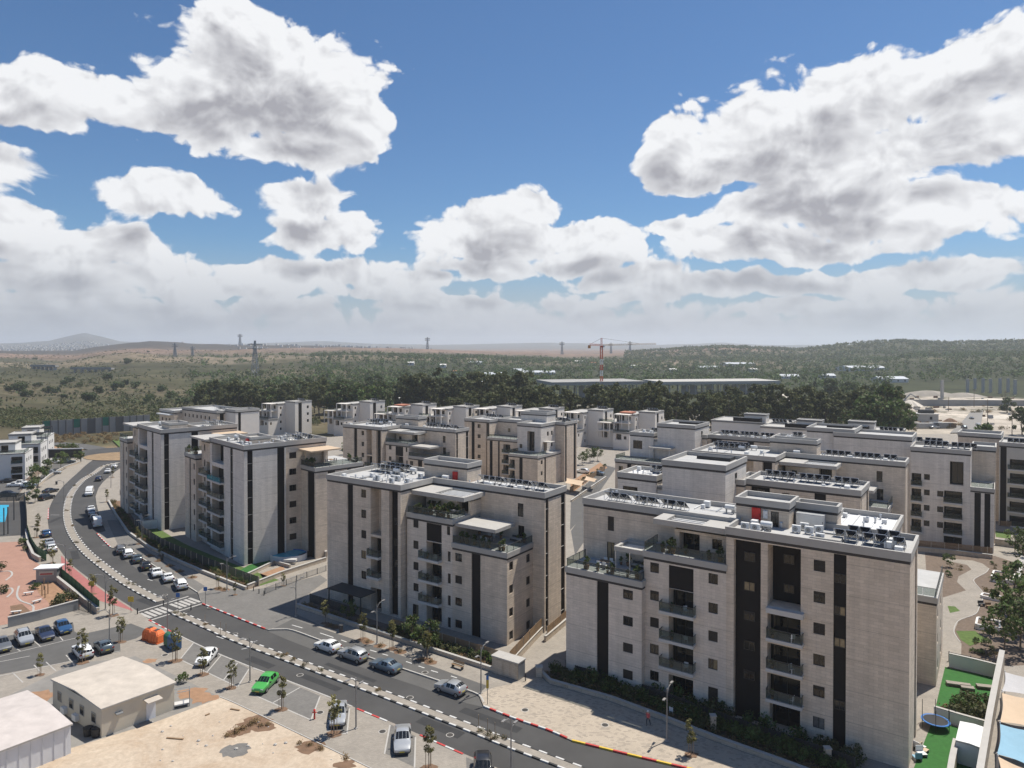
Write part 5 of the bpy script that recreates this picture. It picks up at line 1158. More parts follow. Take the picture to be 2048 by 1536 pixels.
for (k, c_, u, v, a, lab) in (('sedan','silver',1869,856,5,'silver car standing at the building site fence'),('hatch','white',1956,851,70,'white car driving on the site road'),('sedan','grey',1943,838,70,'grey car driving away on the site road'),('suv','slate',1928,857,75,'grey lorry cab entering the building site')): car(k, c_, u, v, a, lab, z=.1)
# ---------------------------------------------------------------- walls, fences, planting
def wall_line(pts, h, w, m, name, label, cat='wall', z0=-.2, cap=None, px_=True, base=PV):
    P = px(pts, base) if px_ else pts; root = empty(name, (P[0][0], P[0][1], 0)); o = P[0]
    a, b = offset(P, w/2), offset(P, -w/2); mb = MB(); mb.prism([(p[0]-o[0], p[1]-o[1]) for p in a + b[::-1]], z0, base + h, m); mb.build('wall_body', root)
    a, b = offset(P, w/2 + .05), offset(P, -w/2 - .05); cb = MB(); cb.prism([(p[0]-o[0], p[1]-o[1]) for p in a + b[::-1]], base + h + .001, base + h + .08, cap or 'coping'); cb.build('coping_stone', root)
    tag(root, label, cat); return P
def fence(pts, h, m, name, label, z0=0.0, step=2.4, post='metal_dark', slats=True, px_=True, base=PV, cat='fence'):
    """panel fence: every post and every panel its own part"""
    P = px(pts, base) if px_ else pts; root = empty(name, (P[0][0], P[0][1], base)); o = P[0]
    Q = resample(P, step) + ([P[-1]] if True else [])
    def pm():
        mb = MB(); mb.box(-.05, .05, -.05, .05, 0, h + .08, post); return mb.mesh('post')
    for i, q in enumerate(Q):
        put('post', cached(('fp', h, post), pm), root, (q[0]-o[0], q[1]-o[1], z0))
        if i:
            p = Q[i-1]; L = math.hypot(q[0]-p[0], q[1]-p[1])
            if L < .3: continue
            def fm(L=round(L, 1)):
                mb = MB()
                if slats:
                    n = int(h/.13)
                    for k in range(n): mb.box(.06, L-.06, -.015, .015, .05+k*h/n, .05+k*h/n+h/n*.8, m)
                else:
                    for k in range(int(L/.14)): mb.box(.06+k*.14, .09+k*.14, -.012, .012, .05, h, m)
                    mb.box(.0, L, -.02, .02, h-.05, h, m); mb.box(.0, L, -.02, .02, .06, .11, m)
                return mb.mesh('panel')
            put('panel', cached(('fn', h, m, round(L, 1), slats), fm), root, (p[0]-o[0], p[1]-o[1], z0), math.atan2(q[1]-p[1], q[0]-p[0]))
    tag(root, label, cat); return Q
def planting(pts, step, width, protos, label, group, sc=(.7, 1.2), px_=True, cat='shrub'):
    for (x, y) in resample(px(pts, PV) if px_ else pts, step):
        plant(protos, x + random.uniform(-width, width), y + random.uniform(-width, width), random.uniform(*sc), label, cat, group, z=PV)
# block A: retaining wall, dark fence, thick planting
wA = [(1084,1350),(1100,1366),(1220,1400),(1320,1437),(1434,1482),(1560,1527),(1690,1575)]
P = wall_line(wA, .45, .3, 'wall_block', 'garden_wall', 'low beige garden wall with planting between the speckled plaza and the block')
wL = densify(P, 2); nA_ = lambda d: offset(wL, d)
planting(nA_(.9), .85, .35, LOWS + DRYS, 'low straggly shrub along the beige garden wall of the plaza', 'low shrubs along the plaza wall', px_=False)
planting(nA_(2.1), .62, .5, SHRUB, 'leafy green shrub in the thick hedge at the foot of the plaza block', 'hedge shrubs at the plaza block', (.85, 1.5), px_=False)
fence(nA_(3.4), 1.3, 'fence_dark', 'garden_fence', 'dark slatted garden fence behind the hedge at the plaza block', px_=False)
planting(nA_(4.6), 1.8, .5, SHRUB, 'green shrub in the small gardens inside the dark fence', 'shrubs inside the dark fence', (1.0, 1.7), px_=False)
sheet('garden_soil', wL + nA_(5.6)[::-1], PV + .012, 'mulch')
def pier(u, v, h=1.7, w=.55, label=''):
    x, y = G(u, v, PV); r = empty('gate_pier', (x, y, PV)); MB().box(-w/2, w/2, -w/2, w/2, -.1, h, 'wall_block').build('pier_body', r); MB().box(-w/2-.06, w/2+.06, -w/2-.06, w/2+.06, h+.001, h+.09, 'coping').build('coping_stone', r); tag(r, label, 'pier')
pier(1426, 1462, label='beige gate pier in the dark fence at the middle of the hedge'); pier(1655, 1530, label='beige gate pier in the dark fence below the plain stone end'); pier(1078, 1352, 1.2, .8, label='beige pier at the footpath end of the plaza hedge')
# block B
wB = [(594,1214),(640,1229),(700,1250),(780,1276),(860,1302),(940,1328),(986,1343)]
P = wall_line(wB, .5, .3, 'wall_block', 'garden_wall', 'low beige garden wall along the cycle path below the planted terraces'); wl = densify(P, 2); nB = lambda d: offset(wl, d)
sheet('garden_soil', wl + nB(3.4)[::-1], PV + .012, 'mulch')
planting(nB(.9), .9, .3, LOWS + DRYS, 'low reddish shrub along the wall by the cycle path', 'low shrubs by the cycle path', px_=False); planting(nB(1.7)[8:], 1.0, .35, SHRUB, 'green shrub between wall and slatted fence by the cycle path', 'shrubs by the cycle path', (.6, 1.2), px_=False)
fence(nB(2.6)[:len(nB(2.6))//2-3], 1.35, 'fence_dark', 'garden_fence', 'dark slatted fence in front of the garden awning', px_=False); fence(nB(2.6)[len(wl)//2:], 1.5, 'wood', 'timber_fence', 'brown slatted timber fence by the cycle path', post='wall_block', px_=False)
def leafy(u, v, s, label): x, y = G(u, v, PV); plant(STREET, x, y, s, label, 'tree', None, z=PV)
for u, v, s, l in ((826,1290,.95,'young dense green tree by the white table terrace'),(856,1306,1.0,'dense green garden tree behind the timber fence'),(697,1244,.7,'small green tree beside the dark awning')): leafy(u, v, s, l)
# electricity cabinet at the end of that wall
def cabinet():
    x, y = G(984, 1345, PV); r = empty('utility_cabinet', (x, y, PV), R(55.5 - 90)); tag(r, 'beige walled utility cabinet with grey metal doors at the footpath', 'cabinet')
    MB().box(0, 4.0, 0, 1.6, 0, 2.1, 'wall_block').build('cabinet_body', r); MB().box(-.1, 4.1, -.1, 1.7, 2.101, 2.25, 'coping').build('roof_slab', r)
    for i in range(3): MB().box(4.003, 4.05, .06+i*.5, .52+i*.5, .15, 1.95, 'metal_grey').build('metal_door', r)
    for i in range(3): MB().box(.7+i*1.1, 1.7+i*1.1, -.05, -.003, .15, 1.9, 'wall_block').build('side_panel', r)
cabinet()
fence([(1020,1336),(1056,1296),(1084,1266)], 1.3, 'wood', 'timber_fence', 'brown timber fence on a beige wall beside the footpath', z0=.9, post='wall_block'); wall_line([(1020,1336),(1056,1296),(1084,1266)], .9, .3, 'wall_block', 'garden_wall', 'beige wall carrying the timber fence beside the footpath')
fence([(1094,1280),(1142,1238)], 1.1, 'wood', 'timber_fence', 'short brown fence at the foot of the stone tower', z0=.8, post='wall_block'); wall_line([(1090,1284),(1142,1240)], .8, .3, 'wall_block', 'garden_wall', 'short beige wall at the foot of the stone tower')
for (u, v, lab) in ((1008,1348,'nearest the cabinet'),(1029,1355,'in the middle of the footpath mouth'),(1051,1362,'nearest the plaza wall')):
    x, y = G(u, v, PV); tag(MB().tube([(0,0,0),(0,0,1.0)], .07, 8, 'metal_dark').build('bollard'), 'slim dark bollard ' + lab, 'bollard', 'bollards across the footpath').location = (x, y, PV)
# block C: gardens on the curve
wC = [(217,1010),(232,1038),(255,1072),(300,1104),(350,1128),(400,1150),(450,1170),(492,1186)]
P = wall_line([(u, v - 6) for u, v in wC], .5, .3, 'wall_block', 'garden_wall', 'low beige wall with a narrow bed curving round the pool garden'); wl = densify(P, 2); nC = lambda d: offset(wl, d)
sheet('garden_soil', wl + nC(3.2)[::-1], PV + .012, 'soil'); planting(nC(.9), 1.0, .3, LOWS + DRYS, 'low dry shrub in the curving bed outside the pool garden', 'low shrubs on the curving bed', px_=False); planting(nC(1.6)[6:], 1.5, .3, SHRUB, 'green shrub in the curving bed outside the pool garden', 'green shrubs on the curving bed', (.5, .9), px_=False)
fence(nC(2.5)[len(wl)//3:], 1.6, 'fence_dark', 'garden_fence', 'dark slatted fence round the pool garden on the curve', post='wall_block', px_=False); sheet('lawn', nC(2.7)[len(wl)//3:] + nC(6.5)[len(wl)//3:][::-1], PV + .016, 'lawn')
wall_line([(301,1058),(352,1047)], 1.6, .35, 'wall_block', 'garden_wall', 'white topped wall between the two curve gardens'); wall_line([(282,1044),(284,1060),(318,1056)], 2.0, .4, 'plaster', 'gate_wall', 'plain grey gate wall with white coping at the curve garden'); fence([(318,1050),(352,1040)], 1.3, 'wood', 'timber_fence', 'timber fence beside the grey gate wall', z0=.6)
fence([(240,990),(292,978)], 1.4, 'wood', 'timber_fence', 'timber fence below the stacked balconies on the curve')
wall_line([(490,1156),(548,1128),(580,1136)], .6, .35, 'wall_block', 'garden_wall', 'beige angled wall round the red soil bed'); wall_line([(495,1178),(560,1152),(652,1122)], .7, .35, 'wall_block', 'garden_wall', 'beige wall along the ramp below the pool'); fence([(598,1122),(645,1104)], 1.2, 'fence_dark', 'garden_fence', 'dark fence behind the round pool'); wall_line([(610,1068),(648,1098),(652,1116)], 1.2, .35, 'wall_block', 'garden_wall', 'tall beige wall at the side of the pool garden')
over('bed', [(520,1148),(565,1132),(572,1142),(528,1160)], 'soil_red', 4); over('lawn', [(470,1146),(505,1126),(545,1120),(540,1132),(492,1152)], 'turf', 5)
def pool():
    x, y = G(577, 1117, PV); r = empty('garden_pool', (x, y, PV)); tag(r, 'round above ground garden pool with pale rim beside the pale block', 'pool')
    mb = MB(); n = 24; ro, ri = 2.9, 2.75
    for i in range(n):
        a, b = 6.283*i/n, 6.283*(i+1)/n; c = lambda q, t, z: (q*1.25*math.cos(t), q*math.sin(t), z)
        mb.face([c(ro,a,0),c(ro,b,0),c(ro,b,1.1),c(ro,a,1.1)], 'white'); mb.face([c(ro,a,1.1),c(ro,b,1.1),c(ri,b,1.1),c(ri,a,1.1)], 'white'); mb.face([c(ri,b,.8),c(ri,a,.8),c(ri,a,1.1),c(ri,b,1.1)], 'blue')
    mb.build('pool_wall', r); MB().prism([(2.74*1.25*math.cos(6.283*i/n), 2.74*math.sin(6.283*i/n)) for i in range(n)], .8, .92, 'pool_water').build('water', r); MB().box(.2, 2.6, -3.9, -2.95, .55, .95, 'slab').build('deck', r)
pool()
# ---------------------------------------------------------------- street lamps
def lamp_proto():
    r = empty('street_lamp', (0, 0, 0)); MB().tube([(0,0,0),(0,0,.5),(0,0,5.6)], [.1, .085, .055], 8, 'pole').build('pole', r)
    for (s, z, L) in ((-1, 5.55, 1.25), (1, 4.55, .8)):
        a = MB().tube([(0,0,z-.5),(s*L*.35,0,z+.05),(s*L,0,z+.22)], .04, 6, 'pole').build('arm', r); h = MB(); h.box(s*L-.28, s*L+.28, -.12, .12, z+.16, z+.26, 'pole'); o = h.build('lamp_head', a); MB().box(s*L-.22, s*L+.22, -.09, .09, z+.145, z+.16, 'lamp_glass').build('lens', o)
    MB().box(-.16, .16, -.16, .16, 0, .12, 'concrete').build('base_plate', r); return stash(r)
LAMP = lamp_proto()
def lamp(u, v, ang, where, z=PV): x, y = G(u, v, z); dup(LAMP, (x, y, z), R(ang), 'grey street lamp with two arms ' + where, 'lamp', 'two armed street lamps')
aR = 55.5 - 90
for (u, v, a, w) in ((754,1288,aR+90+180,'behind the parked cars by the cycle path'),(962,1387,aR+90+180,'beside the bench and bus stop sign'),(592,1233,aR+90+180,'at the corner of the dark awning garden'),(500,1364,aR+90,'by the green car'),(712,1457,aR+90,'beside the silver saloon and young tree'),(1022,1548,aR+90,'in the last pavement corner by the black car'),(1334,1482,aR+90+180,'on the plaza by the walker'),
                     (131,1150,aR+60,'on the red pavement strip'),(211,1219,aR+70,'where the red pavement narrows'),(454,1182,aR+240,'beside the pool garden'),(284,1085,aR+230,'beside the grey gate wall'),(335,1267,aR+90,'behind the orange containers'),(219,1300,aR+90,'at the car park kerb'),(128,1004,aR+40,'on the outside of the bend'),(222,975,aR+220,'by the dark car lay-by')): lamp(u, v, a, w)
# ---------------------------------------------------------------- young trees with stakes
def staked():
    for p in YOUNG:
        mb = MB()
        for k in range(3): a = 2.09*k + .4; mb.tube([(math.cos(a)*.32, math.sin(a)*.32, 0), (math.cos(a)*.3, math.sin(a)*.3, 1.7)], .03, 5, 'stake')
        mb.build('stakes', p); reg(p)
staked()
for (u, v, s, w) in ((463,1376,1.0,'between the empty bays and the lamp'),(563,1419,1.05,'beside the green car'),(668,1468,1.25,'in front of the silver grey saloon'),(858,1536,1.2,'next to the bay with the silver saloon'),(241,1284,1.05,'at the car park exit'),(351,1322,1.25,'in front of the blue bin'),(405,1349,1.1,'in front of the white hatchback'),(225,1231,1.25,'at the end of the red pavement'),(105,1126,.9,'beside the last white car'),(140,1157,.95,'beside the green fence'),(184,1188,1.05,'behind the orange sign'),(73,1075,1.1,'by the blue car'),(76,1052,.9,'by the red cone bin'),(84,1110,.9,'by the silver car'),
                   (651,1247,1.0,'at the head of the cycle path'),(726,1279,1.15,'by the first parked cars'),(784,1298,1.05,'by the waste bin'),(853,1319,1.1,'opposite the blue saloon'),(277,1088,1.0,'beside the grey gate wall'),(436,1176,.9,'in the grass patch by the lamp'),(1382,1510,1.05,'on the plaza near the kerb'),(320,1112,.8,'over the row of parked cars'),(165,1325,1.2,'in front of the white estate car'),(80,1350,.8,'in the empty car park bays'),(225,955,1.0,'by the lay-by'),(214,1004,.9,'on the corner by the gate'),(566,1172,.7,'by the bicycle stands'),(470,1190,.6,'by the bollards')):
    x, y = G(u, v, PV); plant(YOUNG, x, y, s * .88, 'young staked tree in a soil pit ' + w, 'tree', 'young staked trees', z=PV + .02); pit(u, v, .7 * s)
for (u, v, s, w) in ((88,955,1.5,'between the two car parks'),(76,975,1.5,'over the white cars'),(64,988,1.0,'by the low wall'),(122,938,1.3,'below the dark panel'),(143,915,1.4,'at the bend of the upper road'),(128,910,1.1,'in the red soil verge'),(156,925,1.0,'near the crossing'),(70,1005,.8,'behind the blue court')):
    x, y = G(u, v, PV); plant(STREET, x, y, s, 'round green street tree ' + w, 'tree', 'round street trees', z=PV)
for line in (m1, m2):
    pts = resample(line, 9.0)
    for i, (x, y) in enumerate(pts):
        if i % 2 == 0 or math.hypot(x, y) < 60: continue
        for k in range(2): plant(DRYS + LOWS, x + random.uniform(-1, 1), y + random.uniform(-.25, .25), .6, 'low dry shrub in the road median', 'shrub', 'shrubs in the median', z=.12)
for (u, v) in ((564,1313),(585,1321),(610,1331),(640,1342),(962,1465),(976,1470),(990,1476),(352,1226),(366,1232)):
    x, y = G(u, v, .12); plant(LOWS, x, y, .7, 'low flowering shrub in the planted stretch of the median', 'shrub', 'flowering shrubs in the median', z=.12)
for (u, v) in ((660,1252),(672,1255),(735,1284),(760,1292),(800,1304),(845,1320),(862,1325),(440,1178),(450,1180),(300,1112),(318,1122),(340,1132),(360,1143),(385,1155)):
    x, y = G(u, v, PV); plant(DRYS, x, y, .8, 'dry ground shrub in a pavement planting bed', 'shrub', 'dry shrubs in the pavement beds', z=PV); blot(u, v, .9, 'soil', .4, .013, 'planting_bed')
# ---------------------------------------------------------------- street furniture
def bench():
    x, y = G(915, 1337, PV); r = empty('park_bench', (x, y, PV), R(aR)); tag(r, 'brown slatted park bench by the cycle path', 'bench')
    for i in range(4): MB().box(-.9, .9, -.22+i*.12, -.12+i*.12, .43, .47, 'wood').build('seat_slat', r)
    for i in range(3): MB().box(-.9, .9, .27, .30, .55+i*.13, .65+i*.13, 'wood').build('back_slat', r)
    for s in (-.75, .75): MB().box(s-.04, s+.04, -.22, .26, 0, .43, 'metal_dark').build('leg', r)
bench()
def bin_(u, v, m, h, w, label): x, y = G(u, v, PV); r = empty('litter_bin', (x, y, PV)); MB().tube([(0,0,0),(0,0,h)], [w*.9, w], 10, m).build('bin_body', r); MB().tube([(0,0,h+.001),(0,0,h+.08)], [w*1.1, w*.9], 10, 'metal_dark').build('lid', r); tag(r, label, 'bin')
bin_(682, 1264, 'metal_dark', 1.0, .3, 'dark litter bin by the cycle path planting'); bin_(324, 1119, 'metal_dark', 1.0, .3, 'dark litter bin beside the row of parked cars'); bin_(113, 969, 'metal_dark', .9, .3, 'dark litter bin at the outside of the bend')
def container(u, v, rz, label):
    x, y = G(u, v, PV); r = empty('recycling_container', (x, y, PV), rz); tag(r, label, 'container', None)
    mb = MB(); lo = [(-.95,-.75,.15),(.95,-.75,.15),(.95,.75,.15),(-.95,.75,.15)]; mid = [(-.9,-.7,1.15),(.9,-.7,1.15),(.9,.7,1.15),(-.9,.7,1.15)]; hi = [(-.5,-.45,1.65),(.5,-.45,1.65),(.5,.45,1.65),(-.5,.45,1.65)]
    for A_, B_ in ((lo, mid), (mid, hi)):
        for i in range(4): mb.face([A_[i], A_[(i+1)%4], B_[(i+1)%4], B_[i]], 'orange')
    mb.face(hi, 'orange'); mb.face(lo[::-1], 'orange'); o = mb.build('body', r); bm = bmesh.new(); bm.from_mesh(o.data); bmesh.ops.remove_doubles(bm, verts=bm.verts, dist=.001); bmesh.ops.bevel(bm, geom=list(bm.edges), offset=.1, segments=2, affect='EDGES'); bm.to_mesh(o.data); bm.free()
    MB().box(-.28, .28, -.3, .3, 1.651, 1.70, 'metal_dark').build('hatch', r); MB().box(-1.0, 1.0, -.8, .8, 0, .149, 'orange').build('skirt', r)
    for s in (-1, 1): MB().box(s*.25-.03, s*.25+.03, -.8, -.76, .2, 1.1, 'orange').build('rib', r)
container(301, 1278, R(-25), 'orange recycling container nearest the zebra crossing'); container(314, 1283, R(-25), 'orange recycling container next to the blue bin')
def tub(u, v, m, sc, label):
    x, y = G(u, v, PV); r = empty('waste_container', (x, y, PV), R(-40)); tag(r, label, 'container'); mb = MB(); mb.box(-.7*sc, .7*sc, -.5*sc, .5*sc, .2, 1.15*sc, m); mb.build('body', r)
    ld = MB(); ld.tube([(-.72*sc,0,1.15*sc),(.72*sc,0,1.15*sc)], .5*sc, 12, m); ld.build('lid', r)
    for a in (-.55, .55):
        for b in (-.4, .4): MB().tube([(a*sc-.03,b*sc,.1),(a*sc+.03,b*sc,.1)], .1, 8, 'tyre').build('wheel', r)
tub(340, 1292, 'green_bin', 1.1, 'green wheeled waste container behind the blue one'); tub(349, 1298, 'blue_bin', 1.2, 'blue wheeled waste container with rounded lid')
def sign(u, v, h, panel, m, label, post='metal_dark', z=PV, rz=None):
    x, y = G(u, v, z); r = empty('street_sign', (x, y, z), R(0 if rz is None else rz)); tag(r, label, 'sign'); MB().tube([(0,0,0),(0,0,h)], .035, 6, post).build('post', r)
    w, p0, p1 = panel; MB().box(-w/2, w/2, -.045, -.02, p0, p1, m).build('sign_panel', r); return r
sign(411, 1209, 2.9, (.6, 2.2, 2.85), 'blue', 'blue square crossing sign on a grey post at the forecourt'); sign(356, 1222, 2.9, (.6, 2.2, 2.85), 'blue', 'blue crossing sign on the median by the zebra crossing', z=.12)
sign(262, 1225, 2.7, (.9, 1.7, 2.5), 'yellow_paint', 'orange warning board on a dark post before the zebra crossing'); s_ = sign(975, 1409, 3.6, (.3, 1.9, 2.9), 'yellow_paint', 'yellow bus stop sign with blue top at the plaza kerb'); MB().box(-.15, .15, -.045, -.02, 2.91, 3.4, 'blue').build('sign_top', s_)
sign(184, 1190, 2.5, (.8, 1.6, 2.3), 'yellow_paint', 'orange board on the red pavement strip'); sign(1022, 1475, 2.0, (.12, 1.0, 1.9), 'metal_dark', 'thin dark marker post in the median planting', z=.12)
for (u, v) in ((957,1462),(975,1470),(990,1478),(410,1253),(441,1268),(452,1271)):
    x, y = G(u, v, .12); tag(MB().tube([(0,0,0),(0,0,1.8)], .035, 6, 'stake').build('stake'), 'thin brown planting stake in the road median', 'stake', 'planting stakes in the median').location = (x, y, .12)
for (u, v, l) in ((275,1228,'at the left end of the zebra crossing'),(327,1212,'on the median side of the zebra crossing'),(382,1220,'beyond the zebra crossing on the median')):
    x, y = G(u, v, PV); tag(MB().tube([(0,0,0),(0,0,.9)], .09, 8, 'metal_dark').build('bollard'), 'short dark bollard ' + l, 'bollard', 'bollards at the zebra crossing').location = (x, y, PV)
def hydrant():
    x, y = G(629, 1438, PV); r = empty('fire_hydrant', (x, y, PV)); tag(r, 'tall red fire hydrant post at the end of the bays', 'hydrant'); MB().tube([(0,0,0),(0,0,1.0)], .1, 8, 'red').build('column', r); MB().tube([(0,0,1.001),(0,0,1.12)], [.15,.05], 8, 'red').build('cap', r)
    for s in (-1, 1): MB().tube([(0,0,.75),(s*.24,0,.75)], .06, 6, 'red').build('outlet', r)
hydrant()
for i, (u, v) in enumerate(((538,1178),(550,1174),(562,1170),(574,1166),(586,1162),(598,1158),(612,1153))):
    x, y = G(u, v, PV); tag(MB().tube([(-.35,0,0),(-.35,0,.8),(.35,0,.8),(.35,0,0)], .03, 6, 'metal_light').build('bicycle_stand', smooth=False), 'steel hoop bicycle stand on the ramp below the pool', 'stand', 'bicycle stands on the ramp').location = (x, y, PV)
fence([(530,1188),(600,1160),(652,1142)], 1.0, 'metal_grey', 'metal_railing', 'grey metal railing along the ramp', slats=False)
for i, (u, v) in enumerate(((507,1182),(518,1187),(528,1191))):
    x, y = G(u, v, PV); tag(MB().tube([(0,0,0),(0,0,.8)], .08, 8, 'metal_dark').build('bollard'), 'short dark bollard at the corner of the pool garden wall', 'bollard', 'bollards at the pool garden corner').location = (x, y, PV)
# ---------------------------------------------------------------- the walker on the plaza
def person():
    x, y = G(1296, 1452, PV); r = empty('person', (x, y, PV), R(-40)); tag(r, 'person in a white cap, red top and dark trousers walking along the hedge', 'person')
    V = [(0,0,.95),(0,0,1.2),(0,0,1.42),(0,0,1.5),(0,0,1.62),(-.09,0,.92),(-.12,-.14,.5),(-.12,-.02,.08),(-.12,-.18,.04),(.09,0,.92),(.12,.16,.52),(.13,.34,.12),(.13,.2,.03),(-.2,0,1.4),(-.27,.1,1.14),(-.26,-.02,.9),(.2,0,1.4),(.27,-.1,1.14),(.26,-.2,.92)]
    Ed = [(0,1),(1,2),(2,3),(3,4),(0,5),(5,6),(6,7),(7,8),(0,9),(9,10),(10,11),(11,12),(2,13),(13,14),(14,15),(2,16),(16,17),(17,18)]
    rad = [.15,.15,.14,.055,.105,.09,.065,.045,.04,.09,.065,.045,.04,.06,.045,.035,.06,.045,.035]
    me = bpy.data.meshes.new('figure'); me.from_pydata(V, Ed, []); o = bpy.data.objects.new('figure', me); COL.objects.link(o); o.parent = r
    md = o.modifiers.new('skin', 'SKIN'); sv = me.skin_vertices[0].data
    for i, q in enumerate(rad): sv[i].radius = (q, q * .85); sv[i].use_root = (i == 0)
    sb = o.modifiers.new('sub', 'SUBSURF'); sb.levels = 1; sb.render_levels = 1
    dg = bpy.context.evaluated_depsgraph_get(); m2_ = bpy.data.meshes.new_from_object(o.evaluated_get(dg)); bpy.data.objects.remove(o)
    for n in ('cloth_dark', 'cloth_red', 'skin'): m2_.materials.append(MAT[n])
    for p in m2_.polygons: z = p.center.z; p.material_index = 0 if z < .97 else (1 if z < 1.46 and abs(p.center.x) < .24 else (1 if 1.1 < z < 1.46 else 2)); p.use_smooth = True
    put('body', m2_, r); cp = MB(); cp.tube([(0,0,1.66),(0,0,1.70),(0,0,1.755)], [.125,.115,.05], 10, 'white'); cp.box(-.08,.08,-.2,-.1,1.655,1.675,'white'); cp.build('cap', r)
person()
# ---------------------------------------------------------------- prefabs and left side
def prefab(name, cs, h, ridge, roofm, wallm, label, rib=False):
    """prefab hall from its four roof corners (world, at height h)"""
    P = [Vector((*c, 0)) for c in cs]; o = P[0].copy(); r = empty(name, (o.x, o.y, PV)); Q = [p - o for p in P]; tag(r, label, 'building')
    ctr = sum(Q, Vector()) / 4; W_ = [ctr + (q - ctr) * .965 for q in Q]
    mb = MB()
    for i in range(4): a, b = W_[i], W_[(i+1) % 4]; mb.face([(a.x,a.y,-.1),(b.x,b.y,-.1),(b.x,b.y,h-.1),(a.x,a.y,h-.1)], wallm)
    mb.build('wall', r)
    m01, m23 = (Q[0] + Q[1]) / 2, (Q[2] + Q[3]) / 2; rf = MB(); z = lambda v, k: (v.x, v.y, k)
    for dz, flip in ((0, False), (-.16, True)):
        for q in ([z(Q[0],h+dz), z(m01,h+ridge+dz), z(m23,h+ridge+dz), z(Q[3],h+dz)], [z(m01,h+ridge+dz), z(Q[1],h+dz), z(Q[2],h+dz), z(m23,h+ridge+dz)]): rf.face(q, roofm)
    E_ = [(Q[0],h),(m01,h+ridge),(Q[1],h),(Q[2],h),(m23,h+ridge),(Q[3],h)]
    for i in range(6): (a, ha), (b, hb) = E_[i], E_[(i+1) % 6]; rf.face([z(a,ha-.16), z(b,hb-.16), z(b,hb), z(a,ha)], 'coping')
    rf.build('roof', r)
    if rib:
        for i in (0, 1, 2, 3):
            a, b = W_[i], W_[(i+1) % 4]; L = (b-a).length; d = (b-a)/L; nrm = Vector((d.y, -d.x, 0))
            if (nrm.dot((a+b)/2 - ctr)) < 0: nrm = -nrm
            n = int(L/.9); k = MB()
            for j in range(n): p = a + d*(j+.5)*L/n + nrm*.02; k.bar((p.x,p.y,0), (p.x,p.y,h-.15), .07, wallm)
            k.build('wall_rib', r)
    return r, W_, o
h1 = 3.2; c1 = [G(u, v, h1 + PV) for u, v in ((202,1418),(101,1358),(246,1312),(353,1364))]
r1, W1, o1 = prefab('prefab_building', c1, h1, .35, 'prefab_roof', 'prefab_wall', 'beige prefab building with shallow pitched roof beside the bare lot')
def on_wall(r, a, b, f, w, z0, z1, m, name, d=.06):
    L = (b - a); u = L.normalized(); p = a + L * f; nrm = Vector((u.y, -u.x, 0)); ang = math.atan2(u.y, u.x)
    mb = MB(); mb.box(-w/2, w/2, -d, -.003, z0, z1, m); o = mb.build(name, r); o.location = (p.x, p.y, 0); o.rotation_euler = (0, 0, ang); return o
a, b = W1[3], W1[0]
if (Vector(((b-a).y, -(b-a).x, 0)).dot((a+b)/2 - sum(W1, Vector())/4)) < 0: a, b = b, a
on_wall(r1, a, b, .66, 1.0, 0, 2.1, 'wall_white', 'door'); cn = on_wall(r1, a, b, .66, 1.6, 2.35, 2.45, 'prefab_roof', 'door_canopy', 1.3); on_wall(r1, a, b, .22, .7, 2.0, 2.1, 'metal_grey', 'wall_lamp', .5)
a, b = W1[0], W1[1]
if (Vector(((b-a).y, -(b-a).x, 0)).dot((a+b)/2 - sum(W1, Vector())/4)) < 0: a, b = b, a
for f in (.15, .4, .62, .85): o = on_wall(r1, a, b, f, 1.0, 1.1, 2.2, 'metal_grey', 'window', .05); on_wall(r1, a, b, f, .8, 1.2, 2.1, 'pane', 'pane', .055).parent = r1
for f in (.28, .52): on_wall(r1, a, b, f, .9, .3, .95, 'white', 'air_conditioner', .4)
h2 = 3.1; c2 = [G(u, v, h2 + PV) for u, v in ((0,1502),(-140,1440),(55,1380),(146,1447))]
prefab('prefab_building', c2, h2, .35, 'prefab_roof_pink', 'wall_white', 'white ribbed prefab hall with pale roof in the yard corner', True)
def rack():
    x, y = G(362, 1412, PV); r = empty('metal_rack', (x, y, PV), R(25)); tag(r, 'grey steel frame rack standing beside the beige prefab', 'rack')
    for a in (-.9, .9):
        for b in (-.5, .5): MB().box(a-.04, a+.04, b-.04, b+.04, 0, 1.9, 'metal_grey').build('leg', r)
    for z in (.35, 1.85): mb = MB(); mb.bar((-.9,-.5,z),(.9,-.5,z),.06,'metal_grey'); mb.bar((-.9,.5,z),(.9,.5,z),.06,'metal_grey'); mb.bar((-.9,-.5,z),(-.9,.5,z),.06,'metal_grey'); mb.bar((.9,-.5,z),(.9,.5,z),.06,'metal_grey'); mb.build('rail', r)
    MB().box(-.86, .86, -.46, .46, .4, .44, 'slab').build('shelf', r)
rack()
for i, (u, v) in enumerate(((176,1471),(192,1473))):
    x, y = G(u, v, PV); o = MB().tube([(0,0,0),(0,0,.9)], [.4,.5], 12, 'tank_black').build('rubbish_tub'); o.location = (x, y, PV); tag(o, ('round black tub against the corner of the beige prefab', 'round black tub in the gap between the prefabs')[1-i], 'tub')
for (u, v, L, a) in ((350,1478,1.9,-8),(470,1420,1.2,-15),(415,1430,.5,50)):
    x, y = G(u, v, PV); o = MB().box(-L/2, L/2, -.09, .09, 0, .1, 'wood').build('timber_plank'); o.location = (x, y, PV + .01); o.rotation_euler = (0, 0, R(a)); tag(o, 'weathered timber plank lying on the bare lot', 'plank', 'planks on the bare lot')
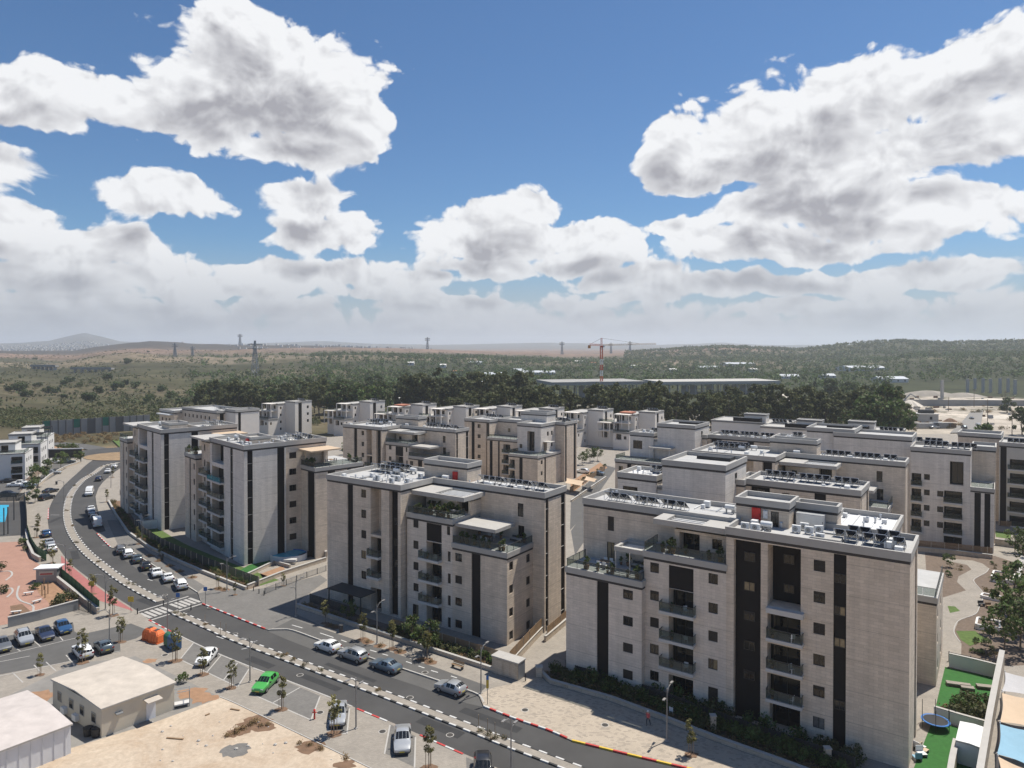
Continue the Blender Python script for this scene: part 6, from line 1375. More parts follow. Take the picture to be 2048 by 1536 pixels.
for i in range(26):
    u, v = random.uniform(300, 700), random.uniform(1440, 1530)
    if v < 1404 + (u - 465) * .47 + 12: continue
    x, y = G(u, v, PV); mb = MB(); s = random.uniform(.08, .22); mb.tube([(0,0,0),(.3*s,0,.5*s),(.2*s,.1*s,.8*s)], [s, s*.8, s*.25], 6, 'concrete'); o = mb.build('loose_stone'); o.location = (x, y, PV); tag(o, 'small loose stone on the pale dirt of the bare lot', 'stone', 'loose stones on the bare lot')
for (u, v) in ((510,1444),(522,1452),(535,1450),(486,1458),(470,1466),(455,1472),(500,1450),(620,1492),(640,1500),(600,1488),(690,1518)):
    x, y = G(u, v, PV); plant(DRYS, x, y, random.uniform(.6, 1.1), 'dry brown weed clump on the bare lot', 'plant', 'dry weeds on the bare lot', z=PV)
x, y = G(364, 1366, PV); plant(SHRUB, x, y, 1.0, 'single round green shrub at the corner of the prefab roof', 'shrub', None, z=PV)
kerb(densify(px([(440,1394),(465,1404),(742,1537),(790,1560)], PV), 2), 1.0, ['coping'], '', w=.12, h=.2)
# ---------------------------------------------------------------- playground behind the green fence
over('playground', [(-120,1090),(44,1083),(58,1096),(66,1118),(105,1152),(168,1206),(156,1216),(16,1248),(-120,1275)], 'paver_terracotta', 3)
over('sand_bed', [(70,1172),(92,1160),(108,1164),(150,1200),(130,1216),(104,1212),(92,1200),(80,1190)], 'soil_red', 5); over('bed', [(20,1212),(44,1208),(64,1225),(55,1236),(24,1236)], 'soil', 5); over('bed', [(38,1082),(52,1078),(58,1096),(60,1106),(48,1104)], 'mulch', 5)
for pts in ([(38,1172),(34,1190),(42,1202),(66,1212),(64,1230)], [(-10,1145),(18,1142),(24,1150),(10,1162)], [(-10,1188),(20,1176),(25,1184),(12,1196)]): kerb(densify(px(pts, PV), .8), .5, ['coping'], '', w=.3, h=.19)
wall_line([(52,1066),(56,1094),(66,1116),(80,1124)], .9, .35, 'wall_block', 'garden_wall', 'curved beige wall behind the playground'); wall_line([(104,1155),(140,1184),(172,1210),(196,1228)], .9, .35, 'wall_block', 'garden_wall', 'straight beige wall between playground and red pavement')
fence([(55,1068),(62,1092),(74,1112),(92,1122)], 1.8, 'fence_green', 'mesh_fence', 'green mesh fence round the bend of the playground', slats=True, post='fence_green'); fence([(107,1146),(150,1182),(198,1226)], 2.0, 'fence_green', 'mesh_fence', 'green mesh fence along the red pavement', slats=True, post='fence_green')
wall_line([(16,1255),(80,1240),(156,1219)], 1.5, .3, 'metal_grey', 'car_park_wall', 'grey panelled wall with pale coping behind the car park'); fence([(158,1220),(170,1222),(182,1228)], 1.9, 'fence_dark', 'metal_gate', 'dark barred gate at the end of the car park wall', slats=False, cat='gate')
def kiosk():
    x, y = G(72, 1166, PV); r = empty('kiosk', (x, y, PV), R(8)); tag(r, 'small grey service kiosk with flat white roof in the playground corner', 'kiosk'); MB().box(0, 3.4, 0, 2.0, 0, 2.4, 'metal_grey').build('kiosk_body', r); MB().box(-.3, 3.7, -.3, 2.3, 2.401, 2.58, 'white').build('roof', r); MB().box(.5, 2.9, -.04, -.003, 1.3, 2.0, 'prefab_wall').build('notice_board', r); MB().box(.7, 2.7, -.05, -.041, 1.4, 1.65, 'red_paint').build('poster', r)
kiosk()
def bench_(u, v, rz, label): x, y = G(u, v, PV); r = empty('picnic_bench', (x, y, PV), R(rz)); tag(r, label, 'bench'); MB().box(-.7, .7, -.25, .25, .4, .48, 'slab').build('seat', r); MB().box(-.5, -.35, -.2, .2, 0, .4, 'concrete').build('leg', r); MB().box(.35, .5, -.2, .2, 0, .4, 'concrete').build('leg', r)
bench_(57, 1190, 30, 'low dark bench on the playground paving'); bench_(74, 1206, 60, 'pale stone bench by the sand bed'); bench_(32, 1228, 20, 'pale bench by the planted bed')
for (u, v) in ((84,1192),(90,1196),(96,1188),(88,1180)):
    x, y = G(u, v, PV); tag(MB().tube([(0,0,0),(0,0,2.0)], .08, 6, 'wood').build('play_post'), 'brown timber play post standing in the sand bed', 'post', 'timber play posts in the sand bed').location = (x, y, PV)
for (u, v, s) in ((70,1178,1.1),(128,1206,1.6),(118,1212,1.4),(140,1204,1.4),(2,1142,1.3),(4,1186,1.2),(46,1090,1.3),(52,1100,1.0),(56,1004,1.3)):
    x, y = G(u, v, PV); plant(SHRUB, x, y, s, 'rounded green shrub inside the playground fence', 'shrub', 'shrubs in the playground', z=PV)
# sports court with dark screens
over('court', [(-120,1006),(48,1004),(53,1030),(53,1070),(-120,1080)], 'asphalt', 4); over('court_floor', [(-120,1010),(18,1010),(10,1044),(-120,1050)], 'court_blue', 6); fence([(-60,1003),(48,1002)], 2.2, 'fence_dark', 'court_screen', 'dark screen fence at the back of the blue court'); fence([(49,1002),(53,1040),(54,1072)], 2.4, 'fence_dark', 'court_screen', 'dark screen fence beside the bend at the blue court')
for (u, v) in ((8,1070),(16,1068),(28,1040)):
    x, y = G(u, v, PV); tag(MB().tube([(0,0,0),(0,0,6)], .12, 8, 'metal_dark').build('court_mast'), 'tall dark mast at the blue sports court', 'mast', 'masts of the sports court').location = (x, y, PV)
over('planting', [(38,960),(60,948),(95,930),(98,936),(62,960),(40,985)], 'mulch', 5); wall_line([(0,950),(20,949),(46,944),(86,926),(90,928)], 1.0, .4, 'wall_block', 'garden_wall', 'pale wall below the low terraced houses'); wall_line([(38,1000),(62,984),(100,952),(130,936),(160,926)], .6, .4, 'wall_block', 'garden_wall', 'long low wall between the upper car park and the road')
over('car_park', [(-100,960),(40,952),(70,946),(40,985),(-100,1000)], 'asphalt_old', 2); over('car_park', [(96,932),(140,918),(150,924),(112,950),(84,966),(70,968)], 'asphalt_old', 2)
r = empty('display_board', (*G(97, 925, PV), PV), R(8)); MB().box(0, 11, 0, .3, 1.6, 4.6, 'tank_black').build('panel', r); MB().box(-.4, 11.4, -.1, .4, 4.601, 4.9, 'white').build('frame', r); MB().box(.2, .5, 0, .3, 0, 1.6, 'metal_grey').build('leg', r); MB().box(10.5, 10.8, 0, .3, 0, 1.6, 'metal_grey').build('leg', r); tag(r, 'dark panel in a white frame beside the low houses', 'panel')
def noise_barrier():
    A_, B_ = Vector(G(86, 872)), Vector(G(300, 858)); d = B_ - A_; L = d.length; ang = math.atan2(d.y, d.x); n = 15; w = L / n; r = empty('noise_barrier', (A_.x, A_.y, -.3), ang); tag(r, 'tall concrete noise barrier with dark posts and green panels below the hillside', 'barrier')
    for i in range(n):
        h = 7.2 + .02*i; m = 'barrier_dark' if i in (6, 10) else 'barrier'; mb = MB()
        if i in (0, 4, 8): mb.box(.25, w-.05, -.15, .15, 0, h*(.45 if i else .4), 'barrier'); mb.build('concrete_panel', r).location = (i*w, 0, 0); g = MB(); g.box(.25, w-.05, -.1, .1, h*.46, h, 'barrier_green'); g.build('green_panel', r).location = (i*w, 0, 0)
        else: mb.box(.25, w-.05, -.15, .15, 0, h, m); mb.build('concrete_panel', r).location = (i*w, 0, 0)
        MB().box(-.22, .22, -.3, .3, 0, h+.2, 'barrier_dark').build('post', r).location = (i*w, 0, 0)
noise_barrier()
for i in range(70):
    u, v = random.uniform(95, 280), random.uniform(866, 886); x, y = G(u, v, 0); plant(DRYS, x, y, random.uniform(1.2, 2.6), 'dry orange brown weed clump below the noise barrier', 'plant', 'dry weeds below the noise barrier', z=-.1)
# ---------------------------------------------------------------- gardens on the right
over('garden_soil', [(1850,1106),(1990,1112),(2060,1135),(2060,1330),(1996,1333),(1890,1312),(1860,1250)], 'mulch', 1)
over('garden_path', [(1890,1117),(1945,1121),(1965,1127),(1978,1137),(1971,1146),(1948,1159),(1952,1169),(1965,1184),(1966,1196),(1958,1216),(1950,1229),(1917,1242),(1908,1264),(1923,1288),(1922,1314),(1885,1314),(1870,1200),(1932,1181),(1914,1164),(1917,1153),(1943,1139),(1934,1130),(1890,1121)], 'paver', 3)
for pts in ([(1895,1212),(1910,1213),(1920,1222),(1900,1226)], [(1912,1262),(1950,1262),(1975,1280),(1940,1292),(1922,1280)], [(1990,1062),(2024,1066),(2020,1078),(1992,1074)]): over('lawn', pts, 'lawn', 5)
kerb(densify(px([(1978,1137),(1971,1146),(1948,1159),(1952,1169),(1965,1184),(1966,1196),(1958,1216),(1950,1229),(1917,1242),(1908,1264),(1923,1288)], PV), .8), .8, ['coping'], '', w=.12, h=.2)
def planter(pts, h, label):
    P = px(pts, PV); o = P[0]; r = empty('raised_planter', (o[0], o[1], PV)); tag(r, label, 'planter'); n = len(P)
    for i in range(n):
        a, b = Vector(P[i]), Vector(P[(i+1) % n]); L = (b-a).length; mb = MB(); mb.box(.14, L-.0, -.14, .14, 0, h, 'plaster'); q = mb.build('planter_wall', r); q.location = (a.x-o[0], a.y-o[1], .002*i); q.rotation_euler = (0, 0, math.atan2((b-a).y, (b-a).x))
    MB().sheet([(p[0]-o[0], p[1]-o[1]) for p in P], h*.7, 'mulch').build('soil', r)
planter([(1982,1163),(2026,1170),(2030,1156),(1988,1149)], .8, 'raised grey planter beside the long garden wall'); planter([(1952,1258),(2000,1266),(2000,1252),(1955,1244)], .8, 'raised grey planter at the lower bend of the path'); planter([(1962,1196),(2010,1206),(2012,1200),(1966,1191)], .5, 'thin white kerbed bed with benches by the path')
for (u, v, m) in ((1963,1212,'metal_dark'),(1978,1216,'wood')):
    x, y = G(u, v, PV); r = empty('garden_chair', (x, y, PV)); MB().box(-.45, .45, -.3, .3, .35, .45, m).build('seat', r); MB().box(-.45, .45, .22, .3, .451, .8, m).build('backrest', r); MB().box(-.4, -.3, -.25, .2, 0, .35, m).build('leg', r); MB().box(.3, .4, -.25, .2, 0, .35, m).build('leg', r); tag(r, ('black' if m == 'metal_dark' else 'brown') + ' garden seat on the paving by the path', 'seat')
wall_line([(2046,1130),(2034,1180)], 1.8, .6, 'wall_block', 'garden_wall', 'pale boundary wall beside the raised planter'); wall_line([(2004,1338),(1992,1400),(1979,1470),(1966,1550),(1955,1620)], 2.4, .5, 'wall_block', 'boundary_wall', 'tall pale boundary wall between the lawns and the shade sails')
wall_line([(1898,1333),(1950,1345),(2000,1358)], 1.7, .25, 'plaster', 'garden_wall', 'grey rendered wall at the top of the artificial lawn'); fence([(1898,1322),(1950,1333),(2000,1345)], 1.2, 'fence_dark', 'metal_railing', 'dark barred railing above the grey lawn wall', slats=False)
wall_line([(1868,1436),(1920,1452),(1976,1468)], 1.3, .25, 'plaster', 'garden_wall', 'grey rendered wall behind the trampoline'); wall_line([(1912,1510),(1904,1550),(1896,1600)], 1.6, .45, 'wall_block', 'garden_wall', 'pale wall end beside the white roofed shed')
over('artificial_lawn', [(1890,1334),(2002,1358),(1978,1468),(1866,1436)], 'turf', 4); over('artificial_lawn', [(1866,1440),(1976,1472),(1960,1600),(1810,1640),(1826,1540)], 'turf', 4)
for i in range(26):
    x, y = G(random.uniform(1892, 1972), random.uniform(1402, 1448), PV); plant(SHRUB + DRYS, x, y, random.uniform(.9, 1.6), 'olive shrub in the thicket between the two lawns', 'shrub', 'thicket between the lawns', z=PV)
for (u, v, L, a) in ((1917,1373,2.6,-20),(1935,1380,1.4,-20),(1972,1378,2.0,-15)):
    x, y = G(u, v, PV); r = empty('lounge_bench', (x, y, PV), R(a)); MB().box(-L/2, L/2, -.4, .4, .25, .42, 'paver').build('seat', r); MB().box(-L/2, L/2, -.38, .38, 0, .249, 'mulch').build('base', r); tag(r, 'long low garden bench on the upper lawn' if L > 2.2 else 'short low garden bench on the upper lawn' if L < 1.6 else 'low garden bench in the shade of the boundary wall', 'bench')
def trampoline():
    x, y = G(1871, 1455, PV); r = empty('trampoline', (x, y, PV)); tag(r, 'round blue rimmed trampoline with dark safety net posts', 'trampoline'); n = 28; R0, R1 = 1.4, 1.2
    mb = MB(); c = lambda q, t, z: (q*math.cos(t), q*math.sin(t), z)
    for i in range(n):
        a, b = 6.283*i/n, 6.283*(i+1)/n; mb.face([c(R1,a,.84),c(R0,a,.84),c(R0,b,.84),c(R1,b,.84)], 'blue'); mb.face([c(R0,a,.76),c(R0,b,.76),c(R0,b,.84),c(R0,a,.84)], 'blue')
    mb.build('rim_pad', r); MB().prism([(R1*math.cos(6.283*i/n), R1*math.sin(6.283*i/n)) for i in range(n)], .79, .82, 'tank_black').build('jump_mat', r)
    for k in range(6): a = 1.047*k; MB().tube([c(R0+.05,a,0), c(R0+.05,a,2.5)], .035, 6, 'tank_black').build('net_post', r)
trampoline()
def shed():
    h = 2.3; cs = [G(u, v, h + PV) for u, v in ((1911,1480),(1968,1498),(1977,1457),(1920,1442))]; prefab('garden_shed', cs, h, .1, 'white', 'wall_white', 'small shed with white roof against the boundary wall')
shed()
def sail(pts, h, m, label):
    P = [Vector((*G(u, v, h), h)) for u, v in pts]; o = P[0].copy(); r = empty('shade_sail', (o.x, o.y, 0)); tag(r, label, 'shade sail'); n = 8; mb = MB()
    def pt(i, j):
        a, b = i/n, j/n; p = (P[0]*(1-a)+P[1]*a)*(1-b) + (P[3]*(1-a)+P[2]*a)*b; ctr = (P[0]+P[1]+P[2]+P[3])/4
        pull = max(0, 1 - 4*min((a-.5)**2 + b*(1-b)*4*0, .25)) * 0
        e = .10*(math.sin(math.pi*a)*(abs(b-.5)*2)**4 + math.sin(math.pi*b)*(abs(a-.5)*2)**4); q = p.lerp(ctr, e); q.z -= .25*math.sin(math.pi*a)*math.sin(math.pi*b); return q - Vector((o.x, o.y, 0))
    for i in range(n):
        for j in range(n): mb.face([pt(i,j), pt(i+1,j), pt(i+1,j+1), pt(i,j+1)], m)
    mb.build('sail_cloth', r, True)
    for p in P: q = p - Vector((o.x, o.y, 0)); MB().tube([(q.x,q.y,0),(q.x,q.y,q.z+.15)], .06, 6, 'metal_light').build('post', r)
sail([(2010,1344),(2075,1358),(2072,1394),(2004,1382)], 3.0, 'sail_grey', 'grey shade sail over the terrace beyond the boundary wall'); sail([(2004,1386),(2075,1398),(2075,1458),(2000,1444)], 2.9, 'sail_beige', 'upper beige shade sail beyond the boundary wall'); sail([(2000,1448),(2075,1462),(2075,1540),(1994,1508)], 2.8, 'sail_blue', 'pale blue shade sail between two beige ones'); sail([(1996,1513),(2075,1545),(2075,1620),(2004,1580)], 2.7, 'sail_beige', 'lower beige shade sail beyond the boundary wall')
over('terrace', [(2012,1345),(2100,1360),(2100,1640),(1975,1640)], 'paver', 2)
for (u, v, s, w) in ((2018,1262,1.75,'beside the planters'),(2034,1222,1.5,'by the pale boundary wall'),(2006,1306,1.35,'above the grey lawn wall'),(2040,1300,1.5,'above the grey shade sail'),(2046,1130,1.3,'by the upper garden wall'),(2030,1105,1.1,'beyond the timber fence'),(1900,1135,.6,'in the bed inside the path bend')):
    x, y = G(u, v, PV); plant(STREET, x, y, s, 'full green garden tree ' + w, 'tree', 'garden trees', z=PV)
for i in range(26):
    u, v = random.choice([(random.uniform(1975, 2030), random.uniform(1126, 1150)), (random.uniform(1962, 2010), random.uniform(1175, 1200)), (random.uniform(1895, 1925), random.uniform(1130, 1180)), (random.uniform(1940, 1990), random.uniform(1278, 1320))])
    x, y = G(u, v, PV); plant(LOWS + SHRUB[:1], x, y, random.uniform(.5, .9), 'low green plant in the garden beds by the winding path', 'shrub', 'low plants by the winding path', z=PV)
fence([(1835,1100),(1900,1106),(1985,1116)], 1.2, 'wood', 'timber_fence', 'brown timber fence on the wall above the winding path', z0=.8, post='wall_block'); wall_line([(1835,1102),(1900,1108),(1985,1118)], .8, .3, 'wall_block', 'garden_wall', 'beige wall under the timber fence above the winding path'); wall_line([(1990,1090),(2048,1098)], 1.3, .3, 'wall_block', 'garden_wall', 'pale wall below the small lawn by the grey block')
fence([(2000,1052),(2048,1056)], 1.2, 'wood', 'timber_fence', 'timber fence behind the small lawn by the grey block')
# toys and clutter at the foot of block A
for (u, v, m, s) in ((1838,1498,'white',.5),(1843,1512,'white',.4),(1834,1520,'sail_blue',.35),(1848,1505,'sail_beige',.35)):
    x, y = G(u, v, PV); r = empty('folding_chair', (x, y, PV), random.uniform(0, 6)); MB().box(-s, s, -s, s, .3, .36, m).build('seat', r); MB().box(-s, s, s-.05, s, .361, .9, m).build('backrest', r); MB().box(-s, -s+.05, -s, s, 0, .3, 'metal_light').build('leg', r); MB().box(s-.05, s, -s, s, 0, .3, 'metal_light').build('leg', r); tag(r, 'light garden chair among the clutter at the corner of the lawn', 'chair', 'chairs at the lawn corner')
# ---------------------------------------------------------------- things on roofs and terraces
def ac_proto():
    r = empty('air_conditioner', (0, 0, 0)); MB().box(-.45, .45, -.17, .17, .1, .85, 'white').build('casing', r); f = MB().tube([(-.1,-.172,.47),(-.1,-.19,.47)], .28, 14, 'metal_grey').build('fan_grille', r); MB().tube([(-.1,-.191,.47),(-.1,-.2,.47)], .07, 8, 'metal_dark').build('hub', f)
    for s in (-.35, .35): MB().box(s-.04, s+.04, -.16, .16, 0, .1, 'metal_grey').build('foot', r)
    return stash(r)
ACU = ac_proto()
def ac(b, s, t, z, rz, label, group='condensers on the roofs'): p = b.w2(s, t, z); dup(ACU, p, b.root.rotation_euler.z + rz, label, 'air conditioner', group)
for i, (s, t, rz, sc) in enumerate(((-16.6,2.0,0,1),(-15.4,2.0,0,1),(-14.6,3.6,0,1),(-11.5,4.0,.0,1),(-10.2,4.2,0,1),(-11.0,5.6,0,1),(-9.4,5.2,.5,1),(-8.6,1.8,0,1))): ac(A, s, t, 21.0, rz, 'white air conditioner condenser on the roof of the plaza block', 'condensers on the plaza block')
for (s, t) in ((-27.0,-3.0),(-26.0,-3.0),(-25.4,-5.0),(-29.0,-4.5),(-23.0,-4.0),(-24.2,.5)): ac(B, s, t, 20.0, 0, 'white air conditioner condenser on the roof with the red cabinet and steel tank', 'condensers on the planted terrace block')
for (s, t) in ((-3.0,2.0),(-2.0,2.2),(-4.4,1.6),(-12.0,2.0),(-6.0,10.5)): ac(C, s, t, 22.4, 0, 'white air conditioner condenser on the roof of the pool block', 'condensers on the pool block')
def box_on(b, s0, s1, t0, t1, z0, z1, m, name, label, cat):
    p = b.w2((s0+s1)/2, t0, z0); r = empty(name, p, b.root.rotation_euler.z); w, d, h = s1-s0, t1-t0, z1-z0; MB().box(-w/2, w/2, 0, d, 0, h, m).build('casing', r); MB().box(-w/2+.06, w/2-.06, -.03, -.002, .06, h-.06, m).build('door', r); MB().box(w/2-.16, w/2-.1, -.06, -.031, h*.45, h*.55, 'metal_dark').build('handle', r); tag(r, label, cat)
box_on(A, -16.7, -15.7, 4.9, 5.15, 21.6, 23.0, 'red', 'fire_cabinet', 'red fire cabinet on the stair head of the plaza block', 'cabinet'); box_on(A, -15.4, -14.9, 4.9, 5.15, 21.9, 22.8, 'white', 'meter_box', 'small white meter box beside the red fire cabinet', 'box'); box_on(A, -12.2, -9.2, 6.9, 8.0, 21.0, 22.6, 'metal_light', 'steel_duct', 'large slanted steel ventilation duct on the plaza block roof', 'duct')
box_on(B, -18.3, -17.4, 1.5, 1.75, 20.3, 21.6, 'red', 'fire_cabinet', 'red fire cabinet on the stair head of the planted terrace block', 'cabinet'); box_on(C, -5.6, -4.6, 2.8, 3.15, 22.4, 23.5, 'red', 'fire_cabinet', 'red fire cabinet on the roof of the pool block', 'cabinet')
def clutter(b, s0, s1, t0, t1, z, n):
    """vents, pipes and small cabinets scattered over a flat roof"""
    def vent():
        mb = MB(); mb.tube([(0,0,0),(0,0,.5)], .09, 8, 'metal_light'); mb.tube([(0,0,.5),(0,0,.6)], [.16,.1], 8, 'metal_light'); return mb.mesh('roof_vent')
    def cab():
        mb = MB(); mb.box(-.35,.35,-.3,.3,.08,.7,'white'); mb.box(-.3,.3,-.25,.25,0,.08,'metal_grey'); return mb.mesh('roof_cabinet')
    for i in range(n):
        s, t = random.uniform(s0, s1), random.uniform(t0, t1)
        if i % 3: put('roof_vent', cached('vent', vent), b.root, (s, t, z), 0, random.uniform(.8, 1.3))
        else: put('roof_cabinet', cached('rcab', cab), b.root, (s, t, z), random.choice((0, 1.57)), random.uniform(.7, 1.2))
    for i in range(max(2, n//3)):
        s, t, L = random.uniform(s0, s1-2), random.uniform(t0, t1), random.uniform(2, 5); L = min(L, s1-s)
        mb = MB(); pts = [(s,t,z+.08),(s+L,t,z+.08)] if i % 2 else [(s,t0,z+.1),(s,t1,z+.1)]; mb.tube(pts, .05, 6, random.choice(('metal_light','white','tank_black'))); mb.build('roof_pipe', b.root)
clutter(A, -17.5, -.8, .8, 7.4, 21.0, 18); clutter(A, -37.5, -19.5, 8.6, 11.2, 21.0, 12); clutter(A, -8.4, -3, 9, 17, 20.92, 8)

for q in ROOFS: clutter(*q, 9 if q[0] is not B else 16)
clutter(C, -15.5, -.6, .8, 7.6, 22.4, 20); clutter(C, -9, -1, 9.2, 16.5, 22.35, 10)
def chair_proto():
    r = empty('terrace_chair', (0, 0, 0)); MB().box(-.24, .24, -.24, .24, .42, .46, 'white').build('seat', r); MB().box(-.24, .24, .2, .24, .461, .9, 'white').build('backrest', r)
    for a in (-.2, .2):
        for b in (-.2, .2): MB().box(a-.02, a+.02, b-.02, b+.02, 0, .42, 'white').build('leg', r)
    return stash(r)
def table_proto(m):
    r = empty('terrace_table', (0, 0, 0)); MB().box(-.7, .7, -.45, .45, .7, .75, m).build('table_top', r)
    for a in (-.6, .6):
        for b in (-.36, .36): MB().box(a-.03, a+.03, b-.03, b+.03, 0, .7, 'metal_dark').build('leg', r)
    return stash(r)
def pot_proto():
    r = empty('potted_plant', (0, 0, 0)); MB().tube([(0,0,0),(0,0,.4)], [.18,.25], 10, 'soil_red').build('pot', r); c = np.array([(0,0,.7),(.15,.1,.9),(-.15,.05,1.0),(0,-.1,1.2)]); put('foliage', quads_mesh('foliage', leaf_cloud(c, np.array([.3,.25,.25,.22]), 160, .1), ['leaf_green', 'leaf_olive'], (rng.uniform(0,1,160) < .4).astype(int)), r); return stash(r)
def sofa_proto():
    r = empty('terrace_sofa', (0, 0, 0)); MB().box(-.9, .9, -.4, .4, .15, .42, 'metal_dark').build('base', r); MB().box(-.9, .9, .25, .4, .421, .8, 'metal_dark').build('backrest', r)
    for x in (-.44, .44): MB().box(x-.42, x+.42, -.38, .24, .422, .54, 'coping').build('cushion', r)
    return stash(r)
CHR, TBL, POT, SOF = chair_proto(), table_proto('wood'), pot_proto(), sofa_proto()
def terrace(b, z, s0, s1, t0, t1, where, n=5, table=True, pots=6):
    g = 'furniture on ' + where
    if table:
        s, t = s0*.6+s1*.4, (t0+t1)/2; dup(TBL, b.w2(s, t, z), b.root.rotation_euler.z, 'brown wooden table on ' + where, 'table', None)
        for k in range(4): dup(CHR, b.w2(s-.4+.8*(k % 2), t-.8+1.6*(k//2), z), b.root.rotation_euler.z + (math.pi if k < 2 else 0), 'white chair at the wooden table on ' + where, 'chair', g)
        dup(SOF, b.w2(s0*.2+s1*.8, t1-.7, z), b.root.rotation_euler.z, 'dark framed sofa with pale cushions on ' + where, 'sofa', None)
    for k in range(pots): dup(POT, b.w2(random.uniform(s0+.3, s1-.3), t0+.35 if k % 3 else t1-.5, z), random.uniform(0, 6), 'potted green plant on ' + where, 'plant', 'potted plants on ' + where, random.uniform(.7, 1.3))
terrace(A, 13.8, -38, -28.3, -.8, 4.0, 'the wide left roof terrace of the plaza block', pots=12); terrace(A, 17.3, -27.8, -18.6, .2, 1.8, 'the upper roof terrace of the plaza block', table=False, pots=9)
terrace(B, 16.4, -20.2, -12.2, -6.5, -2.8, 'the upper planted terrace by the cycle path', pots=34); terrace(B, 13.1, -11.3, -2.3, -6.4, -.5, 'the lower roof terrace by the cycle path', pots=14); terrace(C, 18.0, .3, 5.4, 12.2, 22, 'the awning terrace of the pool block', pots=10); terrace(C, 18.6, -29.2, -23.4, -.3, 6.5, 'the corner roof terrace of the pool block', table=False, pots=9)
for (s, t, k) in ((-23.2,-2.2,0),(-22.6,-2.2,0),(-23.2,-3.2,1),(-21.6,-2.6,1)): dup(CHR, A.w2(s, t, .2), A.root.rotation_euler.z + k*3.1, 'white chair on the ground floor patio behind the hedge', 'chair', 'patio chairs behind the hedge')
for b, lo, hi, where in ((A, -24.6, -22.2, 'the plaza block'), (B, -16.4, -14, 'the planted terrace block'), (A, -13.2, -10.5, 'the dark shaft of the plaza block')):
    for k, z in enumerate((10.85, 7.55, 4.3) if b is A and lo < -20 else (10.4, 7.1, 3.8) if b is A else (10.1, 6.85, 3.6)):
        y0 = -.5 if b is A else -7.2
        dup(POT, b.w2(lo+.3, y0, z), 0, 'potted plant on a glass fronted balcony of ' + where, 'plant', 'balcony plants of ' + where, .8); dup(CHR, b.w2(hi-.4, y0, z), random.uniform(0, 6), 'white chair on a glass fronted balcony of ' + where, 'chair', 'balcony chairs of ' + where)
# shade sails at the small car park between the blocks
sail([(1133,956),(1168,962),(1164,972),(1130,966)], 3.0, 'sail_beige', 'cream shade sail at the corner of the small car park'); sail([(1172,952),(1194,958),(1190,964),(1168,960)], 3.0, 'sail_beige', 'cream shade sail over the gate of the small car park')
fence([(1140,985),(1210,940)], 1.5, 'wood', 'timber_fence', 'timber fence beside the small car park', post='wall_block'); wall_line([(1142,1004),(1212,956)], .5, .3, 'wall_block', 'garden_wall', 'pale wall along the lane by the small car park')
for i in range(10): x, y = G(1150 + i*6.5, 972 - i*4.2, PV); plant(SHRUB, x, y, random.uniform(.7, 1.2), 'green shrub along the small car park fence', 'shrub', 'shrubs at the small car park', z=PV)
for (u, v, s) in ((1180,925,1.3),(1195,922,1.1),(1165,930,1.0),(700,900,1.2),(690,910,1.0),(1560,900,1.0)):
    x, y = G(u, v, PV); plant(STREET, x, y, s, 'small green tree in the gap between the stone blocks', 'tree', 'trees between the stone blocks', z=PV)
# ---------------------------------------------------------------- far structures
def at_px(u, v, z=0.0): return G(u, v, z)
def crane():
    x, y = AT(1203, 560); r = empty('tower_crane', (x, y, 0)); tag(r, 'red and white lattice tower crane above the valley trees', 'crane')
    def lattice(mb, p0, p1, w, n, m):
        p0, p1 = Vector(p0), Vector(p1); d = (p1-p0).normalized(); a = d.cross(Vector((0,1,0)) if abs(d.y) < .9 else Vector((1,0,0))).normalized()*w/2; b = d.cross(a).normalized()*w/2
        cs = [a+b, a-b, -a-b, b-a]
        for q in cs: mb.bar(p0+q, p1+q, w*.16, m)
        for i in range(n):
            s, e = p0.lerp(p1, i/n), p0.lerp(p1, (i+1)/n)
            for k in range(4): mb.bar(s+cs[k], e+cs[(k+1)%4], w*.09, m)
    cols = ['crane_orange', 'white', 'crane_red', 'white', 'crane_red', 'white', 'crane_red', 'crane_red']; hts = [0, 8, 13, 17.5, 22, 26.5, 31, 35.5, 40]
    for i in range(8): mb = MB(); lattice(mb, (0,0,hts[i]), (0,0,hts[i+1]), 1.9, 4, cols[i]); mb.build('mast_section', r)
    mb = MB(); mb.box(-1.1, 1.1, -1.1, 1.1, 40, 41.5, 'crane_red'); mb.build('slewing_unit', r)
    mb = MB(); lattice(mb, (1,0,42), (43,0,43), 1.0, 24, 'sail_beige'); mb.build('jib', r); mb = MB(); lattice(mb, (-1,0,42), (-9.5,0,42.3), 1.2, 6, 'crane_red'); mb.build('counter_jib', r); MB().box(-10.6, -8.6, -.8, .8, 39.4, 41.9, 'crane_orange').build('counterweight', r)
    mb = MB(); lattice(mb, (0,0,41.5), (0,0,47.5), 1.0, 5, 'crane_red'); mb.build('tower_head', r); mb = MB(); mb.bar((0,0,47.4), (30,0,43.2), .12, 'metal_dark'); mb.bar((0,0,47.4), (-9,0,42.6), .12, 'metal_dark'); mb.build('tie_rope', r); MB().box(1.1, 2.4, -.9, .5, 40.2, 41.9, 'white').build('cab', r)
crane()
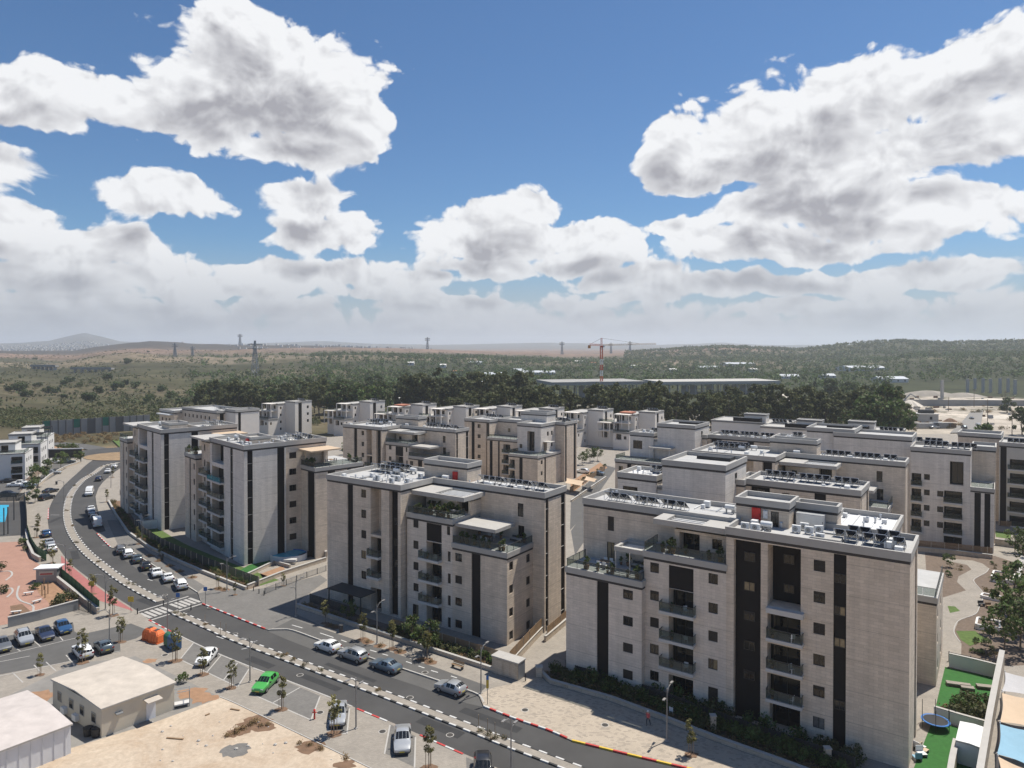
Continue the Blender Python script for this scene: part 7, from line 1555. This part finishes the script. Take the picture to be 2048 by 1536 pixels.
def hall(u0, u1, d, h, depth, label, bays, m='barrier', infill=.5):
    a, b = AT(u0, d), AT(u1, d + 18); L = math.hypot(b[0]-a[0], b[1]-a[1]); r = empty('steel_hall', (a[0], a[1], 0), math.atan2(b[1]-a[1], b[0]-a[0])); tag(r, label, 'building')
    MB().box(-1, L+1, -1, depth, h-1.6, h, m).build('roof', r); MB().box(-.9, L+.9, -.9, depth-.1, h-2.6, h-1.61, 'metal_grey').build('roof_edge', r); w = L/bays
    cm = MB(); cm.box(-.3, .3, -.3, .3, -1, h-2.6, m); me = cm.mesh('column')
    for i in range(bays+1):
        for t in (0, depth*.5, depth-2): put('column', me, r, (i*w, t, 0))
    for i in range(bays):
        if random.random() < infill: MB().box(.4, w-.4, depth*.3, depth*.3+.3, 0, h-4, 'concrete').build('wall_panel', r).location = (i*w, 0, 0)
    mb = MB()
    for z in (h*.4, h*.7): mb.bar((0,0,z), (L,0,z), .2, m)
    mb.build('girt', r)
hall(1106, 1288, 545, 13.4, 44, 'open steel framed hall with pale flat roof behind the eucalyptus row', 12); hall(1322, 1558, 590, 11.5, 40, 'long grey hall with columned front behind the eucalyptus row', 14, 'concrete', .8)
def shed_far(u0, u1, v, h, depth, m, label, name='farm_shed', z=0.0):
    x0, y0 = G(u0, v, z); x1, y1 = G(u1, v, z); L = max(4, x1-x0); zz = float(height((x0+x1)/2, y0)); r = empty(name, (x0, y0, zz)); tag(r, label, 'building')
    MB().box(0, L, 0, depth, -2, h, 'plaster').build('wall', r); mb = MB(); rd = h + min(2.4, depth*.16)
    mb.face([(-.4,-.4,h),(L+.4,-.4,h),(L+.4,depth/2,rd),(-.4,depth/2,rd)], m); mb.face([(-.4,depth/2,rd),(L+.4,depth/2,rd),(L+.4,depth+.4,h),(-.4,depth+.4,h)], m); mb.face([(0,0,h),(0,depth/2,rd),(0,depth,h)], 'plaster'); mb.face([(L,0,h),(L,depth,h),(L,depth/2,rd)], 'plaster'); mb.build('roof', r)
    n = max(1, int(L/6))
    for i in range(n): MB().box(L*(i+.4)/n, L*(i+.6)/n, -.06, -.002, h*.3, h*.75, 'metal_dark').build('opening', r)
for (u0, u1, v, h, dp, m, lab) in ((959,1024,774,3.5,14,'greenhouse','long white roofed shed beside the gabled house'),(969,1003,756,3.5,18,'greenhouse','bright white farm roof among the valley trees'),(1024,1048,747,3,20,'greenhouse','small white farm roof behind the long sheds'),(937,966,738,3,24,'greenhouse','grey white greenhouse far up the valley'),(1040,1110,752,3,20,'greenhouse','wide pale farm roof below the crane'),(1452,1512,734,4,40,'greenhouse','long white greenhouse on the valley floor'),(1702,1778,748,4,50,'greenhouse','long white greenhouse below the forested ridge'),(1762,1817,768,4,22,'greenhouse','white roofed shed at the edge of the building site'),(1395,1440,738,3,26,'greenhouse','pale greenhouse behind the columned hall'),(1560,1600,757,3,16,'greenhouse','white farm roof behind the tree row'),(1640,1672,758,3,16,'greenhouse','low white farm roof near the greenhouse')): shed_far(u0, u1, v, h, dp, m, lab)
for i, (u0, u1, v, m, lab) in enumerate(((962,983,773,'plaster','gabled grey house among the white sheds'),(1005,1018,766,'roof_red','small house with red roof near the white sheds'),(1180,1192,735,'roof_red','red roofed house left of the crane mast'),(1150,1166,733,'plaster','pale house in the village below the hills'),(1262,1282,736,'plaster','white house right of the crane mast'),(1165,1178,728,'roof_red','red roofed house at the top of the village'),(880,892,744,'plaster','pale house in the left part of the village'),(905,925,752,'roof_red','red roofed house by the pale farm roofs'),(815,828,742,'plaster','small white house above the wood'),(1340,1356,745,'plaster','white house behind the crane jib'),(780,800,812,'plaster','pale gate house beside the open lane'),(1500,1515,746,'plaster','white house among the trees beyond the columned hall'))): shed_far(u0, u1, v, 4.5, 9, m, lab, 'village_house')
def pylon(u, d, h, label, top=None):
    x, y = AT(u, d); z = float(height(x, y)); r = empty('pylon', (x, y, z)); tag(r, label, 'pylon'); mb = MB(); w = h*.09; tw = max(.5, d*.00075)
    for a in (-1, 1):
        for b in (-1, 1): mb.bar((a*w, b*w, -1), (a*w*.15, b*w*.15, h), tw, 'metal_grey')
    for k in range(5):
        z0, z1 = h*k/5, h*(k+1)/5; f0, f1 = w*(1-.85*k/5), w*(1-.85*(k+1)/5)
        for s in (-1, 1): mb.bar((-f0, s*f0, z0), (f1, s*f1, z1), tw*.7, 'metal_grey'); mb.bar((f0, s*f0, z0), (-f1, s*f1, z1), tw*.7, 'metal_grey')
    mb.build('tower_frame', r)
    for q in (.78, .9): MB().bar((-h*.2, 0, h*q), (h*.2, 0, h*q), tw*1.2, 'metal_grey').build('cross_arm', r)
for (u, d, h, l) in ((855,2450,44,'lattice power pylon on the brown ridge left of the crane'),(1124,2300,42,'lattice power pylon on the slope just left of the crane'),(1222,2600,40,'lattice power pylon behind the crane jib'),(1260,2500,42,'lattice power pylon at the tip of the crane jib'),(510,900,46,'tall slim lattice mast beside the wood'),(350,1400,30,'lattice pylon on the dry hillside'),(480,3600,60,'thin mast on the far brown skyline'),(385,1500,28,'small lattice pylon on the dry hillside track')): pylon(u, d, h, l)
# building site on the right
def pillar(u, v0, h): x, y = G(u, v0, 0); tag(MB().box(-.9, .9, -.9, .9, -1, h, 'concrete').build('concrete_pillar'), 'tall bare concrete pillar standing on the building site', 'pillar', 'pillars of the building site').location = (x, y, 0)
for (u, v, h) in ((1884,797,14.5),(1935,788,13),(1966,786,13),(1981,786,12.5),(2000,788,13.5),(2016,786,13),(1950,780,11),(2030,790,13)): pillar(u, v, h)
def mound(u, v, rx, ry, h, m, label):
    x, y = G(u, v, 0); n, k = 20, 6; mb = MB(); P_ = lambda i, j: (rx*(1-j/k)*math.cos(6.283*i/n)*(1+.12*math.sin(3.1*i)), ry*(1-j/k)*math.sin(6.283*i/n)*(1+.12*math.cos(2.3*i)), h*math.sin(j/k*1.571)**1.3 - .4)
    for i in range(n):
        for j in range(k): mb.face([P_(i,j), P_(i+1,j), P_(i+1,j+1), P_(i,j+1)], m)
    o = mb.build('earth_mound', smooth=True); o.location = (x, y, 0); tag(o, label, 'mound')
mat('spoil', (.30,.27,.23), .95, .2, .15); mat('chalk', (.60,.54,.46), .95, .12, .1)
mound(1855, 792, 30, 10, 5, 'spoil', 'grey brown earth mound behind the site wall'); mound(1925, 794, 22, 9, 4, 'spoil', 'lower earth mound beside the concrete pillars'); mound(1820, 812, 9, 7, 4.5, 'chalk', 'pale chalk heap under the pump boom'); mound(2010, 835, 14, 5, 1.8, 'chalk', 'long low chalk heap beside the site road'); mound(1900, 842, 4, 3, 2, 'soil', 'brown soil heap beside the site hut'); mound(1560, 800, 18, 10, 5, 'chalk', 'pale rubble heap behind the tree row'); mound(1980, 802, 26, 8, 2, 'chalk', 'wide chalk bank below the pillars')
wall_line([(1798,811),(1900,812),(2060,813)], 4.2, .6, 'barrier', 'site_wall', 'long grey concrete retaining wall across the building site', base=0.0, z0=-1); sheet('site_road', px([(1900,866),(1922,846),(1942,823),(1967,821),(1963,845),(1957,866)]), .15, 'paver_mid')
MAT['site_track'] = MAT['chalk']
def hut():
    x, y = G(1840, 845, 0); r = empty('site_hut', (x, y, 0), R(-6)); tag(r, 'unfinished block hut with a black tank on its roof at the building site', 'hut'); MB().box(0, 9.5, 0, 8, -.5, 4.4, 'concrete').build('wall', r); MB().box(-.3, 9.8, -.3, 8.3, 4.401, 4.7, 'slab').build('roof', r); MB().box(1.4, 8.2, 2, 6, 4.701, 6.6, 'tank_black').build('roof_tank', r); MB().box(5.0, 6.3, -.05, -.002, 1.6, 3.2, 'interior').build('window', r)
hut()
def pump():
    x, y = AT(1804, 400); r = empty('concrete_pump', (x, y, 0)); tag(r, 'folded concrete pump boom rising beside the sunlit trees', 'pump'); MB().box(-3, 4, -1.2, 1.2, 0, 3, 'metal_grey').build('truck_body', r); MB().tube([(0,0,3),(-.5,0,9)], .35, 6, 'metal_grey').build('mast', r)
    MB().tube([(-.5,0,9),(5,0,14.5)], [.35,.28], 6, 'metal_grey').build('boom_section', r); MB().tube([(5,0,14.5),(11,0,11)], [.28,.15], 6, 'metal_grey').build('boom_section', r); MB().tube([(-.5,0,9),(4,0,8.5),(9.5,0,4)], [.3,.25,.14], 6, 'metal_grey').build('boom_section', r)
    for q in (-2, 2.6): MB().tube([(q,-1.25,.5),(q,1.25,.5)], .5, 10, 'tyre').build('wheel', r)
pump()
for i, (u, v, w, h, m, lab) in enumerate(((1852,856,8,2.4,'concrete','grey site wall segment beside the silver car'),(1875,855,6,2.6,'metal_grey','grey site container behind the silver car'),(1893,856,7,2.6,'barrier','stacked concrete panels beside the site road'),(1905,856,4,2.4,'wood','brown stack of formwork by the site road'),(1822,852,9,2.0,'chalk','pale block stack by the sunlit trees'))):
    x, y = G(u, v, 0); o = empty('site_container', (x, y, 0)); MB().box(-w/2, w/2, 0, 2.4, 0, h, m).build('body', o)
    for k in range(int(w/1.2)): MB().box(-w/2+.3+k*1.2, -w/2+.9+k*1.2, -.05, -.002, .2, h-.2, m).build('side_panel', o)
    tag(o, lab, 'container')
for (u, v, h, l) in ((1975,842,12,'beside the site road'),(2010,818,12,'by the chalk bank'),(1948,815,12,'behind the site road'),(1897,822,9,'behind the site hut'),(2024,872,11,'in front of the chalk heap')):
    x, y = G(u, v, 0); r = empty('utility_pole', (x, y, 0)); MB().tube([(0,0,-.5),(0,0,h)], [.2,.13], 6, 'trunk').build('pole', r); MB().box(-1, 1, -.06, .06, h-1, h-.8, 'trunk').build('crossarm', r); tag(r, 'wooden utility pole ' + l, 'pole')
for (u, d, s, P_, l) in ((1972,262,.9,GREENT,'green tree pair member left of the site road poles'),(1992,264,.62,CYP,'dark narrow tree beside the green one near the site road'),(2046,330,1.0,GREENT,'green tree at the edge of the site by the chalk heap'),(2015,440,.9,BUSHY,'dark round tree beyond the chalk bank')): x, y = AT(u, d); plant(P_, x, y, s, l, 'tree', None, z=0)
for i in range(46):
    u, v = random.uniform(1815, 2048), random.choice([random.uniform(815, 822), random.uniform(828, 858), random.uniform(792, 800)])
    if 1905 < u < 1965: continue
    x, y = G(u, v, 0); w, h = random.uniform(1.0, 4.0), random.uniform(.5, 2.0); m = random.choice(['wood', 'concrete', 'barrier', 'metal_grey', 'spoil', 'soil']); o = empty('material_stack', (x, y, 0), random.uniform(-.4, .4)); 
    for k in range(2): MB().box(-w/2+.1*k, w/2-.15*k, -.6, .6, h*k/2 + .01*k, h*(k+1)/2, m).build('layer', o)
    tag(o, 'stack of building material on the pale ground of the building site', 'stack', 'material stacks on the building site')
for i in range(22):
    x, y = G(random.uniform(1815, 2048), random.choice([random.uniform(812, 826), random.uniform(832, 862)]), 0); plant(DRYS + LOWS, x, y, random.uniform(2, 4), 'dry weeds on the spoil of the building site', 'plant', 'weeds on the building site', z=0)
# road bridge on the far left slope and the distant town
def viaduct():
    for (u0, u1, d, lab) in ((60,110,1000,'grey road bridge crossing the dry valley'),(140,222,960,'dark road viaduct crossing the dry valley below the hills')):
        a, b = AT(u0, d), AT(u1, d); z = float(height((a[0]+b[0])/2, d)); L = b[0]-a[0]; r = empty('road_bridge', (a[0], a[1], z)); tag(r, lab, 'bridge'); MB().box(0, L, 0, 8, 4, 6, 'barrier').build('deck', r); MB().box(0, L, -.3, 0-.002, 6.001, 7.2, 'metal_grey').build('parapet', r)
        for k in range(6): MB().box(L*(k+.5)/6-.6, L*(k+.5)/6+.6, 1, 7, -6, 4, 'concrete').build('pier', r)
viaduct()
def town():
    mb = MB()
    for i in range(420):
        d = random.uniform(4300, 6200); u = random.gauss(120, 110); x, y = AT(u, d); z = float(height(x, y)); w, h = random.uniform(7, 16), random.uniform(5, 11); mb.box(x-w/2, x+w/2, y, y+w, z-5, z+h, random.choice(['concrete', 'render_beige', 'barrier', 'render_beige']))
    for i in range(120):
        d = random.uniform(3000, 4200); u = random.gauss(650, 120); x, y = AT(u, d); z = float(height(x, y)); w, h = random.uniform(7, 14), random.uniform(5, 10); mb.box(x-w/2, x+w/2, y, y+w, z-5, z+h, random.choice(['plaster', 'render_beige']))
    o = kind(mb.build('distant_town'), 'stuff'); o['label'] = 'hazy distant hill town of small pale houses'; o['category'] = 'town'
town()
# ---------------------------------------------------------------- haze and clearing up
def haze():
    m = bpy.data.materials.new('haze'); m.use_nodes = True; nt = m.node_tree; nt.nodes.clear(); o = nt.nodes.new('ShaderNodeOutputMaterial'); v = nt.nodes.new('ShaderNodeVolumePrincipled')
    v.inputs['Color'].default_value = (.83, .88, .95, 1); v.inputs['Density'].default_value = HAZE; v.inputs['Anisotropy'].default_value = .25; nt.links.new(v.outputs[0], o.inputs['Volume'])
    MAT['haze'] = m; kind(MB().box(-16500, 16500, -16500, 16500, -4, 215, 'haze').build('haze'), 'stuff')
HAZE = 1.2e-4
haze()
for root in HIDE:
    def kill(o):
        for c in list(o.children): kill(c)
        bpy.data.objects.remove(o)
    kill(root)
